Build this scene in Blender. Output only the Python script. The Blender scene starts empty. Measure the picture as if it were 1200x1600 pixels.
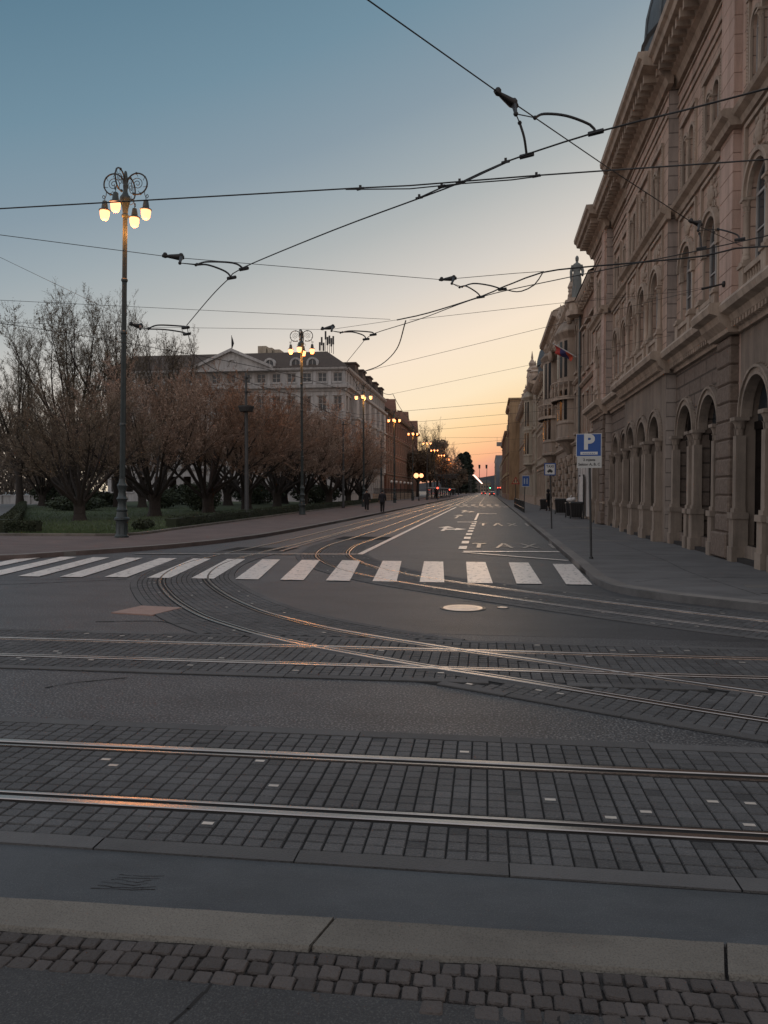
import bpy, math, random
from mathutils import Vector, Matrix
R = math.radians
rnd = random.Random(7)
scene = bpy.context.scene
COL = scene.collection

# ------------------------------------------------------------------ camera
PITCH = math.atan(33 / 1200)
YAW = math.atan(164 / 1200 * math.cos(PITCH))
EYE = Vector((0, 0, 1.75))
cam_d = bpy.data.cameras.new("camera")
cam_d.sensor_fit = 'VERTICAL'
cam_d.sensor_height = 36
cam_d.lens = 27
cam_d.clip_start = 0.05
cam_d.clip_end = 6000
cam = bpy.data.objects.new("camera", cam_d)
COL.objects.link(cam)
cam.location = EYE
cam.rotation_euler = (math.pi / 2 - PITCH, 0, YAW)
scene.camera = cam

# ------------------------------------------------------------------ sky
SUN_EL, SUN_AZ = R(0.6), R(-1.5)          # the sun has just gone, straight down the street (+Y)
w = bpy.data.worlds.new("World")
scene.world = w
w.use_nodes = True
nt = w.node_tree
nt.nodes.clear()
N = nt.nodes.new
out = N('ShaderNodeOutputWorld')
bg = N('ShaderNodeBackground')
sky = N('ShaderNodeTexSky')
sky.sky_type = 'NISHITA'
sky.sun_disc = False
sky.sun_elevation = SUN_EL
sky.sun_rotation = SUN_AZ
sky.altitude = 120
sky.air_density = 1.0
sky.dust_density = 2.0
sky.ozone_density = 1.6
tc = N('ShaderNodeTexCoord')
sep = N('ShaderNodeSeparateXYZ')
nt.links.new(tc.outputs['Generated'], sep.inputs[0])
def lin(c):
    return tuple((x / 255 / 12.92) if x < 10 else (((x / 255 + .055) / 1.055) ** 2.4) for x in c)


def sky_ramp(stops_):
    r_ = N('ShaderNodeValToRGB')
    while len(r_.color_ramp.elements) < len(stops_):
        r_.color_ramp.elements.new(0.5)
    for e_, (p_, c_) in zip(r_.color_ramp.elements, stops_):
        e_.position = (p_ + .1) / 1.2
        e_.color = (*c_, 1)
    return r_


# dusk colours by height above the horizon; the glow lies lower on the left and higher on the right of the street
cl = N('ShaderNodeClamp')
cl.inputs['Min'].default_value = -.9
cl.inputs['Max'].default_value = .22
nt.links.new(sep.outputs['X'], cl.inputs['Value'])
tilt = N('ShaderNodeMath')
tilt.operation = 'MULTIPLY_ADD'
tilt.inputs[1].default_value = -.33
tilt.inputs[2].default_value = -.0396
nt.links.new(cl.outputs[0], tilt.inputs[0])
hgt = N('ShaderNodeMath')
hgt.operation = 'ADD'
nt.links.new(sep.outputs['Z'], hgt.inputs[0])
nt.links.new(tilt.outputs[0], hgt.inputs[1])
mp_ = N('ShaderNodeMapRange')
mp_.inputs['From Min'].default_value = -.1
mp_.inputs['From Max'].default_value = 1.1
nt.links.new(hgt.outputs[0], mp_.inputs['Value'])
ZEN = (.46, .53, .63)  # unseen sky overhead and behind, brightened to fill the ground and facades
ramp = sky_ramp([(-.1, lin((190, 105, 96))), (-.035, lin((208, 132, 118))), (-.008, lin((230, 165, 142))), (.008, lin((250, 186, 143))), (.03, lin((253, 205, 155))),
                 (.054, lin((254, 220, 170))), (.095, lin((254, 234, 200))), (.163, lin((250, 232, 210))), (.243, lin((217, 211, 203))), (.323, lin((179, 184, 184))),
                 (.375, lin((159, 171, 177))), (.43, lin((139, 157, 169))), (.52, lin((115, 144, 161))), (.62, lin((94, 127, 147))), (.68, lin((90, 123, 144))), (.84, ZEN), (1.1, ZEN)])
nt.links.new(mp_.outputs[0], ramp.inputs[0])
# the half of the sky behind the viewer, which only lights the scene
ramp2 = sky_ramp([(-.1, (.62, .52, .48)), (.12, (.72, .62, .58)), (.4, (.72, .68, .67)), (1.1, ZEN)])
nt.links.new(mp_.outputs[0], ramp2.inputs[0])
side = N('ShaderNodeMapRange')
side.interpolation_type = 'SMOOTHSTEP'
side.inputs['From Min'].default_value = 0.0
side.inputs['From Max'].default_value = 0.62
nt.links.new(sep.outputs['Y'], side.inputs['Value'])
mixs = N('ShaderNodeMixRGB')
nt.links.new(side.outputs[0], mixs.inputs[0])
nt.links.new(ramp2.outputs[0], mixs.inputs[1])
nt.links.new(ramp.outputs[0], mixs.inputs[2])
# the physical sky is blended in, so that its own brightness towards the sun stays
sc_ = N('ShaderNodeMixRGB')
sc_.blend_type = 'MULTIPLY'
sc_.inputs[0].default_value = 1
sc_.inputs[2].default_value = (.15, .15, .15, 1)
nt.links.new(sky.outputs[0], sc_.inputs[1])
mixn = N('ShaderNodeMixRGB')
mixn.inputs[0].default_value = 0.04
nt.links.new(mixs.outputs[0], mixn.inputs[1])
nt.links.new(sc_.outputs[0], mixn.inputs[2])
nt.links.new(mixn.outputs[0], bg.inputs['Color'])
bg.inputs['Strength'].default_value = 1.0
nt.links.new(bg.outputs[0], out.inputs['Surface'])

# ------------------------------------------------------------------ sun (below the roofs at the end of the street, all but spent)
sun_d = bpy.data.lights.new("sun", 'SUN')
sun_d.energy = 0.12
sun_d.angle = R(12)
sun_d.color = (1.0, .62, .38)
sun = bpy.data.objects.new("sun", sun_d)
COL.objects.link(sun)
sun.location = (0, 60, 60)
sun.rotation_euler = (R(90) - R(2.0), 0, math.pi)   # light travels from +Y towards the camera
scene.view_settings.view_transform = 'Standard'
scene.view_settings.look = 'None'
scene.view_settings.exposure = 0.0
scene.view_settings.gamma = 1.0
try:
    scene.cycles.use_denoising = True
    scene.cycles.max_bounces = 6
    scene.cycles.sample_clamp_indirect = 4
except Exception:
    pass


# ------------------------------------------------------------------ helpers
def ray(px, py):
    d = Vector(((px - 600) / 1200, (800 - py) / 1200, -1))
    return cam.rotation_euler.to_matrix() @ d


def at_z(px, py, z):
    d = ray(px, py)
    return EYE + d * ((z - EYE.z) / d.z)


def at_x(px, py, x):
    d = ray(px, py)
    return EYE + d * ((x - EYE.x) / d.x)


def at_y(px, py, y):
    d = ray(px, py)
    return EYE + d * ((y - EYE.y) / d.y)


class MB:
    def __init__(s):
        s.v, s.f, s.c = [], [], []
        s.uv = None

    def face(s, pts, c=None):
        n = len(s.v)
        s.v.extend([tuple(p) for p in pts])
        s.f.append(tuple(range(n, n + len(pts))))
        s.c.append(c)

    def box(s, x0, x1, y0, y1, z0, z1, c=None):
        s.hexa([(x0, y0, z0), (x1, y0, z0), (x1, y1, z0), (x0, y1, z0), (x0, y0, z1), (x1, y0, z1), (x1, y1, z1), (x0, y1, z1)], c)

    def hexa(s, p, c=None):
        n = len(s.v)
        s.v.extend([tuple(q) for q in p])
        for q in ((0, 3, 2, 1), (4, 5, 6, 7), (0, 1, 5, 4), (1, 2, 6, 5), (2, 3, 7, 6), (3, 0, 4, 7)):
            s.f.append(tuple(n + i for i in q))
            s.c.append(c)

    def bevbox(s, x0, x1, y0, y1, z0, z1, b, faceaxis=None):
        """box with chamfered edges (24 vertices of a rounded block simplified to 3 slabs)"""
        cx, cy, cz = (x0 + x1) / 2, (y0 + y1) / 2, (z0 + z1) / 2
        hx, hy, hz = (x1 - x0) / 2, (y1 - y0) / 2, (z1 - z0) / 2
        P = {}
        n = len(s.v)
        for sx in (-1, 1):
            for sy in (-1, 1):
                for sz in (-1, 1):
                    for a in range(3):
                        d = [hx - b, hy - b, hz - b]
                        d[a] += b
                        P[(sx, sy, sz, a)] = len(s.v)
                        s.v.append((cx + sx * d[0], cy + sy * d[1], cz + sz * d[2]))
        def q(*k):
            s.f.append(tuple(P[i] for i in k)); s.c.append(None)
        for g in (-1, 1):
            q((g, -1, -1, 0), (g, 1, -1, 0), (g, 1, 1, 0), (g, -1, 1, 0))
            q((-1, g, -1, 1), (1, g, -1, 1), (1, g, 1, 1), (-1, g, 1, 1))
            q((-1, -1, g, 2), (1, -1, g, 2), (1, 1, g, 2), (-1, 1, g, 2))
        for g in (-1, 1):
            for h in (-1, 1):
                q((g, h, -1, 0), (g, h, 1, 0), (g, h, 1, 1), (g, h, -1, 1))
                q((g, -1, h, 0), (g, 1, h, 0), (g, 1, h, 2), (g, -1, h, 2))
                q((-1, g, h, 1), (1, g, h, 1), (1, g, h, 2), (-1, g, h, 2))
        for a in (-1, 1):
            for b_ in (-1, 1):
                for c_ in (-1, 1):
                    q((a, b_, c_, 0), (a, b_, c_, 1), (a, b_, c_, 2))

    def tube(s, pts, rad, n=6, cap=True, c=None):
        pts = [Vector(p) for p in pts]
        if not isinstance(rad, (list, tuple)):
            rad = [rad] * len(pts)
        base = len(s.v)
        up = None
        for i, p in enumerate(pts):
            a = pts[max(i - 1, 0)]
            b = pts[min(i + 1, len(pts) - 1)]
            t = (b - a)
            if t.length < 1e-9:
                t = Vector((0, 0, 1))
            t.normalize()
            if up is None:
                up = t.orthogonal().normalized()
            else:
                up = (up - t * up.dot(t))
                if up.length < 1e-6:
                    up = t.orthogonal()
                up.normalize()
            e = t.cross(up)
            for k in range(n):
                an = 2 * math.pi * k / n
                q = p + (up * math.cos(an) + e * math.sin(an)) * rad[i]
                s.v.append((q.x, q.y, q.z))
        for i in range(len(pts) - 1):
            for k in range(n):
                k2 = (k + 1) % n
                s.f.append((base + i * n + k, base + i * n + k2, base + (i + 1) * n + k2, base + (i + 1) * n + k))
                s.c.append(c)
        if cap:
            s.f.append(tuple(base + k for k in range(n))[::-1]); s.c.append(c)
            s.f.append(tuple(base + (len(pts) - 1) * n + k for k in range(n))); s.c.append(c)

    def lathe(s, prof, cx=0, cy=0, cz=0, n=16, c=None, squash=1.0):
        base = len(s.v)
        for r, z in prof:
            for k in range(n):
                a = 2 * math.pi * k / n
                s.v.append((cx + r * math.cos(a), cy + r * math.sin(a) * squash, cz + z))
        for i in range(len(prof) - 1):
            for k in range(n):
                k2 = (k + 1) % n
                s.f.append((base + i * n + k, base + i * n + k2, base + (i + 1) * n + k2, base + (i + 1) * n + k))
                s.c.append(c)
        s.f.append(tuple(base + k for k in range(n))[::-1]); s.c.append(c)
        s.f.append(tuple(base + (len(prof) - 1) * n + k for k in range(n))); s.c.append(c)

    def ball(s, p, r, n=10, sx=1, sy=1, sz=1):
        m = max(4, n // 2 + 1)
        prof = [(max(1e-4, math.sin(math.pi * i / m)) , -math.cos(math.pi * i / m)) for i in range(m + 1)]
        base = len(s.v)
        s.lathe(prof, 0, 0, 0, n)
        for i in range(base, len(s.v)):
            x, y, z = s.v[i]
            s.v[i] = (p[0] + x * r * sx, p[1] + y * r * sy, p[2] + z * r * sz)

    def prism(s, poly, z0, z1, c=None):
        n = len(poly)
        s.face([(x, y, z1) for x, y in poly], c)
        for i in range(n):
            a, b = poly[i], poly[(i + 1) % n]
            s.face([(a[0], a[1], z0), (b[0], b[1], z0), (b[0], b[1], z1), (a[0], a[1], z1)], c)

    def ribbon(s, path, prof, c=None):
        """sweep an open profile [(offset to the right, z)] along a ground path"""
        path = [Vector((p[0], p[1], 0)) for p in path]
        base = len(s.v)
        m = len(prof)
        for i, p in enumerate(path):
            t = (path[min(i + 1, len(path) - 1)] - path[max(i - 1, 0)]).normalized()
            nrm = Vector((t.y, -t.x, 0))
            for o, z in prof:
                q = p + nrm * o
                s.v.append((q.x, q.y, z))
        for i in range(len(path) - 1):
            for k in range(m - 1):
                s.f.append((base + i * m + k, base + i * m + k + 1, base + (i + 1) * m + k + 1, base + (i + 1) * m + k))
                s.c.append(c)

    def build(s, name, mat, parent=None, smooth=None, loc=None):
        me = bpy.data.meshes.new(name)
        o_ = Vector((0, 0, 0))
        if parent is not None:
            q = parent
            while q is not None:
                o_ += q.location
                q = q.parent
        elif loc is not None:
            o_ = Vector(loc)
        vs = [(x - o_.x, y - o_.y, z - o_.z) for x, y, z in s.v]
        me.from_pydata(vs, [], s.f)
        for m in (mat if isinstance(mat, (list, tuple)) else [mat]):
            me.materials.append(m)
        if any(c is not None for c in s.c):
            ca = me.color_attributes.new("tone", 'FLOAT_COLOR', 'CORNER')
            buf = []
            for f, c in zip(s.f, s.c):
                c = 0.5 if c is None else c
                buf.extend([c, c, c, 1] * len(f))
            ca.data.foreach_set('color', buf)
        if smooth is not None:
            me.shade_smooth()
            me.set_sharp_from_angle(angle=R(smooth))
        me.update()
        ob = bpy.data.objects.new(name, me)
        COL.objects.link(ob)
        if parent is not None:
            ob.parent = parent
        elif loc is not None:
            ob.location = loc
        return ob


def thing(name, label, cat, loc=(0, 0, 0), group=None):
    o = bpy.data.objects.new(name, None)
    o.empty_display_size = 0.2
    COL.objects.link(o)
    o.location = loc
    o['label'] = label
    o['category'] = cat
    if group:
        o['group'] = group
    return o


def tag(o, label, cat, group=None):
    o['label'] = label
    o['category'] = cat
    if group:
        o['group'] = group
    return o


def struct(o):
    o['kind'] = 'structure'
    return o


def copy_tree(o, parent=None):
    c = o.copy()
    COL.objects.link(c)
    if parent is not None:
        c.parent = parent
        c.matrix_parent_inverse = o.matrix_parent_inverse.copy()
    for ch in o.children:
        copy_tree(ch, c)
    return c


def catmull(pts, step):
    pts = [Vector((*p, 0)) if len(p) == 2 else Vector(p) for p in pts]
    P = [pts[0] * 2 - pts[1]] + pts + [pts[-1] * 2 - pts[-2]]
    res = []
    for i in range(1, len(P) - 2):
        a, b, c, d = P[i - 1:i + 3]
        n = max(2, int((c - b).length / step) + 1)
        for k in range(n):
            t = k / n
            res.append(0.5 * ((2 * b) + (c - a) * t + (2 * a - 5 * b + 4 * c - d) * t * t + (3 * b - a - 3 * c + d) * t ** 3))
    res.append(pts[-1])
    return res


def resample(pts, step):
    out_ = [pts[0].copy()]
    acc = 0
    for a, b in zip(pts, pts[1:]):
        L = (b - a).length
        while L > 0 and acc + L >= step:
            t = (step - acc) / L
            a = a.lerp(b, t)
            out_.append(a.copy())
            L = (b - a).length
            acc = 0
        acc += L
    return out_


def offset(path, o):
    r_ = []
    for i, p in enumerate(path):
        t = (path[min(i + 1, len(path) - 1)] - path[max(i - 1, 0)]).normalized()
        r_.append(p + Vector((t.y, -t.x, 0)) * o)
    return r_


# ------------------------------------------------------------------ materials
def mat(name, c1, c2=None, scale=3.0, rough=0.8, bump=0.0, bscale=None, metal=0.0, detail=6, spec=0.5, tone=0.0, speck=None):
    m = bpy.data.materials.new(name)
    m.use_nodes = True
    t = m.node_tree
    b = t.nodes['Principled BSDF']
    b.inputs['Roughness'].default_value = rough
    b.inputs['Metallic'].default_value = metal
    b.inputs['Specular IOR Level'].default_value = spec
    co = t.nodes.new('ShaderNodeTexCoord')
    if c2 is None:
        c2 = tuple(x * 0.75 for x in c1)
    no = t.nodes.new('ShaderNodeTexNoise')
    no.inputs['Scale'].default_value = scale
    no.inputs['Detail'].default_value = detail
    no.inputs['Roughness'].default_value = 0.65
    t.links.new(co.outputs['Object'], no.inputs['Vector'])
    mr = t.nodes.new('ShaderNodeMapRange')
    mr.inputs['From Min'].default_value = 0.3
    mr.inputs['From Max'].default_value = 0.7
    t.links.new(no.outputs[0], mr.inputs['Value'])
    mx = t.nodes.new('ShaderNodeMixRGB')
    mx.inputs[1].default_value = (*c1, 1)
    mx.inputs[2].default_value = (*c2, 1)
    t.links.new(mr.outputs[0], mx.inputs[0])
    col = mx.outputs[0]
    if speck:                                # fine light grains of the aggregate: (scale, colour, amount)
        n2 = t.nodes.new('ShaderNodeTexNoise')
        n2.inputs['Scale'].default_value = speck[0]
        n2.inputs['Detail'].default_value = 1
        t.links.new(co.outputs['Object'], n2.inputs['Vector'])
        m2 = t.nodes.new('ShaderNodeMapRange')
        m2.inputs['From Min'].default_value = 0.5
        m2.inputs['From Max'].default_value = 0.75
        m2.inputs['To Max'].default_value = speck[2]
        t.links.new(n2.outputs[0], m2.inputs['Value'])
        x2 = t.nodes.new('ShaderNodeMixRGB')
        x2.inputs[2].default_value = (*speck[1], 1)
        t.links.new(m2.outputs[0], x2.inputs[0])
        t.links.new(col, x2.inputs[1])
        col = x2.outputs[0]
    if tone:
        at = t.nodes.new('ShaderNodeAttribute')
        at.attribute_name = 'tone'
        m3 = t.nodes.new('ShaderNodeMapRange')
        m3.inputs['To Min'].default_value = 1 - tone
        m3.inputs['To Max'].default_value = 1 + tone
        t.links.new(at.outputs['Fac'], m3.inputs['Value'])
        x3 = t.nodes.new('ShaderNodeMixRGB')
        x3.blend_type = 'MULTIPLY'
        x3.inputs[0].default_value = 1
        t.links.new(col, x3.inputs[1])
        t.links.new(m3.outputs[0], x3.inputs[2])
        col = x3.outputs[0]
    ground_ = name in ('asphalt', 'sidewalk', 'left_pavement', 'asphalt_strip', 'pave_asphalt', 'asphalt_new', 'kerb_tan', 'sett')
    if ground_ or name in ('stucco', 'stucco_joint', 'stone', 'stucco_shaded', 'stone_shaded', 'stone_return', 'pink_wall', 'ochre_wall', 'grey_wall', 'hotel_wall', 'hotel_trim', 'orange_wall'):
        mp2 = t.nodes.new('ShaderNodeMapping')
        mp2.inputs['Scale'].default_value = (.75, 1.6, 1) if ground_ else (2.6, 2.6, .32)
        t.links.new(co.outputs['Object'], mp2.inputs[0])
        n5 = t.nodes.new('ShaderNodeTexNoise')
        n5.inputs['Scale'].default_value = 1.0
        n5.inputs['Detail'].default_value = 7
        n5.inputs['Roughness'].default_value = .7
        t.links.new(mp2.outputs[0], n5.inputs['Vector'])
        m5 = t.nodes.new('ShaderNodeMapRange')
        m5.inputs['From Min'].default_value = .42
        m5.inputs['From Max'].default_value = .70
        m5.inputs['To Min'].default_value = 1.12 if ground_ else 1.0
        m5.inputs['To Max'].default_value = .66 if ground_ else .58
        t.links.new(n5.outputs[0], m5.inputs['Value'])
        x5 = t.nodes.new('ShaderNodeMixRGB')
        x5.blend_type = 'MULTIPLY'
        x5.inputs[0].default_value = 1
        t.links.new(col, x5.inputs[1])
        t.links.new(m5.outputs[0], x5.inputs[2])
        col = x5.outputs[0]
    t.links.new(col, b.inputs['Base Color'])
    if bump:
        n3 = t.nodes.new('ShaderNodeTexNoise')
        n3.inputs['Scale'].default_value = bscale or scale * 8
        n3.inputs['Detail'].default_value = 4
        t.links.new(co.outputs['Object'], n3.inputs['Vector'])
        bu = t.nodes.new('ShaderNodeBump')
        bu.inputs['Strength'].default_value = bump
        bu.inputs['Distance'].default_value = 0.02
        t.links.new(n3.outputs[0], bu.inputs['Height'])
        t.links.new(bu.outputs[0], b.inputs['Normal'])
    return m


def joint_mat(name, c1, c2, bw, bh, joint, axes, rough=0.85, mortar=0.012, bump=0.5, noise=1.2):
    """stucco scored with joints, laid out along two object axes"""
    m = mat(name, c1, c2, scale=noise, rough=rough, bump=0.25, bscale=40)
    t = m.node_tree
    b = t.nodes['Principled BSDF']
    co = [n for n in t.nodes if n.type == 'TEX_COORD'][0]
    sp = t.nodes.new('ShaderNodeSeparateXYZ')
    cb = t.nodes.new('ShaderNodeCombineXYZ')
    t.links.new(co.outputs['Object'], sp.inputs[0])
    t.links.new(sp.outputs[axes[0]], cb.inputs[0])
    t.links.new(sp.outputs[axes[1]], cb.inputs[1])
    br = t.nodes.new('ShaderNodeTexBrick')
    br.inputs['Scale'].default_value = 1
    br.inputs['Brick Width'].default_value = bw
    br.inputs['Row Height'].default_value = bh
    br.inputs['Mortar Size'].default_value = mortar
    br.inputs['Mortar Smooth'].default_value = 0.2
    br.inputs['Color1'].default_value = (1, 1, 1, 1)
    br.inputs['Color2'].default_value = (.86, .86, .86, 1)
    br.inputs['Mortar'].default_value = (joint, joint, joint, 1)
    t.links.new(cb.outputs[0], br.inputs['Vector'])
    old = b.inputs['Base Color'].links[0].from_socket
    mu = t.nodes.new('ShaderNodeMixRGB')
    mu.blend_type = 'MULTIPLY'
    mu.inputs[0].default_value = 1
    t.links.new(old, mu.inputs[1])
    t.links.new(br.outputs['Color'], mu.inputs[2])
    t.links.new(mu.outputs[0], b.inputs['Base Color'])
    bu = [n for n in t.nodes if n.type == 'BUMP'][0]
    b2 = t.nodes.new('ShaderNodeBump')
    b2.inputs['Strength'].default_value = bump
    b2.inputs['Distance'].default_value = 0.03
    b2.invert = True
    t.links.new(br.outputs['Fac'], b2.inputs['Height'])
    t.links.new(bu.outputs[0], b2.inputs['Normal'])
    t.links.new(b2.outputs[0], b.inputs['Normal'])
    return m


def emit(name, c, s):
    m = bpy.data.materials.new(name)
    m.use_nodes = True
    b = m.node_tree.nodes['Principled BSDF']
    b.inputs['Base Color'].default_value = (*c, 1)
    b.inputs['Emission Color'].default_value = (*c, 1)
    b.inputs['Emission Strength'].default_value = s
    return m


def worn_paint(name, c, lost, amount=0.55):
    """road paint with worn patches where the asphalt shows through"""
    m = mat(name, c, tuple(x * .8 for x in c), scale=5, rough=0.33, bump=0.2, bscale=90)
    t = m.node_tree
    b = t.nodes['Principled BSDF']
    co = [n for n in t.nodes if n.type == 'TEX_COORD'][0]
    mp = t.nodes.new('ShaderNodeMapping')
    mp.inputs['Scale'].default_value = (5, 2.6, 1)
    t.links.new(co.outputs['Object'], mp.inputs[0])
    no = t.nodes.new('ShaderNodeTexNoise')
    no.inputs['Scale'].default_value = 1.6
    no.inputs['Detail'].default_value = 9
    no.inputs['Roughness'].default_value = 0.75
    t.links.new(mp.outputs[0], no.inputs['Vector'])
    mr = t.nodes.new('ShaderNodeMapRange')
    mr.inputs['From Min'].default_value = amount
    mr.inputs['From Max'].default_value = amount + 0.1
    t.links.new(no.outputs[0], mr.inputs['Value'])
    mx = t.nodes.new('ShaderNodeMixRGB')
    mx.inputs[2].default_value = (*lost, 1)
    t.links.new(b.inputs['Base Color'].links[0].from_socket, mx.inputs[1])
    t.links.new(mr.outputs[0], mx.inputs[0])
    t.links.new(mx.outputs[0], b.inputs['Base Color'])
    return m


M = {}
M['asphalt'] = mat('asphalt', (0.044, 0.044, 0.046), (0.033, 0.033, 0.035), scale=.35, rough=.52, bump=.5, bscale=62, speck=(52, (.23, .225, .22), 1.0))
M['asphalt_strip'] = mat('asphalt_strip', (0.058, 0.064, 0.07), (0.05, 0.056, 0.061), scale=.8, rough=.72, bump=.25, bscale=160, speck=(190, (.15, .15, .15), .4))
M['pave_asphalt'] = mat('pave_asphalt', (.055, .055, .057), (.040, .041, .043), scale=1.2, rough=.85, bump=.7, bscale=120, speck=(150, (.15, .15, .14), .5))
M['sidewalk'] = mat('sidewalk', (0.13, 0.127, 0.126), (0.1, 0.098, 0.097), scale=.45, rough=.8, bump=.4, bscale=60, speck=(90, (.2, .19, .18), .4))
M['left_pavement'] = mat('left_pavement', (0.13, 0.098, 0.09), (0.1, 0.076, 0.071), scale=.6, rough=.8, bump=.4, bscale=70, speck=(60, (.22, .18, .16), .4))
M['joint'] = mat('joint', (0.013, 0.013, 0.013), (0.008, 0.008, 0.008), scale=9, rough=.95, bump=.5, bscale=120)
M['sett'] = mat('sett', (0.07, 0.071, 0.073), (0.05, 0.051, 0.053), scale=2.0, rough=.62, bump=.45, bscale=75, tone=.38, speck=(110, (.17, .16, .15), .4))
M['sett_border'] = mat('sett_border', (.095, .093, .092), (.070, .069, .069), scale=2.5, rough=.7, bump=.5, bscale=80, tone=.2)
M['reflector'] = mat('reflector', (.55, .5, .44), (.4, .36, .32), scale=8, rough=.35, tone=.1)
M['rail'] = mat('rail', (.58, .50, .445), (.36, .31, .28), scale=1.4, rough=.25, metal=1.0, bump=.05, bscale=60)
M['groove'] = mat('groove', (.018, .016, .015), (.01, .009, .009), scale=6, rough=.9)
M['kerb_tan'] = mat('kerb_tan', (0.17, 0.155, 0.132), (0.13, 0.118, 0.102), scale=1.8, rough=.85, bump=.5, bscale=90, speck=(140, (.05, .045, .04), .6), tone=.12)
M['kerb_grey'] = mat('kerb_grey', (.20, .185, .17), (.15, .14, .13), scale=1.6, rough=.8, bump=.4, bscale=70, tone=.15)
M['cobble'] = mat('cobble', (0.082, 0.069, 0.063), (0.06, 0.052, 0.049), scale=7, rough=.8, bump=.8, bscale=60, tone=.26)
M['sand_joint'] = mat('sand_joint', (0.05, 0.043, 0.04), (0.03, 0.027, 0.026), scale=8, rough=.95, bump=.8, bscale=90)
M['paint'] = worn_paint('paint', (.88, .80, .73), (.16, .148, .14), .535)
M['paint_old'] = worn_paint('paint_old', (.30, .27, .245), (.09, .085, .08), .49)
M['grass_soil'] = mat('grass_soil', (0.05, 0.068, 0.03), (0.034, 0.047, 0.021), scale=1.5, rough=.95, bump=.8, bscale=30)
M['grass'] = mat('grass', (0.085, 0.125, 0.05), (0.055, 0.088, 0.034), scale=1.0, rough=.8, tone=.4)
M['hedge'] = mat('hedge', (.030, .042, .018), (.018, .027, .012), scale=3, rough=.8, tone=.4)
M['iron'] = mat('iron', (.022, .026, .027), (.014, .017, .018), scale=6, rough=.42, bump=.15, bscale=60)
M['iron_green'] = mat('iron_green', (.040, .055, .056), (.025, .035, .037), scale=6, rough=.45, bump=.15, bscale=60)
M['steel_pole'] = mat('steel_pole', (0.055, 0.056, 0.056), (0.038, 0.039, 0.04), scale=5, rough=.6, metal=.2)
M['wire'] = mat('wire', (.018, .017, .017), (.012, .011, .011), scale=8, rough=.6)
M['glass'] = mat('glass', (.040, .050, .058), (.022, .028, .033), scale=.8, rough=.10, spec=.5)
M['white_frame'] = mat('white_frame', (.42, .40, .38), (.34, .32, .30), scale=4, rough=.5)
M['dark_frame'] = mat('dark_frame', (.05, .042, .037), (.036, .03, .027), scale=4, rough=.8, spec=.15)
M['stucco_shaded'] = mat('stucco_shaded', (0.28, 0.225, 0.182), (0.19, 0.152, 0.122), scale=.9, rough=.9, bump=.35, bscale=45)  # stucco copy for the lower storey, street-level shade mixed into its colour
M['stone_shaded'] = mat('stone_shaded', (0.35, 0.285, 0.23), (0.235, 0.19, 0.155), scale=1.6, rough=.85, bump=.4, bscale=35)  # stone copy for the lower storey, painted darker for the shade there
M['dark_glass'] = mat('dark_glass', (.012, .011, .011), (.007, .006, .006), scale=.8, rough=.25, spec=.15)
M['twig_olive'] = mat('twig_olive', (0.15, 0.112, 0.078), (0.1, 0.077, 0.057), scale=.7, rough=.85, tone=.4)
M['leaf_olive'] = mat('leaf_olive', (0.17, 0.13, 0.085), (0.12, 0.094, 0.063), scale=.8, rough=.8, tone=.4)
M['asphalt_new'] = mat('asphalt_new', (.044, .043, .045), (.034, .034, .036), scale=.7, rough=.5, bump=.5, bscale=60, speck=(55, (.15, .15, .145), .6))
M['dark_wood'] = mat('dark_wood', (.016, .012, .010), (.010, .008, .007), scale=6, rough=.9, spec=.05)
M['stucco'] = mat('stucco', (0.56, 0.4, 0.33), (0.46, 0.33, 0.27), scale=.9, rough=.9, bump=.3, bscale=45)
M['stucco_joint'] = joint_mat('stucco_joint', (0.57, 0.405, 0.315), (0.46, 0.325, 0.252), 2.1, .42, .40, (1, 2), bump=.9, mortar=.014)
M['stone'] = mat('stone', (0.475, 0.375, 0.295), (0.34, 0.268, 0.212), scale=1.6, rough=.85, bump=.35, bscale=35)
M['verm'] = mat('verm', (0.215, 0.165, 0.132), (0.12, 0.092, 0.075), scale=9, rough=.95, bump=1.0, bscale=16)  # vermiculated stone, its tone darkened further to carry the ground-floor shade
M['verm_wall'] = joint_mat('verm_wall', (0.22, 0.17, 0.137), (0.13, 0.1, 0.082), 1.15, .40, .42, (1, 2), bump=1.0, noise=9, mortar=.03)  # same stone with joints, ground-floor shade included in the tone
M['plinth_dark'] = mat('plinth_dark', (.035, .032, .03), (.022, .02, .019), scale=4, rough=.9, bump=.6)
M['slate'] = mat('slate', (.085, .10, .11), (.06, .07, .078), scale=3, rough=.6, bump=.3, bscale=25)
M['roof_brown'] = mat('roof_brown', (.085, .066, .055), (.06, .047, .04), scale=2.5, rough=.85, bump=.5, bscale=18)
M['copper'] = mat('copper', (0.1, 0.112, 0.108), (0.07, 0.08, 0.078), scale=2, rough=.7)
M['hotel_wall'] = mat('hotel_wall', (0.46, 0.45, 0.44), (0.38, 0.372, 0.365), scale=.5, rough=.9, bump=.2, bscale=20)
M['hotel_trim'] = mat('hotel_trim', (0.46, 0.455, 0.45), (0.385, 0.38, 0.375), scale=1, rough=.85)
M['pink_wall'] = mat('pink_wall', (.36, .235, .175), (.29, .19, .145), scale=.6, rough=.9, bump=.2, bscale=30)
M['ochre_wall'] = mat('ochre_wall', (0.36, 0.285, 0.225), (0.28, 0.225, 0.18), scale=.6, rough=.9, bump=.2, bscale=30)
M['grey_wall'] = mat('grey_wall', (0.42, 0.36, 0.28), (0.33, 0.285, 0.225), scale=.6, rough=.9, bump=.2, bscale=30)
M['orange_wall'] = mat('orange_wall', (0.42, 0.29, 0.175), (0.34, 0.235, 0.14), scale=.5, rough=.9, bump=.2, bscale=30)
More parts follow.
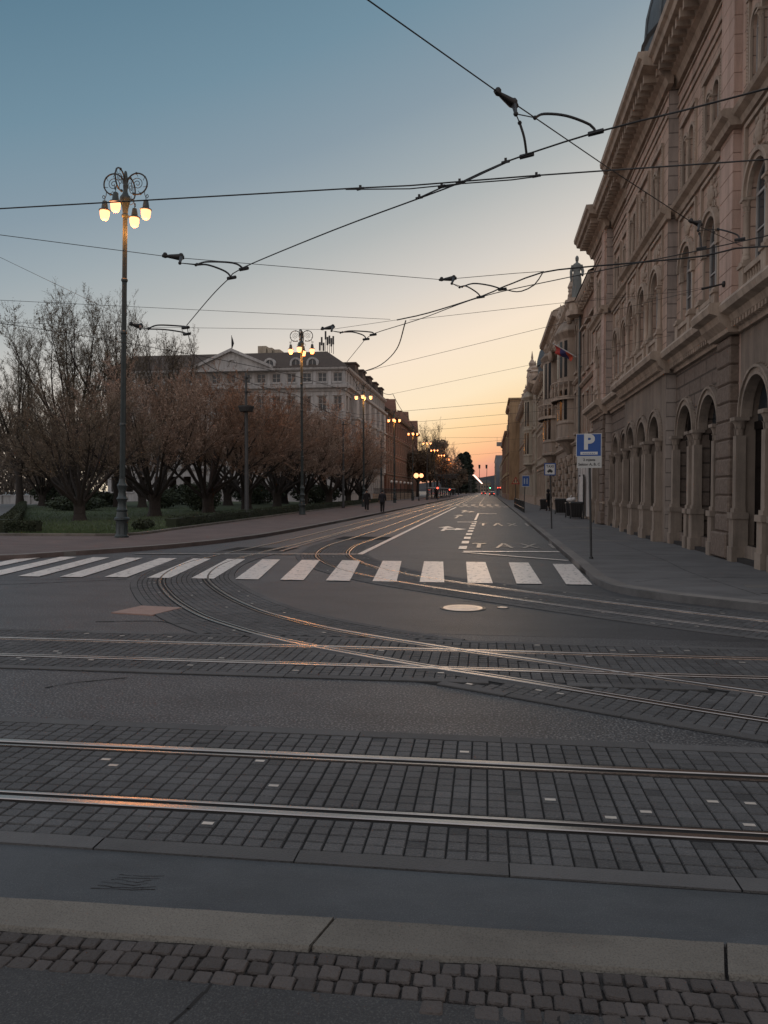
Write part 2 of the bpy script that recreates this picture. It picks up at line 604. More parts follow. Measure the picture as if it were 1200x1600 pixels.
M['yellow_wall'] = mat('yellow_wall', (.45, .36, .20), (.36, .29, .16), scale=.5, rough=.8)
M['blue_wall'] = mat('blue_wall', (.20, .21, .24), (.15, .16, .18), scale=.5, rough=.7)
M['brick_wall'] = joint_mat('brick_wall', (.22, .105, .07), (.16, .078, .055), .5, .16, .6, (1, 2), bump=.4)
M['rust_wall'] = joint_mat('rust_wall', (.33, .25, .19), (.26, .2, .15), 1.3, .42, .45, (1, 2), bump=.8, mortar=.03)
M['statue'] = mat('statue', (.20, .21, .20), (.14, .15, .145), scale=3, rough=.85, bump=.3)
M['bark'] = mat('bark', (.040, .032, .027), (.022, .018, .016), scale=8, rough=.9, bump=.8, bscale=20)
M['twig'] = mat('twig', (0.285, 0.198, 0.148), (0.195, 0.14, 0.108), scale=.7, rough=.85, tone=.4)
M['twig_grey'] = mat('twig_grey', (.12, .095, .075), (.08, .064, .052), scale=.8, rough=.9, tone=.35)
M['leaf'] = mat('leaf', (.14, .115, .06), (.10, .08, .045), scale=.8, rough=.7, tone=.4)
M['leaf_red'] = mat('leaf_red', (0.32, 0.225, 0.165), (0.23, 0.162, 0.122), scale=.8, rough=.7, tone=.4)
M['needle'] = mat('needle', (.026, .034, .020), (.016, .022, .013), scale=1, rough=.8, tone=.4)
M['sign_blue'] = mat('sign_blue', (.008, .075, .30), (.007, .065, .26), scale=4, rough=.4)
M['sign_white'] = mat('sign_white', (.62, .62, .60), (.54, .54, .52), scale=4, rough=.45)
M['sign_black'] = mat('sign_black', (.02, .02, .022), (.015, .015, .016), scale=4, rough=.5)
M['sign_red'] = mat('sign_red', (.40, .03, .02), (.34, .025, .018), scale=4, rough=.45)
M['plastic_black'] = mat('plastic_black', (.016, .016, .017), (.011, .011, .012), scale=5, rough=.5)
M['poster'] = mat('poster', (.60, .58, .56), (.48, .46, .45), scale=2.5, rough=.7)
M['cloth_dark'] = mat('cloth_dark', (.014, .013, .015), (.009, .009, .010), scale=6, rough=.9, bump=.3)
M['cloth_blue'] = mat('cloth_blue', (.020, .022, .030), (.014, .015, .02), scale=6, rough=.9, bump=.3)
M['skin'] = mat('skin', (.42, .26, .19), (.36, .22, .16), scale=8, rough=.6)
M['hair'] = mat('hair', (.02, .014, .011), (.012, .009, .008), scale=12, rough=.6)
M['shoe_pale'] = mat('shoe_pale', (.35, .33, .31), (.3, .28, .26), scale=6, rough=.6)
M['shoe_dark'] = mat('shoe_dark', (.02, .018, .016), (.014, .013, .012), scale=6, rough=.5)
M['flag_red'] = mat('flag_red', (0.36, 0.03, 0.02), (0.3, 0.025, 0.016), scale=3, rough=.8)
M['flag_blue'] = mat('flag_blue', (0.035, 0.03, 0.12), (0.03, 0.026, 0.1), scale=3, rough=.8)
M['flag_orange'] = mat('flag_orange', (0.42, 0.06, 0.025), (0.36, 0.05, 0.02), scale=3, rough=.8)
M['car_paint'] = mat('car_paint', (.05, .05, .055), (.045, .045, .05), scale=3, rough=.25)
M['hill'] = mat('hill', (.030, .026, .030), (.022, .02, .024), scale=.02, rough=1)
M['cover_metal'] = mat('cover_metal', (.82, .72, .64), (.66, .57, .50), scale=7, rough=.30, metal=.8, bump=.12, bscale=50)
M['pink_slab'] = mat('pink_slab', (.34, .22, .18), (.27, .175, .145), scale=4, rough=.5, bump=.4, bscale=60)
M['lamp_glow'] = emit('lamp_glow', (1.0, .43, .20), 2.2)
M['lamp_white'] = emit('lamp_white', (1.0, .60, .46), 3.5)
M['globe_off'] = mat('globe_off', (.6, .58, .55), (.55, .53, .5), scale=3, rough=.3)
M['tail_red'] = emit('tail_red', (1.0, .09, .05), 5.0)
M['go_green'] = emit('go_green', (.25, 1.0, .55), 4.0)
M['stop_red'] = emit('stop_red', (1.0, .10, .06), 4.0)
M['lit_window'] = emit('lit_window', (1.0, .60, .26), 1.6)

# ------------------------------------------------------------------ ground, road and pavements
m = MB()
m.face([(-1500, -60, 0), (1500, -60, 0), (1500, 3000, 0), (-1500, 3000, 0)])
struct(m.build('road', M['asphalt']))

KR = [(2.1, 700), (2.1, 90), (2.06, 40), (2.03, 26), (2.0, 18), (1.98, 15.2)] + \
     [tuple(p[:2]) for p in catmull([(1.98, 14.7), (2.12, 13.75), (2.5, 13.02), (3.2, 12.3), (4.1, 11.55), (5.4, 10.75), (7.5, 9.95), (11, 9.6)], .35)] + [(60, 9.5)]
KL = [(-70, 14.6), (-30, 15.0), (-18, 15.9)] + \
     [tuple(p[:2]) for p in catmull([(-15, 16.7), (-12.2, 17.85), (-11.25, 19.2), (-10.2, 20.9), (-9.35, 22.9), (-8.7, 25.8), (-8.3, 31), (-8.1, 45)], .8)] + [(-7.98, 100), (-7.98, 700)]
PARK = [(-17.7, 25.75), (-13.35, 25.95), (-12.95, 26.4), (-12.75, 27.5), (-12.85, 29), (-12.98, 31), (-13.15, 37), (-13.95, 58), (-15.0, 109)]
m = MB()
m.prism([(x, y) for x, y in KR] + [(60, 700)], -.05, .12)
struct(m.build('sidewalk', M['sidewalk']))
m = MB()
m.prism([(-12, 700)] + KL[::-1] + [(-70, 25.6)] + PARK + [(-15.0, 700)], -.05, .12)
struct(m.build('pavement', M['left_pavement']))


def kerb(name, path, width, z0, z1, L, mt, side=1, jit=.003):
    m_ = MB()
    p = resample([Vector((*q, 0)) for q in path], L)
    a_, b_ = offset(p, -.0 * side), offset(p, width * side)
    for i in range(len(p) - 1):
        if p[i].y > 320:
            continue
        g = .006
        t = (p[i + 1] - p[i]).normalized() * g
        c = rnd.random()
        dz = rnd.uniform(-jit, jit)
        q = [a_[i] + t, b_[i] + t, b_[i + 1] - t, a_[i + 1] - t]
        ins = [q[0].lerp(q[1], .06), q[1], q[2], q[3].lerp(q[2], .06)]
        lo = [(v.x, v.y, z0) for v in q]
        mid = [(v.x, v.y, z1 - .02 + dz) for v in q]
        hi = [(v.x, v.y, z1 + dz) for v in ins]
        m_.face(hi, c)
        for k in range(4):
            k2 = (k + 1) % 4
            m_.face([mid[k], mid[k2], hi[k2], hi[k]], c)
            m_.face([lo[k], lo[k2], mid[k2], mid[k]], c)
    return struct(m_.build(name, mt))


kerb('kerb', KR[::-1], .24, -.02, .128, 1.3, M['kerb_grey'], side=1) if False else None
kerb('kerb', KR, .24, -.02, .128, 1.3, M['kerb_grey'], side=-1)
kerb('kerb', KL, .20, -.02, .128, 1.3, M['kerb_grey'], side=-1)
kerb('kerb', [(-70, 25.6)] + PARK, .16, .05, .21, 1.0, M['kerb_tan'], side=-1)

# near pavement (the viewer stands on it): tan kerb stones, cobbles, asphalt slabs
m = MB()
m.prism([(-40, 2.0), (-40, 2.43), (-5, 2.40), (5, 2.475), (40, 2.7), (40, -40), (-40, -40)][::-1], -.05, .098)
struct(m.build('near_pavement', M['pave_asphalt']))
m = MB()
m.face([(-40, 1.9, .086), (40, 2.5, .086), (40, 3.8, .086), (-40, 2.0, .086)])
struct(m.build('cobble_bed', M['sand_joint']))


def near_edge(x):
    return 2.873 + .024 * (x + .4)


m = MB()
for k in range(-7, 7):
    x0 = -.63 + 1.44 * k
    x1 = x0 + 1.44
    w0, w1 = .004, .008
    c = .5 + rnd.uniform(-.4, .4)
    sk = rnd.uniform(-.03, .03)
    n = 12
    top, bot = [], []
    for i in range(n + 1):
        x = x0 + w0 + (x1 - x0 - w0 - w1) * i / n
        top.append(Vector((x + .05, near_edge(x) + rnd.uniform(-.003, .003), 0)))
        bot.append(Vector((x, near_edge(x) - .208 + rnd.uniform(-.005, .005), 0)))
    for i in range(n):
        a, b, c2, d = bot[i], bot[i + 1], top[i + 1], top[i]
        zt, zb = .103, .10
        e = .012
        ai, bi = a + Vector((0, e, 0)), b + Vector((0, e, 0))
        ci, di = c2 - Vector((0, e, 0)), d - Vector((0, e, 0))
        m.face([(ai.x, ai.y, zb + .006), (bi.x, bi.y, zb + .006), (ci.x, ci.y, zt + .006), (di.x, di.y, zt + .006)], c)
        m.face([(a.x, a.y, zb - .012), (b.x, b.y, zb - .012), (bi.x, bi.y, zb + .006), (ai.x, ai.y, zb + .006)], c)
        m.face([(di.x, di.y, zt + .006), (ci.x, ci.y, zt + .006), (c2.x, c2.y, zt - .01), (d.x, d.y, zt - .01)], c)
        m.face([(d.x, d.y, zt - .01), (c2.x, c2.y, zt - .01), (c2.x, c2.y, -.02), (d.x, d.y, -.02)], c)
    for s, q in ((0, 0), (1, n)):
        m.face([(bot[q].x, bot[q].y, .09), (top[q].x, top[q].y, .09), (top[q].x, top[q].y, .108), (bot[q].x, bot[q].y, .105)], c)
struct(m.build('near_kerb', M['kerb_tan']))

m = MB()
rows = [(0, .068), (.068, .142), (.142, .212), (.212, .285)]
for ri, (v0, v1) in enumerate(rows):
    x = -4 + rnd.random() * .05
    while x < 4:
        wd = rnd.uniform(.058, .092)
        if not (ri == 3 and x < .2 and rnd.random() < .6) and not (ri == 3 and x < -1.0):
            y1 = near_edge(x) - .222 - v0
            y0 = near_edge(x) - .222 - v1
            g = rnd.uniform(.002, .005)
            j = lambda: rnd.uniform(-.004, .004)
            q = [Vector((x + g + j(), y0 + g + j(), 0)), Vector((x + wd - g + j(), y0 + g + j(), 0)),
                 Vector((x + wd - g + j(), y1 - g + j(), 0)), Vector((x + g + j(), y1 - g + j(), 0))]
            ce = sum(q, Vector()) / 4
            h = .0975 + rnd.uniform(-.003, .004)
            tx, ty = rnd.uniform(-.04, .04), rnd.uniform(-.04, .04)
            c = rnd.random()
            def zz(v, f):
                return h + (v.x - ce.x) * tx + (v.y - ce.y) * ty + f
            o8 = []
            for k in range(4):
                a, b = q[k], q[(k + 1) % 4]
                o8 += [a.lerp(b, .09), a.lerp(b, .91)]
            r1 = [(v.x, v.y, .089) for v in o8]
            r2 = [(v.x, v.y, zz(v, -.004)) for v in o8]
            i3 = [v.lerp(ce, .10) for v in o8]
            r3 = [(v.x, v.y, zz(v, .002)) for v in i3]
            for k in range(8):
                k2 = (k + 1) % 8
                m.face([r1[k], r1[k2], r2[k2], r2[k]], c)
                m.face([r2[k], r2[k2], r3[k2], r3[k]], c)
            m.face(r3, c)
        x += wd
struct(m.build('cobbles', M['cobble']))

m = MB()
m.face([(-40, 1.9, .004), (40, 3.5, .004), (40, 3.46, .0045), (-40, 3.43, .0045)])
struct(m.build('gutter', M['asphalt_strip']))


# ------------------------------------------------------------------ tram tracks
def line(a, b, step=.1):
    a, b = Vector((*a, 0)), Vector((*b, 0))
    n = int((b - a).length / step)
    return [a.lerp(b, i / n) for i in range(n + 1)]


G_ = .92
T_near = line((-14, 3.93), (14, 4.065))                    # the rail nearer the viewer; the other is G_ to its left
T_mid = line((-30, 7.36), (26, 7.60))
T_c1 = catmull([(-7.05, 330), (-7.05, 200), (-7.05, 120), (-7.05, 70), (-7.05, 40), (-7.06, 30), (-7.12, 25), (-7.27, 21), (-7.3, 19), (-7.1, 16.9), (-6.45, 14.44), (-5.34, 12.24),
                (-4.16, 10.45), (-3.24, 9.42), (-2.3, 8.6), (-.9, 7.7), (.05, 7.2), (1.0, 6.68), (2.08, 6.1), (3.2, 5.6), (4.5, 5.1), (6.2, 4.75)], .1)
T_c2 = catmull([(-4.95, 330), (-4.95, 200), (-4.95, 120), (-4.95, 70), (-4.95, 45), (-4.95, 33), (-5.0, 28), (-5.1, 24.5), (-4.95, 22.2), (-4.62, 20.2), (-4.05, 18.45), (-3.27, 16.75),
                (-2.03, 14.9), (-.71, 13.5), (.37, 12.5), (2.04, 11.0), (3.28, 10.05), (5.0, 9.1), (7.0, 8.6)], .1)


def rails_of(path, inward):
    """both rails with the direction (+1 right / -1 left of travel) of the groove"""
    return [(path, inward), (offset(path, G_ * inward), -inward)]


tracks = {'near': (T_near, -1), 'mid': (T_mid, -1), 'c1': (T_c1, -1), 'c2': (T_c2, -1)}
cells = {}
for nm, (pth, inw) in tracks.items():
    for rl, gdir in rails_of(pth, inw):
        for p in rl:
            if p.y < 40:
                cells.setdefault((int(p.x // .2), int(p.y // .2)), []).append((p.x, p.y, nm))


def near_rail(x, y, own, d=.13):
    cx, cy = int(x // .2), int(y // .2)
    for i in (-1, 0, 1):
        for j in (-1, 0, 1):
            for px, py, nm in cells.get((cx + i, cy + j), ()):
                if nm != own and (px - x) ** 2 + (py - y) ** 2 < d * d:
                    return True
    return False


def cut(path, ymax):
    return [p for p in path if p.y < ymax]


def rail_mesh(name, path, gdir, zo, label):
    m_ = MB()
    z = .016 + zo
    h = .026
    prof = [(-h * gdir, -.004), (-h * gdir, z - .004), (-(h - .006) * gdir, z), ((h - .008) * gdir, z), (h * gdir, z - .005), ((h + .004) * gdir, -.0035 + zo * .2 + .006),
            ((h + .042) * gdir, -.0035 + zo * .2 + .006), ((h + .045) * gdir, z - .006), ((h + .048) * gdir, z - .003), ((h + .066) * gdir, z - .003), ((h + .068) * gdir, -.004)]
    p = [path[0]]
    for i in range(1, len(path) - 1):
        st = 1 if path[i].y < 40 else 12
        if i % st == 0:
            p.append(path[i])
    p.append(path[-1])
    m_.ribbon(p, prof)
    o = m_.build(name, [M['rail'], M['groove']])
    nprof = len(prof) - 1
    for i, poly in enumerate(o.data.polygons):
        if i % nprof in (4, 5, 6):
            poly.material_index = 1
    return o


def setts(m_, refl, path, rows, own, skip, zb=.0035):
    nrm = []
    for i in range(len(path)):
        t = (path[min(i + 1, len(path) - 1)] - path[max(i - 1, 0)]).normalized()
        nrm.append(Vector((t.y, -t.x, 0)))
    panel = 0
    for i in range(len(path) - 1):
        if i % 17 == 0:
            panel = rnd.uniform(-.16, .16)
        for v0, v1, kind in rows:
            vm = (v0 + v1) / 2
            ce = (path[i] + nrm[i] * vm + path[i + 1] + nrm[i + 1] * vm) / 2
            if skip and skip(ce):
                continue
            if near_rail(ce.x, ce.y, own):
                continue
            gj = .0040 if i % 17 else .007
            v0_, v1_ = min(v0, v1) + .0052, max(v0, v1) - .0052
            f0 = gj / .1
            q = [path[i].lerp(path[i + 1], f0) + nrm[i] * v0_, path[i].lerp(path[i + 1], 1 - f0) + nrm[i + 1] * v0_,
                 path[i].lerp(path[i + 1], 1 - f0) + nrm[i + 1] * v1_, path[i].lerp(path[i + 1], f0) + nrm[i] * v1_]
            h = .0112 + rnd.uniform(-.0018, .0018)
            tone = min(1, max(0, .5 + panel + rnd.gauss(0, .14)))
            r_ = rnd.random()
            if r_ < .012:
                tone = 0.0
                h -= .004
            ins = [v.lerp(ce, .09) for v in q]
            hs = [h + rnd.uniform(-.0008, .0008) for _ in range(4)]
            tgt = m_
            lo = [(v.x, v.y, zb) for v in q]
            hi = [(v.x, v.y, hs[k]) for k, v in enumerate(ins)]
            tgt.face(hi, tone)
            for k in range(4):
                k2 = (k + 1) % 4
                tgt.face([lo[k], lo[k2], hi[k2], hi[k]], tone)
            if r_ > .988:
                sx = ce + (q[1] - q[0]) * 0
                ux = (q[1] - q[0]).normalized() * .03
                uy = (q[3] - q[0]).normalized() * .016
                refl.face([tuple(sx - ux - uy + Vector((0, 0, h + .0025))), tuple(sx + ux - uy + Vector((0, 0, h + .0025))),
                           tuple(sx + ux + uy + Vector((0, 0, h + .0025))), tuple(sx - ux + uy + Vector((0, 0, h + .0025)))], rnd.random())


def rowset(inw):
    rows_ = []
    w_ = .088
    v = -.10
    for k in range(4):
        rows_.append((v * -inw if False else 0, 0, 0))
    rows_ = []
    # outside the first rail (opposite to inw), between the rails, outside the second
    a = .052
    for k in range(4):
        rows_.append((-inw * (a + k * w_), -inw * (a + (k + 1) * w_), 'o'))
    lo, hi = .118, G_ - .118
    n_ = 7
    for k in range(n_):
        rows_.append((inw * (lo + (hi - lo) * k / n_), inw * (lo + (hi - lo) * (k + 1) / n_), 'i'))
    for k in range(4):
        rows_.append((inw * (G_ + a + k * w_), inw * (G_ + a + (k + 1) * w_), 'o'))
    return rows_


def border(m_, path, v0, v1, L, skip, own):
    st = int(L / .1)
    a = offset(path, min(v0, v1) + .004)
    b = offset(path, max(v0, v1) - .004)
    i = 0
    while i < len(path) - 1:
        c = rnd.random()
        j = min(i + st, len(path) - 1)
        dz = rnd.uniform(-.002, .002)
        ok = True
        for k in range(i, j):
            ce = (a[k] + b[k + 1]) / 2
            if (skip and skip(ce)) or near_rail(ce.x, ce.y, own, .16):
                continue
            p0, p1, p2, p3 = a[k], b[k], b[k + 1], a[k + 1]
            if k == j - 1:
                p2 = p1.lerp(p2, .93)
                p3 = p0.lerp(p3, .93)
            z = .013 + dz
            m_.face([(p0.x, p0.y, z), (p1.x, p1.y, z), (p2.x, p2.y, z), (p3.x, p3.y, z)], c)
            for e0, e1 in ((p0, p3), (p1, p2)):
                m_.face([(e0.x, e0.y, .001), (e1.x, e1.y, .001), (e1.x, e1.y, z), (e0.x, e0.y, z)], c)
        i = j


skips = {'near': None, 'mid': None,
         'c1': lambda p: (6.93 < p.y - .0043 * p.x < 8.97) or p.y < 5.5 or p.y > 21.5,
         'c2': lambda p: p.y < 9.0 or p.y > 27}
s_m, s_b, s_r = MB(), MB(), MB()
names = {'near': 'rail', 'mid': 'rail', 'c1': 'rail', 'c2': 'rail'}
for nm, (pth, inw) in tracks.items():
    zo = {'near': 0, 'mid': .0, 'c1': .0018, 'c2': .0012}[nm]
    for rl, gdir in rails_of(pth, inw):
        struct(rail_mesh('tram_rail', rl, gdir, zo, None))
    ymax = {'near': 99, 'mid': 99, 'c1': 23, 'c2': 29}[nm]
    pc = resample(cut(pth, ymax), .1)
    if nm in ('near', 'mid'):
        pc = [p for p in pc if -13 < p.x < 9]
    setts(s_m, s_r, pc, rowset(inw), nm, skips[nm])
    e0 = -inw * (.052 + 4 * .088)
    border(s_b, pc, e0, e0 - inw * .125, 1.0, skips[nm], nm)
    e1 = inw * (G_ + .052 + 4 * .088)
    border(s_b, pc, e1, e1 + inw * .125, 1.0, skips[nm], nm)
    jb = MB()
    zj = {'near': .0028, 'mid': .0028, 'c1': .0022, 'c2': .0022}[nm]
    pj = [p for i, p in enumerate(pc) if i % 3 == 0]
    jb.ribbon(pj, [(-inw * .535, zj), (inw * (G_ + .535), zj)])
    struct(jb.build('paving_bed', M['joint']))
fb_ = MB()
for rl, gdir in rails_of(T_c1, -1):
    seg = [p for p in rl if 6.85 < p.y - .0043 * p.x < 9.05]
    fb_.ribbon(seg, [(-.15, .0092), (.15, .0092)])
struct(fb_.build('rail_filler', M['sett_border']))
struct(s_m.build('tram_paving', M['sett']))
struct(s_b.build('paving_border', M['sett_border']))
struct(s_r.build('paving_reflectors', M['reflector']))

# ------------------------------------------------------------------ painted road markings
ZP = .0165
pm = MB()


def strip(m_, a, b, wd, z=ZP):
    a, b = Vector((*a, 0)), Vector((*b, 0))
    t = (b - a).normalized()
    n = Vector((t.y, -t.x, 0)) * wd / 2
    L = (b - a).length
    k = max(1, int(L / 2))
    for i in range(k):
        p, q = a.lerp(b, i / k), a.lerp(b, (i + 1) / k)
        m_.face([(*(p - n)[:2], z), (*(p + n)[:2], z), (*(q + n)[:2], z), (*(q - n)[:2], z)])


cw = MB()
for k in range(15):
    x0 = 1.43 - .911 * k
    sh = .08 - .83 * min(1, max(0, (1.43 - x0) / 6.4))
    y0, y1 = 14.55, 18.85
    if k == 0:
        y1 = 18.6
    if x0 < -8:
        y0 = 14.45
    for i in range(6):
        a, b = y0 + (y1 - y0) * i / 6, y0 + (y1 - y0) * (i + 1) / 6
        fa, fb = sh * (a - y0) / 4.3, sh * (b - y0) / 4.3
        # rails run through: leave the paint off the rail heads
        cw.face([(x0 + fa, a, ZP), (x0 + .47 + fa, a, ZP), (x0 + .47 + fb, b, ZP), (x0 + fb, b, ZP)])
struct(cw.build('crosswalk', M['paint']))
strip(pm, (-3.5, 20.7), (-3.47, 82), .17)
strip(pm, (-.72, 22.1), (2.0, 22.35), .32)
strip(pm, (-.72, 21.8), (1.95, 19.55), .16, ZP + .001)
for k in range(9):
    strip(pm, (-.78, 23.0 + k * 2.45), (-.79, 23.0 + k * 2.45 + 1.25), .24)
strip(pm, (-.8, 46), (-.8, 60), .14)
strip(pm, (-.8, 59.3), (.6, 59.3), .5)
strip(pm, (-1.75, 43), (-.8, 43), .5)
for yy in (78, 79.6):
    pass
pf = MB()
for k in range(7):
    strip(pf, (-3.2 + k * .8, 84), (-2.75 + k * .8, 84), 1.8)
for k in range(10):
    strip(pf, (-7.6 + k * .95, 92), (-7.6 + k * .95, 97), .5)
strip(pf, (-8, 88), (2, 88), .6)
for yy in (112, 118, 128, 150, 172, 190):
    strip(pf, (-8, yy), (2, yy), .5)
for xx in (-3.4, -1.2):
    for k in range(9):
        strip(pf, (xx, 100 + k * 12), (xx, 107 + k * 12), .15)


def arrow(m_, x, y, s, turn):
    z = ZP
    strip(m_, (x, y - 2.6 * s), (x, y + .3 * s), .16)
    m_.face([(x - .38, y + .3 * s, z), (x + .38, y + .3 * s, z), (x, y + 2.0 * s, z)])
    if turn:
        m_.face([(x + .08, y - 1.6 * s, z), (x + .08, y - .7 * s, z), (x + .5, y - .5 * s, z), (x + .5, y - 1.4 * s, z)])
        m_.face([(x + .5, y - 2.0 * s, z), (x + .5, y + .1 * s, z), (x + 1.0, y - .95 * s, z)])


arrow(pm, -2.0, 35.9, 1.0, True)
arrow(pf, -2.1, 53, 1.6, False)
arrow(pf, -2.1, 66, 1.9, True)
struct(pf.build('faded_markings', M['paint_old']))


def glyph(m_, ch, x, y, w_, h):
    t_ = .1
    if ch == 'T':
        strip(m_, (x, y), (x, y + h), t_ * 1.2)
        strip(m_, (x - w_ / 2, y + h - .12), (x + w_ / 2, y + h - .12), .28, ZP + .0006)
    if ch == 'A':
        strip(m_, (x - w_ / 2, y), (x - .02, y + h), t_)
        strip(m_, (x + w_ / 2, y), (x + .02, y + h), t_, ZP + .0006)
        strip(m_, (x - w_ * .3, y + h * .4), (x + w_ * .3, y + h * .4), .2, ZP + .0003)
    if ch == 'X':
        strip(m_, (x - w_ / 2, y), (x + w_ / 2, y + h), t_)
        strip(m_, (x + w_ / 2, y), (x - w_ / 2, y + h), t_, ZP + .0006)
    if ch == 'I':
        strip(m_, (x, y), (x, y + h), t_)


po = MB()
for i, ch in enumerate("TAXI"):
    glyph(po, ch, -.31 + i * .79 * (1 if i < 3 else .96), 23.6, .46, 2.0)
    glyph(po, ch, -.29 + i * .74, 38.6, .42, 3.0)
struct(po.build('taxi_lettering', M['paint_old']))
struct(pm.build('lane_markings', M['paint']))
so = MB()
strip(so, (-9.7, 20.1), (-3.6, 20.75), .34)
strip(so, (-5.95, 21.5), (-5.9, 60), .11)
strip(so, (-5.95, 66), (-5.9, 150), .12)
struct(so.build('stop_line', M['paint_old']))

# cracks and seams in the asphalt
cr_m = MB()


def crack(pts, wd, z):
    pts = catmull(pts, .12)
    for i in range(len(pts) - 1):
        a, b = pts[i], pts[i + 1]
        t = (b - a).normalized()
        n = Vector((t.y, -t.x, 0)) * wd * rnd.uniform(.3, 1)
        a = a + Vector((rnd.uniform(-.006, .006), rnd.uniform(-.006, .006), 0))
        cr_m.face([(*(a - n)[:2], z), (*(a + n)[:2], z), (*(b + n)[:2], z), (*(b - n)[:2], z)])


crack([(-13, 12.3), (-9.4, 13.1), (-8, 13.75), (-7.1, 14.35)], .03, .004)
crack([(-12, 13.2), (-9, 13.9), (-7.6, 14.4)], .012, .004)
crack([(-5.2, 9.6), (-4.4, 9.75), (-3.9, 9.4), (-3.5, 9.2)], .02, .004)
crack([(-.5, 12.2), (.4, 11.9), (1.5, 11.0), (3, 10.2)], .012, .004)
crack([(-3.9, 6.3), (-3.75, 6.5), (-3.35, 6.75)], .012, .004)
crack([(-.93, 2.47), (-.92, 2.38), (-.98, 2.2)], .008, .0995)
crack([(.25, 2.5), (.22, 2.4), (.2, 2.1)], .005, .0995)
crack([(-1.72, 2.46), (-1.9, 2.33), (-2.1, 2.2)], .007, .0995)
crack([(4.2, 12.6), (4.0, 16), (4.1, 20), (3.9, 30), (4.0, 44)], .012, .1212)
crack([(2.3, 22), (3.4, 22.1), (5.2, 21.9)], .012, .1214)
crack([(2.3, 30.5), (3.6, 30.4), (5.2, 30.6)], .01, .1214)
crack([(2.6, 14.2), (3.6, 15.0), (5.5, 15.2)], .014, .1214)
struct(cr_m.build('asphalt_cracks', M['groove']))
sp2 = MB()
for (x0, x1, y0, y1) in ((2.5, 4.6, 25.5, 26.1), (3.2, 4.9, 34, 36), (4.3, 5.3, 13.6, 14.1)):
    sp2.prism([(x0, y0), (x1, y0 + .1), (x1 - .1, y1), (x0 + .1, y1 - .05)], .10, .1222)
struct(sp2.build('pavement_patch', M['kerb_grey']))
dr = thing('drain_grate', 'dark slotted drain grates in the right pavement near the kerb corner', 'drain', (4.6, 12.9, .12))
for (yy, xx) in ((12.85, 4.3), (13.25, 4.7)):
    m = MB()
    m.box(xx, xx + 1.3, yy, yy + .05, .10, .1225)
    m.build('slot', M['groove'], dr)
pt = MB()
keep_m, cr_m = cr_m, pt
for k in range(6):
    yy = 3.13 + k * .024
    crack([(-1.74 + .02 * k + rnd.uniform(-.02, .02), yy + rnd.uniform(-.006, .006)), (-1.64, yy + rnd.uniform(-.01, .012)), (-1.55, yy + rnd.uniform(-.008, .012)), (-1.47 + rnd.uniform(-.03, .03), yy + .02)], .0026, .006)
struct(pt.build('crazed_patch', M['groove']))
cr_m = keep_m


nw = MB()
nw.prism([(-3.4, 11.6), (-2.4, 10.3), (-1.2, 9.35), (9, 9.35), (9, 9.45), (4.2, 11.2), (2.4, 12.8), (1.95, 14.3), (-4.2, 14.35), (-4.3, 13)], -.01, .0016)
struct(nw.build('asphalt_patch', M['asphalt_new']))


def round_cover(x, y, r, mt, label, ribs):
    root = thing('manhole_cover', label, 'manhole cover', (x, y, 0))
    m_ = MB()
    m_.lathe([(r * 1.1, -.02), (r * 1.1, .010), (r * 1.0, .011), (r * .97, .004), (r * .9, .003)], x, y, 0, 36)
    m_.build('frame', M['iron'], root)
    m_ = MB()
    m_.lathe([(r * .955, .004), (r * .95, .0115), (r * .84, .0125), (r * .82, .0105), (r * .78, .0105), (r * .76, .0125), (0.001, .013)], x, y, 0, 36)
    for k in range(ribs):
        yy = -r * .6 + 1.2 * r * k / max(1, ribs - 1)
        hw = math.sqrt(max(0, (r * .72) ** 2 - yy * yy))
        m_.box(x - hw, x + hw, y + yy - .006, y + yy + .006, .0122, .0150)
    m_.build('lid', mt, root)


round_cover(-.38, 11.46, .31, M['cover_metal'], 'large bright round manhole cover in the dark asphalt before the crosswalk', 7)
round_cover(.21, 11.57, .08, M['cover_metal'], 'tiny bright round cap beside the large bright manhole cover', 3)
round_cover(.59, 12.42, .12, M['iron'], 'small dark round cover nearer the crosswalk, left of a similar dark cover', 3)
round_cover(.92, 12.2, .12, M['iron'], 'small dark round cover closest to the kerb corner', 3)
m = MB()
q = [(-5.34, 10.3), (-4.66, 10.17), (-4.52, 10.87), (-5.2, 10.97)]
m.prism(q, -.01, .0175)
for u, v in ((.3, .2), (.7, .3), (.5, .8), (.25, .65)):
    a = Vector((*q[0], 0)).lerp(Vector((*q[1], 0)), u)
    b = Vector((*q[3], 0)).lerp(Vector((*q[2], 0)), u)
    c = a.lerp(b, v)
    m.lathe([(.02, .017), (.018, .0195), (.001, .0195)], c.x, c.y, 0, 8)
tag(m.build('hatch_cover', M['pink_slab'], loc=(-4.9, 10.6, 0)), 'pinkish square access cover set in the asphalt beside the curving rails', 'hatch cover')

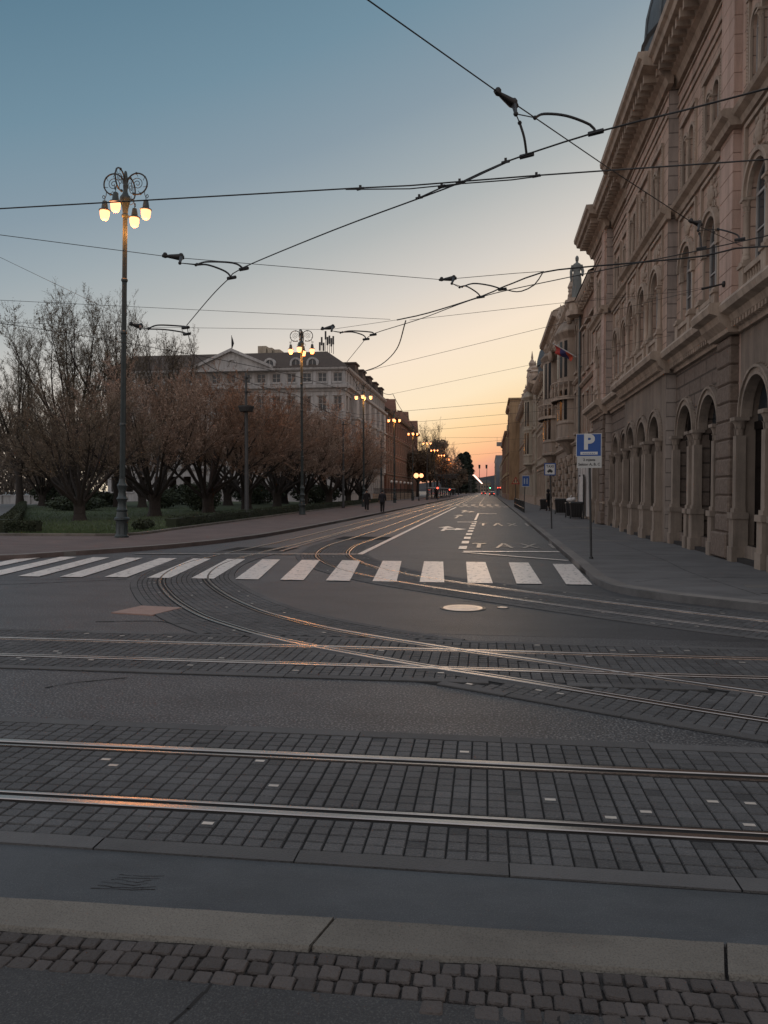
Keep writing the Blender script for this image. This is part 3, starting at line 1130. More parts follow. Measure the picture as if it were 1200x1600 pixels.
# ------------------------------------------------------------------ park ground
m = MB()
LAWN = [(-17.5, 25.95), (-13.5, 26.1), (-13.12, 26.5), (-12.92, 27.5), (-13.02, 29), (-13.16, 31), (-13.32, 37), (-14.12, 58), (-15.2, 109), (-52, 109), (-52, 79)]
m.prism(LAWN, .0, .17)
struct(m.build('lawn', M['grass_soil']))
m = MB()
m.face([(-70, 25.6, .125), (-17.7, 25.9, .125), (-52.2, 79, .125), (-52.2, 260, .125), (-160, 260, .125), (-160, 25.6, .125)])
m.face([(-52.2, 109.2, .124), (-15.2, 109.2, .124), (-16, 330, .124), (-52.2, 330, .124)])
struct(m.build('park_path', M['sidewalk']))
m = MB()
edge = catmull([(-17.5, 26.0), (-13.5, 26.1), (-13.0, 27.6), (-13.3, 37), (-14.1, 58)], .4)
for i in range(26000):
    y = 26.2 + 42 * rnd.random() ** 1.7
    xr = -13.1 - (max(0, y - 31) * .036) - .05
    xl = -17.5 - (y - 26) * .65
    x = rnd.uniform(max(xl, -42), xr)
    h = rnd.uniform(.04, .11)
    a = rnd.random() * 6.28
    dx, dy = math.cos(a) * .012, math.sin(a) * .012
    c = rnd.random()
    m.face([(x - dx, y - dy, .168), (x + dx, y + dy, .168), (x + rnd.uniform(-.04, .04), y + rnd.uniform(-.04, .04), .17 + h)], c)
g = m.build('grass', M['grass'])
g['kind'] = 'stuff'


def leaf_quads(m_, fn, n, s0, s1):
    for _ in range(n):
        p = Vector(fn())
        a = Vector((rnd.gauss(0, 1), rnd.gauss(0, 1), rnd.gauss(0, 1))).normalized()
        b = a.orthogonal().normalized()
        s = rnd.uniform(s0, s1)
        c = rnd.random()
        m_.face([tuple(p - a * s), tuple(p + b * s * .5), tuple(p + a * s), tuple(p - b * s * .5)], c)


def hedge(path, wd, h, z0, label, n=5000):
    base = Vector((*path[0], z0))
    m_ = MB()
    P = resample([Vector((*p, 0)) for p in path], .6)
    for a, b in zip(P, P[1:]):
        t = (b - a).normalized()
        nn = Vector((t.y, -t.x, 0))
        hh = h * rnd.uniform(.88, 1.0)
        q = [a - nn * wd * .42, a + nn * wd * .42, b + nn * wd * .42, b - nn * wd * .42]
        m_.hexa([(v.x, v.y, z0) for v in q] + [(v.x, v.y, z0 + hh * .9) for v in q], .25)
    def fn():
        k = rnd.randrange(len(P) - 1)
        a, b = P[k], P[k + 1]
        p = a.lerp(b, rnd.random())
        t = (b - a).normalized()
        nn = Vector((t.y, -t.x, 0))
        s = rnd.random()
        if s < .4:
            return (p.x + nn.x * wd * rnd.uniform(-.5, .5), p.y + nn.y * wd * rnd.uniform(-.5, .5), z0 + h * rnd.uniform(.88, 1.08))
        e = rnd.choice((-1, 1)) * rnd.uniform(.42, .54)
        return (p.x + nn.x * wd * e, p.y + nn.y * wd * e, z0 + h * rnd.uniform(0, 1))
    leaf_quads(m_, fn, n, .025, .06)
    tag(m_.build('hedge', M['hedge'], loc=base), label, 'hedge')


hedge([(-13.55, 31.5), (-13.75, 37), (-14.5, 58), (-15.6, 108)], .55, .48, .16, 'long low clipped hedge along the pavement edge of the park', 14000)
hedge([(-18.2, 27.0), (-26, 39.5), (-46, 71)], .6, .55, .16, 'low hedge beside the pale path at the left rim of the lawn', 9000)
hedge([(-17.9, 26.6), (-16.6, 26.75)], .5, .42, .16, 'short hedge stub at the front left corner of the lawn', 2500)


def shrub(x, y, r, h, label, n=1500):
    m_ = MB()
    for k in range(5):
        a = rnd.random() * 6.28
        m_.tube([(x, y, .15), (x + math.cos(a) * r * .4, y + math.sin(a) * r * .4, .15 + h * .7)], [.03, .01], 5, c=.2)
    def fn():
        u = Vector((rnd.gauss(0, 1), rnd.gauss(0, 1), rnd.gauss(0, 1))).normalized() * (rnd.random() ** .4)
        return (x + u.x * r, y + u.y * r, .17 + h * .5 + u.z * h * .5)
    leaf_quads(m_, fn, n, .03 + r * .02, .06 + r * .05)
    tag(m_.build('shrub', M['hedge'], loc=(x, y, .15)), label, 'shrub')


shrub(-13.9, 29.3, .35, .45, 'small sparse bush at the lawn edge right of the nearest lamp', 500)
shrub(-14.1, 30.4, .3, .4, 'second sparse bush between the nearest lamp and the long hedge', 400)
shrub(-22, 57, 1.6, 2.3, 'dark rounded evergreen bush behind the tram pole by the third tree', 2600)
shrub(-29, 66, 1.5, 1.8, 'round bush on the lawn between the second and third trees', 2000)
shrub(-33, 58, 2.4, 1.2, 'spreading low bush behind the nearest tree trunk', 2200)
shrub(-47, 80, 3.5, 2.6, 'broad dark bush at the far left end of the lawn', 2600)
shrub(-40, 74, 3.2, 1.5, 'wide low bush at the back of the lawn behind the left trees', 2200)
for k, (x, y) in enumerate([(-34, 84), (-27, 88), (-21, 92)]):
    shrub(x, y, 3.2, 2.4, ['large dark bush behind the second tree', 'large dark bush at the back behind the third tree', 'large dark bush at the back near the pavement'][k], 2400)
m = MB()
m.box(-66, -50.5, 88, 88.5, .12, 1.15)
m.box(-66, -50.5, 87.9, 88.6, 1.15, 1.25)
for k in range(9):
    m.box(-65.8 + k * 1.9, -65.5 + k * 1.9, 87.85, 88.0, .12, 1.15)
tag(m.build('park_wall', M['hotel_trim'], loc=(-58, 88.2, .12)), 'low pale wall far behind the lawn at the left edge', 'wall')


# ------------------------------------------------------------------ facade tools.  Mp(u, d, z): along the wall, outwards, up
def fbox(m_, Mp, u0, u1, d0, d1, z0, z1, c=None):
    m_.hexa([Mp(u0, d0, z0), Mp(u1, d0, z0), Mp(u1, d1, z0), Mp(u0, d1, z0), Mp(u0, d0, z1), Mp(u1, d0, z1), Mp(u1, d1, z1), Mp(u0, d1, z1)], c)


def fquad(m_, Mp, u0, u1, z0, z1, d):
    if u1 - u0 > 1e-4 and z1 - z0 > 1e-4:
        m_.face([Mp(u0, d, z0), Mp(u1, d, z0), Mp(u1, d, z1), Mp(u0, d, z1)])


def wall_open(m_, Mp, u0, u1, z0, z1, a, b, zb, zt, d, depth, arch=False, n=10):
    """wall piece with one opening; with arch, zt is the springing and the radius half the width"""
    fquad(m_, Mp, u0, a, z0, z1, d)
    fquad(m_, Mp, b, u1, z0, z1, d)
    fquad(m_, Mp, a, b, z0, zb, d)
    pts = []
    if arch:
        r = (b - a) / 2
        c = (a + b) / 2
        for i in range(n + 1):
            t = math.pi * (1 - i / n)
            pts.append((c + r * math.cos(t), zt + r * math.sin(t)))
    else:
        pts = [(a, zt), (b, zt)]
    for (ua, za), (ub, zb_) in zip(pts, pts[1:]):
        m_.face([Mp(ua, d, za), Mp(ub, d, zb_), Mp(ub, d, z1), Mp(ua, d, z1)])
        m_.face([Mp(ua, d, za), Mp(ub, d, zb_), Mp(ub, d - depth, zb_), Mp(ua, d - depth, za)])
    for u in (a, b):
        m_.face([Mp(u, d, zb), Mp(u, d, zt), Mp(u, d - depth, zt), Mp(u, d - depth, zb)])
    m_.face([Mp(a, d, zb), Mp(b, d, zb), Mp(b, d - depth, zb), Mp(a, d - depth, zb)])


def ring(m_, Mp, c, zs, r0, r1, d0, d1, n=14, leg=0.0, beads=0):
    P = []
    if leg:
        P += [(-1, 0, -leg)]
    for i in range(n + 1):
        t = math.pi * (1 - i / n)
        P.append((math.cos(t), math.sin(t), 0))
    if leg:
        P += [(1, 0, -leg)]
    def pt(k, r, d):
        x, y, l = P[k]
        return Mp(c + r * x, d, zs + r * y + l)
    for k in range(len(P) - 1):
        m_.face([pt(k, r0, d1), pt(k + 1, r0, d1), pt(k + 1, r1, d1), pt(k, r1, d1)])
        m_.face([pt(k, r1, d0), pt(k + 1, r1, d0), pt(k + 1, r1, d1), pt(k, r1, d1)])
        m_.face([pt(k, r0, d0), pt(k + 1, r0, d0), pt(k + 1, r0, d1), pt(k, r0, d1)])
    for k in (0, len(P) - 1):
        m_.face([pt(k, r0, d0), pt(k, r1, d0), pt(k, r1, d1), pt(k, r0, d1)])


def cornice(m_, Mp, u0, u1, prof, c=None):
    """closed moulding: prof [(d, z)]"""
    n = len(prof)
    A = [Mp(u0, d, z) for d, z in prof]
    B = [Mp(u1, d, z) for d, z in prof]
    for i in range(n):
        j = (i + 1) % n
        m_.face([A[i], B[i], B[j], A[j]], c)
    m_.face(A[::-1], c)
    m_.face(B, c)


def column(Mp, u, d, z0, z1, r, parent, mt, pedestal=None, n=14, square=False, cap=.42):
    m_ = MB()
    p = Mp(u, d, 0)
    if pedestal:
        pz, pw = pedestal
        fbox(m_, Mp, u - pw * 1.12, u + pw * 1.12, d - pw, d + pw * 1.25, pz, pz + .34)
        fbox(m_, Mp, u - pw, u + pw, d - pw, d + pw * 1.05, pz + .34, z0 - .14)
        fbox(m_, Mp, u - pw * 1.2, u + pw * 1.2, d - pw, d + pw * 1.3, z0 - .14, z0)
    if square:
        fbox(m_, Mp, u - r * 1.25, u + r * 1.25, d - r, d + r * 1.3, z0 + .002, z0 + .10)
        fbox(m_, Mp, u - r, u + r, d - r, d + r, z0 + .10, z1 - cap)
    else:
        m_.lathe([(r * 1.35, z0 + .001), (r * 1.35, z0 + .05), (r * 1.12, z0 + .09), (r * 1.2, z0 + .12), (r, z0 + .16),
                  (r * .98, z0 + (z1 - z0) * .4), (r * .86, z1 - cap - .04), (r * 1.0, z1 - cap - .02), (r * .86, z1 - cap)], p[0], p[1], 0, n)
    # foliate capital: bell, two rows of leaves, abacus
    zc = z1 - cap
    m_.lathe([(r * .86, zc), (r * .9, zc + cap * .3), (r * 1.15, zc + cap * .62), (r * 1.5, zc + cap * .8)], p[0], p[1], 0, n)
    for row, (zz, rr, hh) in enumerate(((zc + .01, r * .93, cap * .4), (zc + cap * .36, r * 1.02, cap * .42))):
        for k in range(8):
            a = 2 * math.pi * (k + .5 * row) / 8
            cx, cy = p[0] + math.cos(a) * rr, p[1] + math.sin(a) * rr
            tx, ty = -math.sin(a) * r * .3, math.cos(a) * r * .3
            ox, oy = math.cos(a) * r * .32, math.sin(a) * r * .32
            m_.face([(cx - tx, cy - ty, zz), (cx + tx, cy + ty, zz), (cx + tx * .8 + ox * .4, cy + ty * .8 + oy * .4, zz + hh * .75), (cx - tx * .8 + ox * .4, cy - ty * .8 + oy * .4, zz + hh * .75)])
            m_.face([(cx - tx * .8 + ox * .4, cy - ty * .8 + oy * .4, zz + hh * .75), (cx + tx * .8 + ox * .4, cy + ty * .8 + oy * .4, zz + hh * .75), (cx + tx * .4 + ox * 1.3, cy + ty * .4 + oy * 1.3, zz + hh), (cx - tx * .4 + ox * 1.3, cy - ty * .4 + oy * 1.3, zz + hh)])
    fbox(m_, Mp, u - r * 1.55, u + r * 1.55, d - r * 1.5, d + r * 1.55, zc + cap * .8, z1)
    return m_.build('column', mt, parent, smooth=35)


def window(Mp, a, b, zb, zt, d, parent, fm, arch=False, bars=(1, 2), name='window', glass=None, t=.06):
    """frame with bars and a pane just behind it"""
    fr, pn = MB(), MB()
    w_ = b - a
    c = (a + b) / 2
    r = w_ / 2
    def zz(u):
        return zt + (math.sqrt(max(0, r * r - (u - c) ** 2)) if arch else 0)
    fbox(fr, Mp, a, a + t, d - .06, d, zb, zt)
    fbox(fr, Mp, b - t, b, d - .06, d, zb, zt)
    fbox(fr, Mp, a + t, b - t, d - .06, d - .002, zb, zb + t)
    if arch:
        ring(fr, Mp, c, zt, r - t, r, d - .06, d)
        fbox(fr, Mp, a + t, b - t, d - .06, d - .002, zt - t / 2, zt + t / 2)
    else:
        fbox(fr, Mp, a + t, b - t, d - .06, d - .002, zt - t, zt)
    for k in range(bars[0]):
        u = a + w_ * (k + 1) / (bars[0] + 1)
        fbox(fr, Mp, u - t * .45, u + t * .45, d - .055, d + .012, zb + t, zz(u) - t)
    for k in range(bars[1]):
        z = zb + (zt - zb) * (k + 1) / (bars[1] + 1)
        fbox(fr, Mp, a + t, b - t, d - .05, d - .006, z - t * .3, z + t * .3)
    o = fr.build(name, fm, parent)
    if arch:
        pts = [Mp(a + .01, d - .035, zb + .01), Mp(b - .01, d - .035, zb + .01)]
        for i in range(13):
            th = math.pi * i / 12
            pts.append(Mp(c + (r - .01) * math.cos(th), d - .035, zt + (r - .01) * math.sin(th)))
        pn.face(pts)
    else:
        pn.face([Mp(a + .01, d - .035, zb + .01), Mp(b - .01, d - .035, zb + .01), Mp(b - .01, d - .035, zt - .01), Mp(a + .01, d - .035, zt - .01)])
    pn.build('pane', glass or M['glass'], o)
    return o


def panel_door(Mp, a, b, zb, zt, d, parent, mt, arch=True):
    m_ = MB()
    c, r = (a + b) / 2, (b - a) / 2
    for s in (0, 1):
        u0 = a if s == 0 else c + .01
        u1 = c - .01 if s == 0 else b
        fbox(m_, Mp, u0, u1, d - .08, d, zb, zt - .3)
        for k in range(3):
            z0 = zb + .15 + k * (zt - zb - .5) / 3
            fbox(m_, Mp, u0 + .09, u1 - .09, d, d + .025, z0, z0 + (zt - zb - .5) / 3 - .12)
    fbox(m_, Mp, a, b, d - .08, d + .03, zt - .3, zt - .12)
    o = m_.build('door', mt, parent)
    p_ = MB()
    if arch:
        pts = [Mp(a, d - .05, zt - .1), Mp(b, d - .05, zt - .1)]
        for i in range(13):
            th = math.pi * i / 12
            pts.append(Mp(c + r * math.cos(th), d - .05, zt + r * math.sin(th)))
        p_.face(pts)
        p_.build('fanlight', M['glass'], o)
    return o


# ------------------------------------------------------------------ the arcaded palace on the right
WX = 5.8
def MR(u, d, z):
    return (WX - d, u, z)


B1 = thing('palace', 'ornate pinkish brown palace with arched windows and arcades filling the right edge', 'building', (8.5, 27, .12))
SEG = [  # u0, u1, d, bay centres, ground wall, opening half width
    (12.0, 18.95, 0.0, [15.15, 17.75], 'stucco_shaded', .90),
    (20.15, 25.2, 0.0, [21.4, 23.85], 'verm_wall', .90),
    (25.2, 32.6, 0.30, [26.65, 28.8, 30.95], 'stucco_shaded', .84),
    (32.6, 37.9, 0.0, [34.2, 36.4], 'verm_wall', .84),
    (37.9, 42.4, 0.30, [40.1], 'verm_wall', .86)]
Z0, ZC0, ZC1 = .12, 5.5, 6.1
walls = {}
CUR = [0]


def W(k):
    return walls.setdefault((k, CUR[0]), MB())


lc, sc2, uc, arch_m, ped, orn = MB(), MB(), MB(), MB(), MB(), MB()
for si, (u0, u1, d, bays, gw, hw) in enumerate(SEG):
    CUR[0] = si
    nb = len(bays)
    edges = [u0] + [(bays[i] + bays[i + 1]) / 2 for i in range(nb - 1)] + [u1]
    for i, c in enumerate(bays):
        e0, e1 = edges[i], edges[i + 1]
        ped = MB()
        fbox(ped, MR, e0 + .01, e1 - .01, d - .01, d + .05, 6.115, 6.2)
        # ground floor arch
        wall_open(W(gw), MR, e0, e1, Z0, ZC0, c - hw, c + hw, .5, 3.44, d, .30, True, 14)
        ar = MB()
        ring(ar, MR, c, 3.44, hw - .05, hw + .02, d - .16, d + .08)
        ring(ar, MR, c, 3.44, hw + .02, hw + .11, d - .02, d + .06)
        ring(ar, MR, c, 3.44, hw + .11, hw + .17, d - .02, d + .11)
        for k in range(27):           # beaded rim
            t = math.pi * (k + .5) / 27
            ar.ball(MR(c + (hw + .20) * math.cos(t), d + .015, 3.44 + (hw + .20) * math.sin(t)), .026, 6)
        ar.build('archivolt', M['stone_shaded'], B1)
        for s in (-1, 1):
            column(MR, c + s * (hw + .04), d + .08, 1.25, 3.44, .11, B1, M['stone_shaded'], pedestal=(Z0, .16), square=True, cap=.42)
        if (si + i) % 3 == 1:
            panel_door(MR, c - hw + .04, c + hw - .04, .5, 3.45, d - .24, B1, M['dark_wood'])
        else:
            window(MR, c - hw + .04, c + hw - .04, 1.0, 3.42, d - .21, B1, M['dark_frame'], True, (1, 1), glass=M['dark_glass'])
            fquad(W('stucco_shaded'), MR, c - hw, c + hw, .5, 1.0, d - .23)
        pl = MB()
        fbox(pl, MR, c - hw + .12, c + hw - .12, d - .29, d - .06, .12, .5)
        fbox(pl, MR, c - hw + .14, c + hw - .14, d - .018, d + .16, .12, .22)
        pl.build('basement_grille', M['plinth_dark'], B1)
        # first floor window, with columns, hood and panel above
        r = .60
        wall_open(W('stucco_joint'), MR, e0, e1, ZC1, 10.2, c - r, c + r, 6.75, 8.35, d, .17, True, 14)
        window(MR, c - r, c + r, 6.75, 8.35, d - .10, B1, M['white_frame'], True, (1, 1))
        ar = MB()
        ring(ar, MR, c, 8.35, r, r + .12, d - .02, d + .09)
        ring(ar, MR, c, 8.35, r + .12, r + .22, d - .02, d + .15)
        for k in range(19):
            t = math.pi * (k + .5) / 19
            ar.ball(MR(c + (r + .25) * math.cos(t), d + .02, 8.35 + (r + .25) * math.sin(t)), .028, 6)
        ar.build('archivolt', M['stone'], B1)
        for s in (-1, 1):
            jam = MB()
            if si in (0, 2):
                column(MR, c + s * (r + .10), d + .05, 6.95, 8.33, .085, B1, M['stone'], n=12, cap=.3)
            else:
                fbox(jam, MR, c + s * (r + .06) - .058, c + s * (r + .06) + .058, d - .01, d + .05, 6.95, 8.05)
                fbox(jam, MR, c + s * (r + .07) - .11, c + s * (r + .07) + .11, d - .01, d + .10, 8.05, 8.34)
                jam.build('jamb', M['stone'], B1)
            fbox(ped, MR, c + s * (r + .12) - .15, c + s * (r + .12) + .15, d, d + .17, 6.12, 6.94)
            fbox(ped, MR, c + s * (r + .12) - .18, c + s * (r + .12) + .18, d, d + .21, 6.78, 6.86)
        # baluster panel under the window
        fbox(ped, MR, c - r + .06, c + r - .06, d, d + .16, 6.62, 6.74)
        for k in range(6):
            uu = c - r + .17 + k * (2 * r - .34) / 5
            p = MR(uu, d + .08, 0)
            ped.lathe([(.04, 6.13), (.04, 6.2), (.062, 6.32), (.03, 6.48), (.045, 6.62)], p[0], p[1], 0, 8)
        ped.build('balustrade', M['stone'], B1)
        orn = MB()
        # framed relief over the arch
        hwp = min(r + .34, (e1 - e0) / 2 - .08)
        for (a, b, za, zb) in ((c - hwp, c + hwp, 9.98, 10.08), (c - hwp, c - hwp + .08, 8.5, 9.98), (c + hwp - .08, c + hwp, 8.5, 9.98)):
            fbox(orn, MR, a, b, d - .01, d + .07, za, zb)
        for k in range(40):
            uu = c + rnd.uniform(-.42, .42)
            zz = rnd.uniform(9.22, 9.9)
            p = MR(uu, d + .01, zz)
            orn.ball(p, rnd.uniform(.04, .10), 6, sx=.45)
        p = MR(c, d + .02, 9.52)
        orn.ball(p, .2, 10, sx=.5, sz=1.3)
        orn.build('relief_ornament', M['stone'], B1)
        orn2 = MB()
        # second floor twin-light window
        r2, off = .27, .35
        um = c
        wall_open(W('stucco_joint'), MR, e0, um, 10.5, 13.35, c - off - r2, c - off + r2, 10.62, 12.05, d, .13, True, 10)
        wall_open(W('stucco_joint'), MR, um, e1, 10.5, 13.35, c + off - r2, c + off + r2, 10.62, 12.05, d, .13, True, 10)
        for s in (-1, 1):
            window(MR, c + s * off - r2, c + s * off + r2, 10.62, 12.05, d - .07, B1, M['white_frame'], True, (0, 1), t=.045)
            ring(arch_m, MR, c + s * off, 12.05, r2, r2 + .08, d - .01, d + .06, leg=1.4)
        column(MR, c, d + .03, 10.63, 12.1, .07, B1, M['stone'], n=10, cap=.24)
        for s in (-1, 1):
            fbox(orn2, MR, c + s * .80 - .06, c + s * .80 + .06, d - .01, d + .06, 10.58, 12.75)
            for k in range(26):
                p = MR(c + s * .80, d + .065, 10.62 + k * .08)
                orn2.ball(p, .022, 5)
        fbox(orn2, MR, c - .86, c + .86, d - .01, d + .09, 12.75, 12.85)
        orn2.build('window_frame_moulding', M['stone'], B1)
    # cornices per segment
    cornice(lc, MR, u0 - (.25 if d else -.02), u1 + (.25 if d else -.02), [(d - .05, 5.42), (d + .10, 5.42), (d + .12, 5.52), (d + .28, 5.66), (d + .34, 5.80), (d + .52, 5.86), (d + .56, 6.0), (d + .50, 6.10), (d - .05, 6.11)])
    k = u0 + .1
    while k < u1 - .05:
        fbox(lc, MR, k, k + .10, d + .10, d + .27, 5.535, 5.66)
        k += .20
    cornice(sc2, MR, u0 - (.2 if d else -.02), u1 + (.2 if d else -.02), [(d - .05, 10.18), (d + .08, 10.18), (d + .12, 10.32), (d + .26, 10.40), (d + .30, 10.50), (d + .24, 10.56), (d - .05, 10.57)])
    fquad(W('stucco'), MR, u0, u1, 13.35, 14.4, d)
    for zz in (13.35, 13.62, 14.02):
        fbox(sc2, MR, u0, u1, d - .01, d + .05, zz, zz + .07)
    eo = .42 if d else -.04
    cornice(uc, MR, u0 - eo, u1 + eo, [(d - .05, 14.2), (d + .12, 14.2), (d + .20, 14.42), (d + .34, 14.5), (d + .40, 14.74), (d + .86, 14.82), (d + .90, 14.98), (d + 1.0, 15.05), (d + 1.02, 15.22), (d - .05, 15.25)])
    k = u0 + .12
    while k < u1 - .1:
        fbox(uc, MR, k, k + .16, d + .18, d + .74, 14.53, 14.805)
        k += .42
    # returns of the projecting parts
    if d:
        for (u, s) in ((u0, -1), (u1, 1)):
            walls.setdefault(('stone_return', si * 10 + s), MB()).face([(WX - d, u, Z0), (WX + .1, u, Z0), (WX + .1, u, 14.4), (WX - d, u, 14.4)])
    # base moulding line
    ped = MB()
    if si in (1, 3, 4):
        for i in range(nb + 1):
            a = u0 if i == 0 else bays[i - 1] + hw + .26
            b = u1 if i == nb else bays[i] - hw - .26
            if b - a > .15:
                fbox(ped, MR, a, b, d - .01, d + .10, 1.12, 1.24)
        ped.build('base_moulding', M['stone'], B1)
# rusticated pier between the first two parts, and one at the far pavilion corner
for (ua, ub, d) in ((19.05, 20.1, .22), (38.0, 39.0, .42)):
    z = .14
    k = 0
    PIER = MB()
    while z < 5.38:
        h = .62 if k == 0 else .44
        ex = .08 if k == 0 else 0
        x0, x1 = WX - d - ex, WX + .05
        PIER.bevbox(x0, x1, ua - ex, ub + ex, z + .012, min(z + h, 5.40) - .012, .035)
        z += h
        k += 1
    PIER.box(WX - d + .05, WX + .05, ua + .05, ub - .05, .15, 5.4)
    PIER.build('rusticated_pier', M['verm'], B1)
    for (za, zb, st) in ((6.1, 10.18, .44), (10.58, 14.2, .44)):
        PIER = MB()
        PIER.box(WX - d + .06, WX + .05, ua + .06, ub - .06, za, zb)
        z = za + .02
        while z < zb - .05:
            PIER.bevbox(WX - d + .03, WX + .05, ua + .03, ub - .03, z, min(z + st - .008, zb), .008)
            z += st
        PIER.build('pilaster', M['stucco'], B1)
fb = [(18.95, 20.15, .24)]
CUR[0] = 9
for u0, u1, d in fb:
    W('stucco').face([(WX, u0, Z0), (WX, u1, Z0), (WX, u1, 14.4), (WX, u0, 14.4)])
    cornice(lc, MR, u0 - .18, u1 + .18, [(0, 5.425), (d + .10, 5.425), (d + .12, 5.52), (d + .28, 5.66), (d + .34, 5.80), (d + .52, 5.86), (d + .56, 6.0), (d + .50, 6.104), (0, 6.114)])
    cornice(sc2, MR, u0 - .1, u1 + .1, [(0, 10.185), (d + .08, 10.185), (d + .12, 10.32), (d + .26, 10.40), (d + .30, 10.50), (d + .24, 10.564), (0, 10.574)])
    cornice(uc, MR, u0 - .2, u1 + .2, [(-.05, 14.205), (d + .12, 14.205), (d + .20, 14.42), (d + .34, 14.5), (d + .40, 14.74), (d + .84, 14.82), (d + .88, 14.98), (d + .98, 15.05), (d + 1.0, 15.225), (-.05, 15.255)])
RET = joint_mat('stone_return', (.44, .375, .33), (.35, .295, .26), 3.0, .44, .5, (0, 2), bump=.8, mortar=.02)
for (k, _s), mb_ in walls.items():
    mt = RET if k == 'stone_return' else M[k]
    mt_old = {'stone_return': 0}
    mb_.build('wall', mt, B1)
m = MB()     # the body: end walls and back
m.face([(WX, 12, Z0), (16, 12, Z0), (16, 12, 15), (WX, 12, 15)])
m.face([(WX, 42.4, Z0), (16, 42.4, Z0), (16, 42.4, 15), (WX, 42.4, 15)])
m.face([(16, 12, Z0), (16, 42.4, Z0), (16, 42.4, 15), (16, 12, 15)])
m.build('side_wall', M['stucco'], B1)
lc.build('storey_cornice', M['stone'], B1)
sc2.build('string_course', M['stone'], B1)
uc.build('eaves_cornice', M['stone'], B1)
arch_m.build('window_surround', M['stone'], B1)
m = MB()
m.face([(5.0, 12, 15.26), (5.0, 42.4, 15.26), (9.5, 42.4, 18.2), (9.5, 12, 18.2)])
m.face([(9.5, 12, 18.2), (9.5, 42.4, 18.2), (16, 42.4, 15.2), (16, 12, 15.2)])
for u in (12, 42.4):
    m.face([(5.0, u, 15.26), (9.5, u, 18.2), (16, u, 15.2)])
m.build('roof', M['slate'], B1)
m = MB()
m.box(5.35, 6.2, 25.1, 32.7, 15.26, 16.0)
m.box(5.25, 6.3, 25.0, 32.8, 16.0, 16.14)
m.build('parapet', M['stone'], B1)
m = MB()
m.box(5.3, 6.25, 37.9, 42.2, 15.26, 15.75)
m.build('parapet', M['stone'], B1)
m = MB()
prof = [(3.5, 15.4), (3.5, 19.0), (3.62, 19.1)] + [(3.45 * math.cos(t), 19.2 + 4.4 * math.sin(t)) for t in [i * math.pi / 2 / 12 for i in range(12)]] + [(.3, 23.6), (.3, 24.2), (.01, 24.6)]
m.lathe(prof, 9.45, 31.5, 0, 32)
for k in range(16):
    a = 2 * math.pi * k / 16
    m.tube([(9.45 + (3.47 * math.cos(t)) * math.cos(a), 31.5 + (3.47 * math.cos(t)) * math.sin(a), 19.2 + 4.42 * math.sin(t)) for t in [i * math.pi / 2 / 8 for i in range(8)]], .07, 5)
m.build('dome', M['slate'], B1, smooth=40)


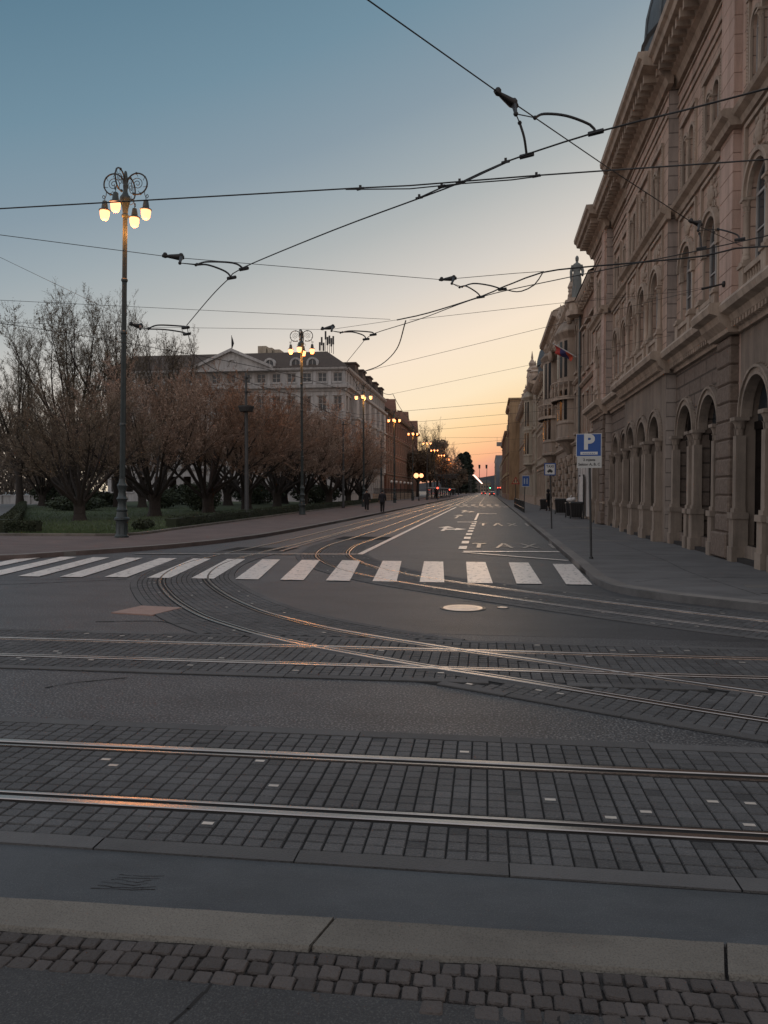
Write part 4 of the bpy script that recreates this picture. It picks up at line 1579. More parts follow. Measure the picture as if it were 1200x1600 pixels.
# ------------------------------------------------------------------ plainer blocks
def block(name, label, loc, Mp, u0, u1, depth, zt, floors, nb, wm, trim, fm, z0=.12, base=None, win_w=1.0, proud=.12, margin=.8, eave=.5, lit=(), cat='building', bars=(1, 2)):
    """floors: [(z bottom of window, z top, arched)]; one opening per bay and floor"""
    root = thing(name, label, cat, loc)
    wl, tr = MB(), MB()
    bw = (u1 - u0 - 2 * margin) / nb
    zs = [z0] + [(floors[i][1] + floors[i + 1][0]) / 2 + (.3 if floors[i][2] else 0) for i in range(len(floors) - 1)] + [zt]
    cnt = 0
    for fi, (zb, zt_, ar) in enumerate(floors):
        lo, hi = zs[fi], zs[fi + 1]
        fquad(wl, Mp, u0, u0 + margin, lo, hi, 0)
        fquad(wl, Mp, u1 - margin, u1, lo, hi, 0)
        for b in range(nb):
            a0 = u0 + margin + b * bw
            c = a0 + bw / 2
            wall_open(wl, Mp, a0, a0 + bw, lo, hi, c - win_w / 2, c + win_w / 2, zb, zt_, 0, .28, ar, 8)
            o = window(Mp, c - win_w / 2, c + win_w / 2, zb, zt_, -.18, root, fm, ar, bars, glass=M['lit_window'] if (fi, b) in lit else None)
            fbox(tr, Mp, c - win_w / 2 - .18, c + win_w / 2 + .18, -.01, .12, zb - .16, zb - .002)
            if not ar:
                for s in (-1, 1):
                    fbox(tr, Mp, c + s * (win_w / 2 + .085) - .083, c + s * (win_w / 2 + .085) + .083, -.01, .07, zb, zt_)
                fbox(tr, Mp, c - win_w / 2 - .17, c + win_w / 2 + .17, -.01, .09, zt_ + .002, zt_ + .16)
                if fi % 2 == 0:
                    fbox(tr, Mp, c - win_w / 2 - .28, c + win_w / 2 + .28, -.01, .22, zt_ + .32, zt_ + .44)
            else:
                ring(tr, Mp, c, zt_, win_w / 2 + .01, win_w / 2 + .17, -.01, .08)
        if fi < len(floors) - 1:
            cornice(tr, Mp, u0, u1, [(-.02, hi - .12), (.08, hi - .12), (.2, hi), (.2, hi + .08), (-.02, hi + .09)])
    cornice(tr, Mp, u0 - .02, u1 + .02, [(-.02, zt - .5), (.1, zt - .5), (.18, zt - .3), (eave * .8, zt - .2), (eave, zt), (eave, zt + .1), (-.02, zt + .12)])
    for k in range(int((u1 - u0) / .8)):
        u = u0 + .3 + k * .8
        fbox(tr, Mp, u, u + .2, .12, eave * .78, zt - .45, zt - .215)
    sd = MB()
    for u in (u0, u1):
        sd.face([Mp(u, 0, z0), Mp(u, -depth, z0), Mp(u, -depth, zt), Mp(u, 0, zt)])
    sd.face([Mp(u0, -depth, z0), Mp(u1, -depth, z0), Mp(u1, -depth, zt), Mp(u0, -depth, zt)])
    sd.face([Mp(u0, 0, zt + .05), Mp(u1, 0, zt + .05), Mp(u1, -depth, zt + .05), Mp(u0, -depth, zt + .05)])
    sd.build('side_wall', wm, root)
    wl.build('wall', wm, root)
    tr.build('cornice', trim, root)
    if base:
        bm_ = MB()
        fbox(bm_, Mp, u0, u1, .0, .08, z0, z0 + base)
        bm_.build('plinth', trim, root)
    return root


def MX(x):
    return lambda u, d, z: (x - d, u, z)


# plain pink house next to the palace
B2 = block('town_house', 'plain pink three storey house squeezed between the palace and the house with the bays', (8, 46, .12), MX(5.75), 42.42, 49.9, 10, 13.4,
           [(1.3, 3.4, False), (5.2, 7.6, False), (9.0, 11.3, False)], 3, M['pink_wall'], M['stone'], M['dark_frame'], base=.9, margin=.5)
m = MB()
m.tube([(5.6, 49.6, .15), (5.6, 49.6, 13.0), (5.3, 49.6, 13.3)], .07, 8)
for z in (2, 4.5, 7, 9.5):
    m.box(5.55, 5.75, 49.5, 49.7, z, z + .06)
m.build('drainpipe', M['copper'], B2)
m = MB()
m.face([(5.2, 42.42, 13.54), (5.2, 49.9, 13.54), (9.5, 49.9, 15.6), (9.5, 42.42, 15.6)])
m.face([(9.5, 42.42, 15.6), (9.5, 49.9, 15.6), (15, 49.9, 13.5), (15, 42.42, 13.5)])
m.build('roof', M['roof_brown'], B2)
for k in range(5):
    m = MB()
    m.box(5.5, 5.72, 43.2 + k * 1.35, 43.55 + k * 1.35, .3, 4.4)
    m.build('pilaster', M['poster'], B2)
pb = thing('notice_board', 'white notice board with a pinned sheet on the pink house wall behind the parking sign', 'notice board', (5.4, 46.5, .12))
m = MB()
m.box(5.40, 5.46, 45.6, 47.6, .9, 2.6)
m.build('board', M['poster'], pb)
m = MB()
for y in (45.55, 47.6):
    m.box(5.38, 5.47, y, y + .06, .12, 2.7)
m.build('frame', M['steel_pole'], pb)
m = MB()
m.box(5.385, 5.398, 45.9, 46.6, 1.3, 2.3)
m.box(5.385, 5.398, 46.75, 47.3, 1.5, 2.2)
m.build('sheet', M['sign_white'], pb)

# baroque house with oriels, flag and statue
B3 = block('baroque_house', 'baroque grey brown house with rounded bays, balconies and a broken gable, under the statue', (8, 63, .12), MX(5.7), 49.95, 77, 10, 13.9,
           [(1.2, 3.6, True), (5.6, 8.2, False), (9.6, 12.2, True)], 9, M['ochre_wall'], M['stone'], M['dark_frame'], base=1.1, margin=.9, eave=.75)
for k in range(14):          # rusticated ground floor blocks between the openings
    for j in range(9):
        if (k + j) % 2 == 0:
            y = 50.3 + k * 1.92
            m = MB()
            m.bevbox(5.55, 5.72, y, y + .5, .35 + j * .45, .72 + j * .45, .03)
            m.build('quoin', M['rust_wall'], B3)


def oriel(parent, y, half, x, zb, zt, mt, n=8, drop=1.1, roofh=1.2):
    m_ = MB()
    prof = lambda s: [(x + .3, y - half * s)] + [(x - .95 * s * math.sin(math.pi * i / n), y - half * s * math.cos(math.pi * i / n)) for i in range(1, n)] + [(x + .3, y + half * s)]
    def ringz(s, z):
        return [(px, py, z) for px, py in prof(s)]
    levels = [(.25, zb - drop), (.8, zb - .3), (1.08, zb - .15), (1.08, zb), (1, zb + .05), (1, zb + .9), (1.05, zb + .95), (1.05, zb + 1.05), (1, zb + 1.1),
              (1, (zb + zt) / 2 - .2), (1.08, (zb + zt) / 2), (1.08, (zb + zt) / 2 + .15), (1, (zb + zt) / 2 + .2), (1, zt - .5), (1.1, zt - .3), (1.22, zt - .1), (1.22, zt), (.9, zt + roofh * .5), (.3, zt + roofh), (.05, zt + roofh * 1.2)]
    prev = None
    for s, z in levels:
        r_ = ringz(s, z)
        if prev:
            for i in range(len(r_) - 1):
                m_.face([prev[i], prev[i + 1], r_[i + 1], r_[i]])
        prev = r_
    o = m_.build('oriel', mt, parent)
    w_ = MB()
    P = prof(1.015)
    for i in range(1, len(P) - 2):
        a, b = Vector((*P[i], 0)), Vector((*P[i + 1], 0))
        p, q = a.lerp(b, .22), a.lerp(b, .78)
        for z0_, z1_ in ((zb + 1.2, (zb + zt) / 2 - .35), ((zb + zt) / 2 + .5, zt - .65)):
            w_.face([(p.x, p.y, z0_), (q.x, q.y, z0_), (q.x, q.y, z1_), (p.x, p.y, z1_)])
    w_.build('glazing', M['dark_glass'], o)
    return o


oriel(B3, 55.2, 2.0, 5.65, 5.4, 12.6, M['ochre_wall'])
oriel(B3, 69.5, 2.4, 5.65, 5.0, 13.4, M['ochre_wall'], roofh=.6)
for (y, hf) in ((55.2, 2.2), (69.5, 2.6)):
    m = MB()
    n = 12
    for z in (8.2,):
        pts = [(5.65 - 1.35 * math.sin(math.pi * i / n), y - hf * math.cos(math.pi * i / n)) for i in range(n + 1)]
        m.prism(pts, z - .25, z)
        for i in range(n):
            a, b = pts[i], pts[i + 1]
            m.tube([(a[0], a[1], z + .95), (b[0], b[1], z + .95)], .05, 5)
            m.lathe([(.05, z), (.09, z + .35), (.04, z + .7), (.06, z + .93)], a[0], a[1], 0, 6)
    m.build('balcony', M['stone'], B3)
m = MB()
# mansard, and the tall gable part
m.face([(5.1, 51.5, 14.05), (5.1, 62.5, 14.05), (6.0, 62.5, 16.3), (6.4, 54, 15.6)])
m.face([(6.4, 54, 15.6), (6.0, 62.5, 16.3), (14, 62.5, 16.8), (14, 54, 15.8)])
m.face([(5.1, 51.5, 14.05), (6.4, 54, 15.6), (14, 54, 15.8), (14, 51.5, 14)])
m.build('mansard_roof', M['copper'], B3)
m = MB()
m.box(5.5, 13, 62.5, 77, 13.95, 15.6)
cornice(m, MX(5.5), 62.4, 77.1, [(-.02, 15.2), (.12, 15.2), (.3, 15.5), (.62, 15.65), (.66, 15.95), (-.02, 16.0)])
m.face([(4.95, 62.4, 16.02), (4.95, 77.1, 16.02), (9, 77.1, 18.0), (9, 62.4, 18.0)])
m.face([(4.95, 62.4, 16.02), (9, 62.4, 18.0), (13, 62.4, 16.02)])
m.build('gable', M['stone'], B3)
for y in (51.2, 59.5, 66, 73):
    m = MB()
    m.lathe([(.3, 14), (.3, 14.4), (.15, 14.5), (.32, 14.9), (.2, 15.2), (.08, 15.5), (.01, 15.8)], 5.3, y, 0, 10)
    m.build('roof_urn', M['stone'], B3)
m = MB()
for k in range(60):
    y = rnd.uniform(50.3, 61)
    m.ball((5.15, y, 14.05 + abs(rnd.gauss(0, .25))), rnd.uniform(.08, .2), 6)
for k in range(5):
    y = 52 + k * 5
    m.ball((5.2, y, 13.2), .45, 8, sx=.6, sz=1.2)
m.build('roof_ornament', M['stone'], B3)

# statue on the corner of the baroque house
st = thing('statue', 'grey stone standing figure on a pedestal at the roof corner of the baroque house', 'statue', (5.4, 49.6, 12.7))
SX, SY, SZ = 5.4, 49.6, 13.75
m = MB()
m.lathe([(.62, 12.7), (.62, 12.95), (.5, 13.0), (.46, 13.5), (.58, 13.55), (.58, 13.75)], SX, SY, 0, 8)
m.build('pedestal', M['stone'], st)
m = MB()
def loft(m_, secs, n=14):
    """secs: (x, y, z, rx, ry)"""
    prev = None
    for (x, y, z, rx, ry) in secs:
        r_ = [(x + rx * math.cos(2 * math.pi * k / n), y + ry * math.sin(2 * math.pi * k / n), z) for k in range(n)]
        if prev:
            for k in range(n):
                m_.face([prev[k], prev[(k + 1) % n], r_[(k + 1) % n], r_[k]])
        else:
            m_.face(r_[::-1])
        prev = r_
    m_.face(prev)
s = 2.65 / 1.75
def sv(x, y, z):
    return (SX + x * s * .86, SY + y * s, SZ + z * s)
secs = []
for (z, rx, ry, dx) in ((0, .26, .24, 0), (.1, .24, .21, .01), (.45, .20, .18, .02), (.8, .21, .17, .01), (.95, .19, .15, 0), (1.1, .16, .13, -.01), (1.25, .20, .14, -.01), (1.38, .21, .13, 0), (1.44, .16, .11, 0), (1.48, .07, .07, 0), (1.54, .058, .06, 0), (1.58, .075, .085, 0), (1.66, .085, .10, .0), (1.72, .075, .09, 0), (1.77, .03, .04, 0)):
    x, y, zz = sv(dx, 0, z)
    secs.append((x, y, zz, rx * s * .86, ry * s))
loft(m, secs)
m.tube([sv(.19, 0, 1.38), sv(.27, -.04, 1.12), sv(.24, -.16, .92), sv(.12, -.22, .98)], [.07 * s, .06 * s, .045 * s, .035 * s], 8)
m.tube([sv(-.19, 0, 1.38), sv(-.27, .02, 1.12), sv(-.28, -.03, .85), sv(-.27, -.06, .72)], [.07 * s, .06 * s, .045 * s, .035 * s], 8)
for k in range(9):
    a = k * .7
    m.tube([sv(.2 * math.cos(a), .18 * math.sin(a), .02), sv(.17 * math.cos(a + .2), .15 * math.sin(a + .2), .5), sv(.14 * math.cos(a + .5), .12 * math.sin(a + .5), .95)], [.05 * s, .035 * s, .02 * s], 6)
m.build('figure', M['statue'], st, smooth=60)

fl = thing('flag', 'red, blue and orange flag hanging from a slanted pole on the baroque house', 'flag', (5.6, 51.4, 10.6))
m = MB()
p0, p1 = at_x(885, 512, 5.6), at_x(868, 545, 4.0)
p0 = Vector((5.6, 51.6, 10.5))
p1 = Vector((4.25, 52.8, 11.6))
m.tube([p0, p1], .035, 6)
m.ball(p1, .07, 8)
m.build('pole', M['white_frame'], fl)
for k, nm in enumerate(('flag_red', 'flag_blue', 'flag_orange')):
    m = MB()
    n = 8
    a0, a1 = p1.lerp(p0, .03), p1.lerp(p0, .80)
    for i in range(n):
        for j in range(5):
            def fp(i_, j_):
                t = (k + j_ / 5) / 3
                p = a0.lerp(a1, t)
                drop = i_ / n
                sway = .15 * math.sin(t * 7 + drop * 4) * drop
                return (p.x + sway + .15 * drop, p.y + .2 * drop + sway, p.z - .58 * drop * (1 - .25 * abs(t - .3)))
            m.face([fp(i, j), fp(i + 1, j), fp(i + 1, j + 1), fp(i, j + 1)])
    m.build('stripe', M[nm], fl, smooth=60)

# domed grey house, spired house, orange house, far houses
B4 = block('domed_house', 'grey house with a small slate corner dome, past the baroque house', (8, 84, .12), MX(5.6), 77.2, 92, 10, 13.4,
           [(1.2, 3.6, False), (5.4, 7.8, False), (9.2, 11.6, False)], 6, M['grey_wall'], M['stone'], M['dark_frame'], base=.9, eave=.7)
m = MB()
m.lathe([(2.0, 13.4), (2.0, 14.6), (2.15, 14.7), (2.1, 15.2), (1.85, 16.2), (1.35, 17.0), (.6, 17.5), (.25, 17.6), (.25, 18.1), (.02, 18.8)], 7.0, 81.5, 0, 20)
m.build('dome', M['slate'], B4, smooth=40)
B5 = block('spired_house', 'tall pale house with ornate spires along its roof line', (8, 112, .12), MX(5.4), 92.1, 140, 11, 14.6,
           [(1.2, 3.8, True), (5.6, 8.2, False), (9.8, 12.4, True)], 14, M['grey_wall'], M['stone'], M['dark_frame'], base=1.0, eave=.8)
for y, h in ((96, 3.0), (103, 5.4), (108, 2.6), (120, 3.4), (132, 2.8)):
    m = MB()
    m.box(4.9, 6.2, y - .9, y + .9, 14.7, 14.7 + h * .35)
    m.lathe([(.75, 14.7 + h * .35), (.6, 14.7 + h * .5), (.75, 14.7 + h * .52), (.35, 14.7 + h * .62), (.45, 14.7 + h * .7), (.12, 14.7 + h * .8), (.15, 14.7 + h * .84), (.02, 14.7 + h)], 5.55, y, 0, 10)
    m.build('spire', M['stone'], B5)
m = MB()
m.face([(4.9, 92.1, 14.75), (4.9, 140, 14.75), (9, 140, 18), (9, 92.1, 18)])
m.face([(4.9, 92.1, 14.75), (9, 92.1, 18), (15, 92.1, 14.7)])
m.build('roof', M['roof_brown'], B5)
oriel(B5, 100, 2.0, 5.35, 5.2, 13.6, M['grey_wall'])
B6 = block('orange_house', 'orange rendered house whose blank end wall juts into the pavement', (7, 146, .12), MX(3.6), 140.5, 152, 10, 17.0,
           [(1.4, 3.8, False), (5.6, 8.0, False), (9.4, 11.8, False), (13.0, 15.2, False)], 4, M['orange_wall'], M['pink_wall'], M['dark_frame'], base=1.0)
m = MB()
m.box(3.7, 9, 140.6, 151, 17.0, 18.2)
m.box(3.4, 9.2, 140.4, 151.2, 18.2, 18.5)
m.build('attic', M['orange_wall'], B6)
B7 = block('yellow_house', 'yellowish house with a curved parapet beyond the orange house', (7, 175, .12), MX(3.45), 152.3, 205, 10, 13.4,
           [(1.4, 3.8, False), (5.6, 8.0, False), (9.4, 11.8, False)], 12, M['yellow_wall'], M['pink_wall'], M['dark_frame'], base=1.0)
m = MB()
n = 10
pts = [(152.4 + 6 * (1 - math.cos(math.pi * i / n)) / 2 * 1.0, 13.5 + 1.4 * math.sin(math.pi * i / n)) for i in range(n + 1)]
m.face([(3.5, y, z) for y, z in pts])
m.face([(4.2, y, z) for y, z in pts])
for a, b in zip(pts, pts[1:]):
    m.face([(3.5, *a), (3.5, *b), (4.2, *b), (4.2, *a)])
m.build('parapet', M['yellow_wall'], B7)
B8 = block('far_block', 'bluish grey modern block at the far end of the right side', (6, 330, .12), MX(2.6), 290, 360, 12, 15.0,
           [(2, 4, False), (6, 8, False), (10, 12, False)], 10, M['blue_wall'], M['grey_wall'], M['dark_frame'], base=.6, eave=.2)
B9 = block('far_block', 'low brown block standing in front of the bluish block at the far right', (6, 250, .12), MX(3.9), 206, 285, 12, 10.5,
           [(2, 4, False), (6, 8, False)], 12, M['rust_wall'], M['grey_wall'], M['dark_frame'], base=.6, eave=.2)

# ------------------------------------------------------------------ the hotel and the brick house on the left
HT = thing('grand_hotel', 'pale grand hotel with a dark mansard roof, pediment and dormers behind the park trees', 'building', (-40, 137, .12))
HX0, HX1, HY0, HY1 = -60.0, -21.6, 115.0, 158.0
def MF(u, d, z):
    return (u, HY0 - d, z)
def MS(u, d, z):
    return (HX1 + d, u, z)
wl, tr = MB(), MB()
def hotel_face(Mp, u0, u1, nb, skip=None, lit=()):
    bw = (u1 - u0) / nb
    fl_ = [(1.6, 4.0), (6.2, 8.8), (10.2, 12.6), (13.9, 16.2), (18.35, 19.75)]
    zs = [.12, 5.2, 9.5, 13.2, 17.4, 20.3]
    for fi, (zb, zt) in enumerate(fl_):
        for b in range(nb):
            a0 = u0 + b * bw
            c = a0 + bw / 2
            ww = 1.25 if fi < 4 else 1.35
            wall_open(wl, Mp, a0, a0 + bw, zs[fi], zs[fi + 1], c - ww / 2, c + ww / 2, zb, zt, 0, .3, False)
            if fi >= 2 or b > nb - 6:
                window(Mp, c - ww / 2, c + ww / 2, zb, zt, -.15, HT, M['white_frame'], False, (1, 1), t=.09, glass=M['lit_window'] if (fi, b) in lit else None)
            fbox(tr, Mp, c - ww / 2 - .2, c + ww / 2 + .2, -.01, .15, zb - .2, zb - .003)
            if fi == 3:
                fbox(tr, Mp, c - ww / 2 - .2, c + ww / 2 + .2, -.01, .12, zt + .05, zt + .22)
                fbox(tr, Mp, c - ww / 2, c + ww / 2, -.01, .06, zb - 1.2, zb - .3)
    cornice(tr, Mp, u0 - .4, u1 + .4, [(-.02, 16.9), (.15, 16.9), (.3, 17.2), (.75, 17.4), (.8, 17.8), (-.02, 17.9)])
    cornice(tr, Mp, u0 - .3, u1 + .3, [(-.02, 20.0), (.2, 20.0), (.5, 20.2), (.6, 20.5), (-.02, 20.55)])
    cornice(tr, Mp, u0 - .2, u1 + .2, [(-.02, 5.0), (.2, 5.0), (.3, 5.25), (-.02, 5.3)])
    for k in range(nb + 1):
        u = u0 + k * bw
        u = min(max(u, u0 + .25), u1 - .25)
        fbox(tr, Mp, u - .22, u + .22, -.01, .12, 17.9, 19.95)
hotel_face(MF, HX0, HX1, 16)
hotel_face(MS, HY0, HY1, 16, lit=((2, 12), (1, 11), (1, 12)))
m = MB()
m.face([(HX0, HY0, .12), (HX0, HY1, .12), (HX0, HY1, 20.3), (HX0, HY0, 20.3)])
m.face([(HX0, HY1, .12), (HX1, HY1, .12), (HX1, HY1, 20.3), (HX0, HY1, 20.3)])
m.build('side_wall', M['hotel_wall'], HT)
wl.build('wall', M['hotel_wall'], HT)
for k in range(7):          # stepped bays of the street side
    pass
tr.build('cornice', M['hotel_trim'], HT)
m = MB()
e = .6
lo = [(HX0 - e, HY0 - e, 20.55), (HX1 + e, HY0 - e, 20.55), (HX1 + e, HY1 + e, 20.55), (HX0 - e, HY1 + e, 20.55)]
hi = [(HX0 + 3.6, HY0 + 2.6, 23.4), (HX1 - 3.4, HY0 + 2.6, 23.4), (HX1 - 3.4, HY1 - 2.6, 23.4), (HX0 + 3.6, HY1 - 2.6, 23.4)]
for k in range(4):
    m.face([lo[k], lo[(k + 1) % 4], hi[(k + 1) % 4], hi[k]])
m.face(hi)
m.build('mansard_roof', M['roof_brown'], HT)
for k, px in enumerate((421, 462, 488)):
    c = at_y(px, 570, HY0 - .2)
    dm = MB()
    Mp = MF
    ring(dm, Mp, c.x, 21.2, .62, .92, -1.6, .25, leg=.6)
    fbox(dm, Mp, c.x - .95, c.x + .95, -1.6, .3, 20.5, 20.62)
    o = dm.build('dormer', M['hotel_trim'], HT)
    g_ = MB()
    g_.face([Mp(c.x + .62 * math.cos(math.pi * i / 10), .05, 21.2 + .62 * math.sin(math.pi * i / 10)) for i in range(11)] + [Mp(c.x - .62, .05, 20.62), Mp(c.x + .62, .05, 20.62)])
    g_.build('pane', M['glass'], o)
    f_ = MB()
    fbox(f_, Mp, c.x - .04, c.x + .04, .05, .1, 20.62, 21.8)
    f_.build('glazing_bar', M['white_frame'], o)
# pediment in the middle of the front
pa, pb_, pc_ = at_y(300, 582, HY0 - 1), at_y(352, 556, HY0 - 1), at_y(425, 582, HY0 - 1)
m = MB()
u0, u1, um = pa.x, pc_.x, (pa.x + pc_.x) / 2
zb, zp = 20.4, 23.1
m.face([MF(u0, .9, zb), MF(u1, .9, zb), MF(um, .9, zp)])
for (a, b) in (((u0, zb), (um, zp)), ((um, zp), (u1, zb))):
    m.hexa([MF(a[0], -2, a[1]), MF(b[0], -2, b[1]), MF(b[0], 1.4, b[1]), MF(a[0], 1.4, a[1]), MF(a[0], -2, a[1] + .45), MF(b[0], -2, b[1] + .45), MF(b[0], 1.4, b[1] + .45), MF(a[0], 1.4, a[1] + .45)])
fbox(m, MF, u0 - .3, u1 + .3, 0, 1.3, zb - .35, zb)
ring(m, MF, um, zb + .9, .5, .75, .88, 1.1, leg=.4)
m.build('pediment', M['hotel_wall'], HT)
for k, (a, b, h, dp) in enumerate(((404, 417, 1.3, 4), (419, 426, 1.0, 4), (428, 438, .7, 3))):
    x0, x1 = at_y(a, 545, 119).x, at_y(b, 545, 119).x
    m = MB()
    m.box(x0, x1, 118.6, 118.6 + dp, 23.3, 23.4 + h)
    m.build('rooftop_unit', M['grey_wall'], HT)
for k in range(5):
    m = MB()
    y = 122 + k * 7.5
    m.box(HX1 - 4.5, HX1 + .25, y, y + 3.2, 20.56, 22.4 - .25 * (k % 2))
    m.box(HX1 - 4.6, HX1 + .45, y - .15, y + 3.35, 22.15, 22.4)
    m.build('roof_gable', M['roof_brown'], HT)
for k in range(6):
    m = MB()
    y = 120 + k * 6.4
    m.box(HX1 + .02, HX1 + .85, y, y + 2.6, 5.3, 16.88)
    m.box(HX1 + .02, HX1 + 1.15, y - .2, y + 2.8, 9.4, 9.65)
    m.box(HX1 + .02, HX1 + 1.15, y - .2, y + 2.8, 13.1, 13.35)
    m.build('bay_front', M['hotel_trim'], HT)
an = thing('roof_antenna', 'cluster of mobile phone antennas on the right end of the hotel roof', 'antenna', (at_y(512, 545, 119).x, 119, 23.4))
for k in range(8):
    m = MB()
    x = at_y(500 + k * 3, 545, 119 + (k % 3)).x
    h = (1.6, 2.6, 1.9, 3.3, 2.6, 3.0, 2.2, 2.7)[k]
    m.tube([(x, 119 + (k % 3), 23.4), (x, 119 + (k % 3), 23.5 + h)], .05, 6)
    m.build('mast', M['steel_pole'], an)
for k in range(8):
    m = MB()
    x = at_y(500 + k * 3, 545, 119 + (k % 3)).x
    h = (1.6, 2.6, 1.9, 3.3, 2.6, 3.0, 2.2, 2.7)[k]
    y = 119 + (k % 3)
    m.box(x - .13, x + .13, y - .2, y - .06, 23.4 + h - 1.2, 23.5 + h)
    m.build('panel', M['steel_pole'], an)
fp = thing('roof_flag', 'furled dark flag on a short pole above the hotel pediment', 'flag', (at_y(362, 545, 119).x, 119, 23.4))
fx = at_y(362, 545, 119).x
m = MB()
m.tube([(fx, 119, 23.4), (fx, 119, 26.6)], .05, 6)
m.build('pole', M['steel_pole'], fp)
m = MB()
loft(m, [(fx + .05, 119, 24.4, .02, .02), (fx + .12, 119, 24.8, .10, .08), (fx + .2, 119, 25.3, .2, .12), (fx + .12, 119, 25.9, .12, .08), (fx + .03, 119, 26.4, .03, .03)], 8)
m.build('cloth', M['cloth_dark'], fp)

BK = block('brick_house', 'reddish brown brick house with a steep gabled roof beyond the hotel', (-28, 195, .12), lambda u, d, z: (-21.4 + d, u, z), 160.5, 232, 14, 18.6,
           [(1.6, 4.0, True), (6.0, 8.6, False), (10.2, 12.8, False), (14.4, 16.8, True)], 16, M['brick_wall'], M['rust_wall'], M['dark_frame'], base=1.4, eave=.8, win_w=1.4)
m = MB()
m.face([(-20.6, 160.2, 18.75), (-20.6, 232.2, 18.75), (-26, 232.2, 22.5), (-26, 160.2, 22.5)])
m.face([(-26, 160.2, 22.5), (-26, 232.2, 22.5), (-36, 232.2, 18.7), (-36, 160.2, 18.7)])
m.face([(-20.6, 160.2, 18.75), (-26, 160.2, 22.5), (-36, 160.2, 18.7)])
m.face([(-20.6, 232.2, 18.75), (-26, 232.2, 22.5), (-36, 232.2, 18.7)])
m.build('roof', M['roof_brown'], BK)
for y in (172, 200, 226):
    m = MB()
    m.face([(-20.9, y - 3, 18.8), (-20.9, y + 3, 18.8), (-20.9, y, 22.4)])
    m.face([(-20.9, y - 3, 18.8), (-20.9, y, 22.4), (-25, y, 22.4), (-25, y - 3, 18.8)])
    m.face([(-20.9, y + 3, 18.8), (-20.9, y, 22.4), (-25, y, 22.4), (-25, y + 3, 18.8)])
    m.build('gable', M['brick_wall'], BK)
for y in (166, 186, 214):
    m = MB()
    m.box(-25.5, -24.3, y, y + 1.4, 20, 24.2)
    m.build('chimney', M['brick_wall'], BK)
tw = thing('terrace_wall', 'low stone terrace wall with a dark railing in front of the brick house', 'wall', (-16.8, 140, .12))
m = MB()
m.box(-17.0, -16.6, 112, 172, .12, 1.3)
m.build('wall', M['rust_wall'], tw)
m = MB()
for k in range(100):
    m.box(-16.82, -16.78, 112.2 + k * .6, 112.24 + k * .6, 1.3, 2.1)
m.box(-16.84, -16.76, 112, 172, 2.1, 2.16)
m.build('railing', M['iron'], tw)
hl = []

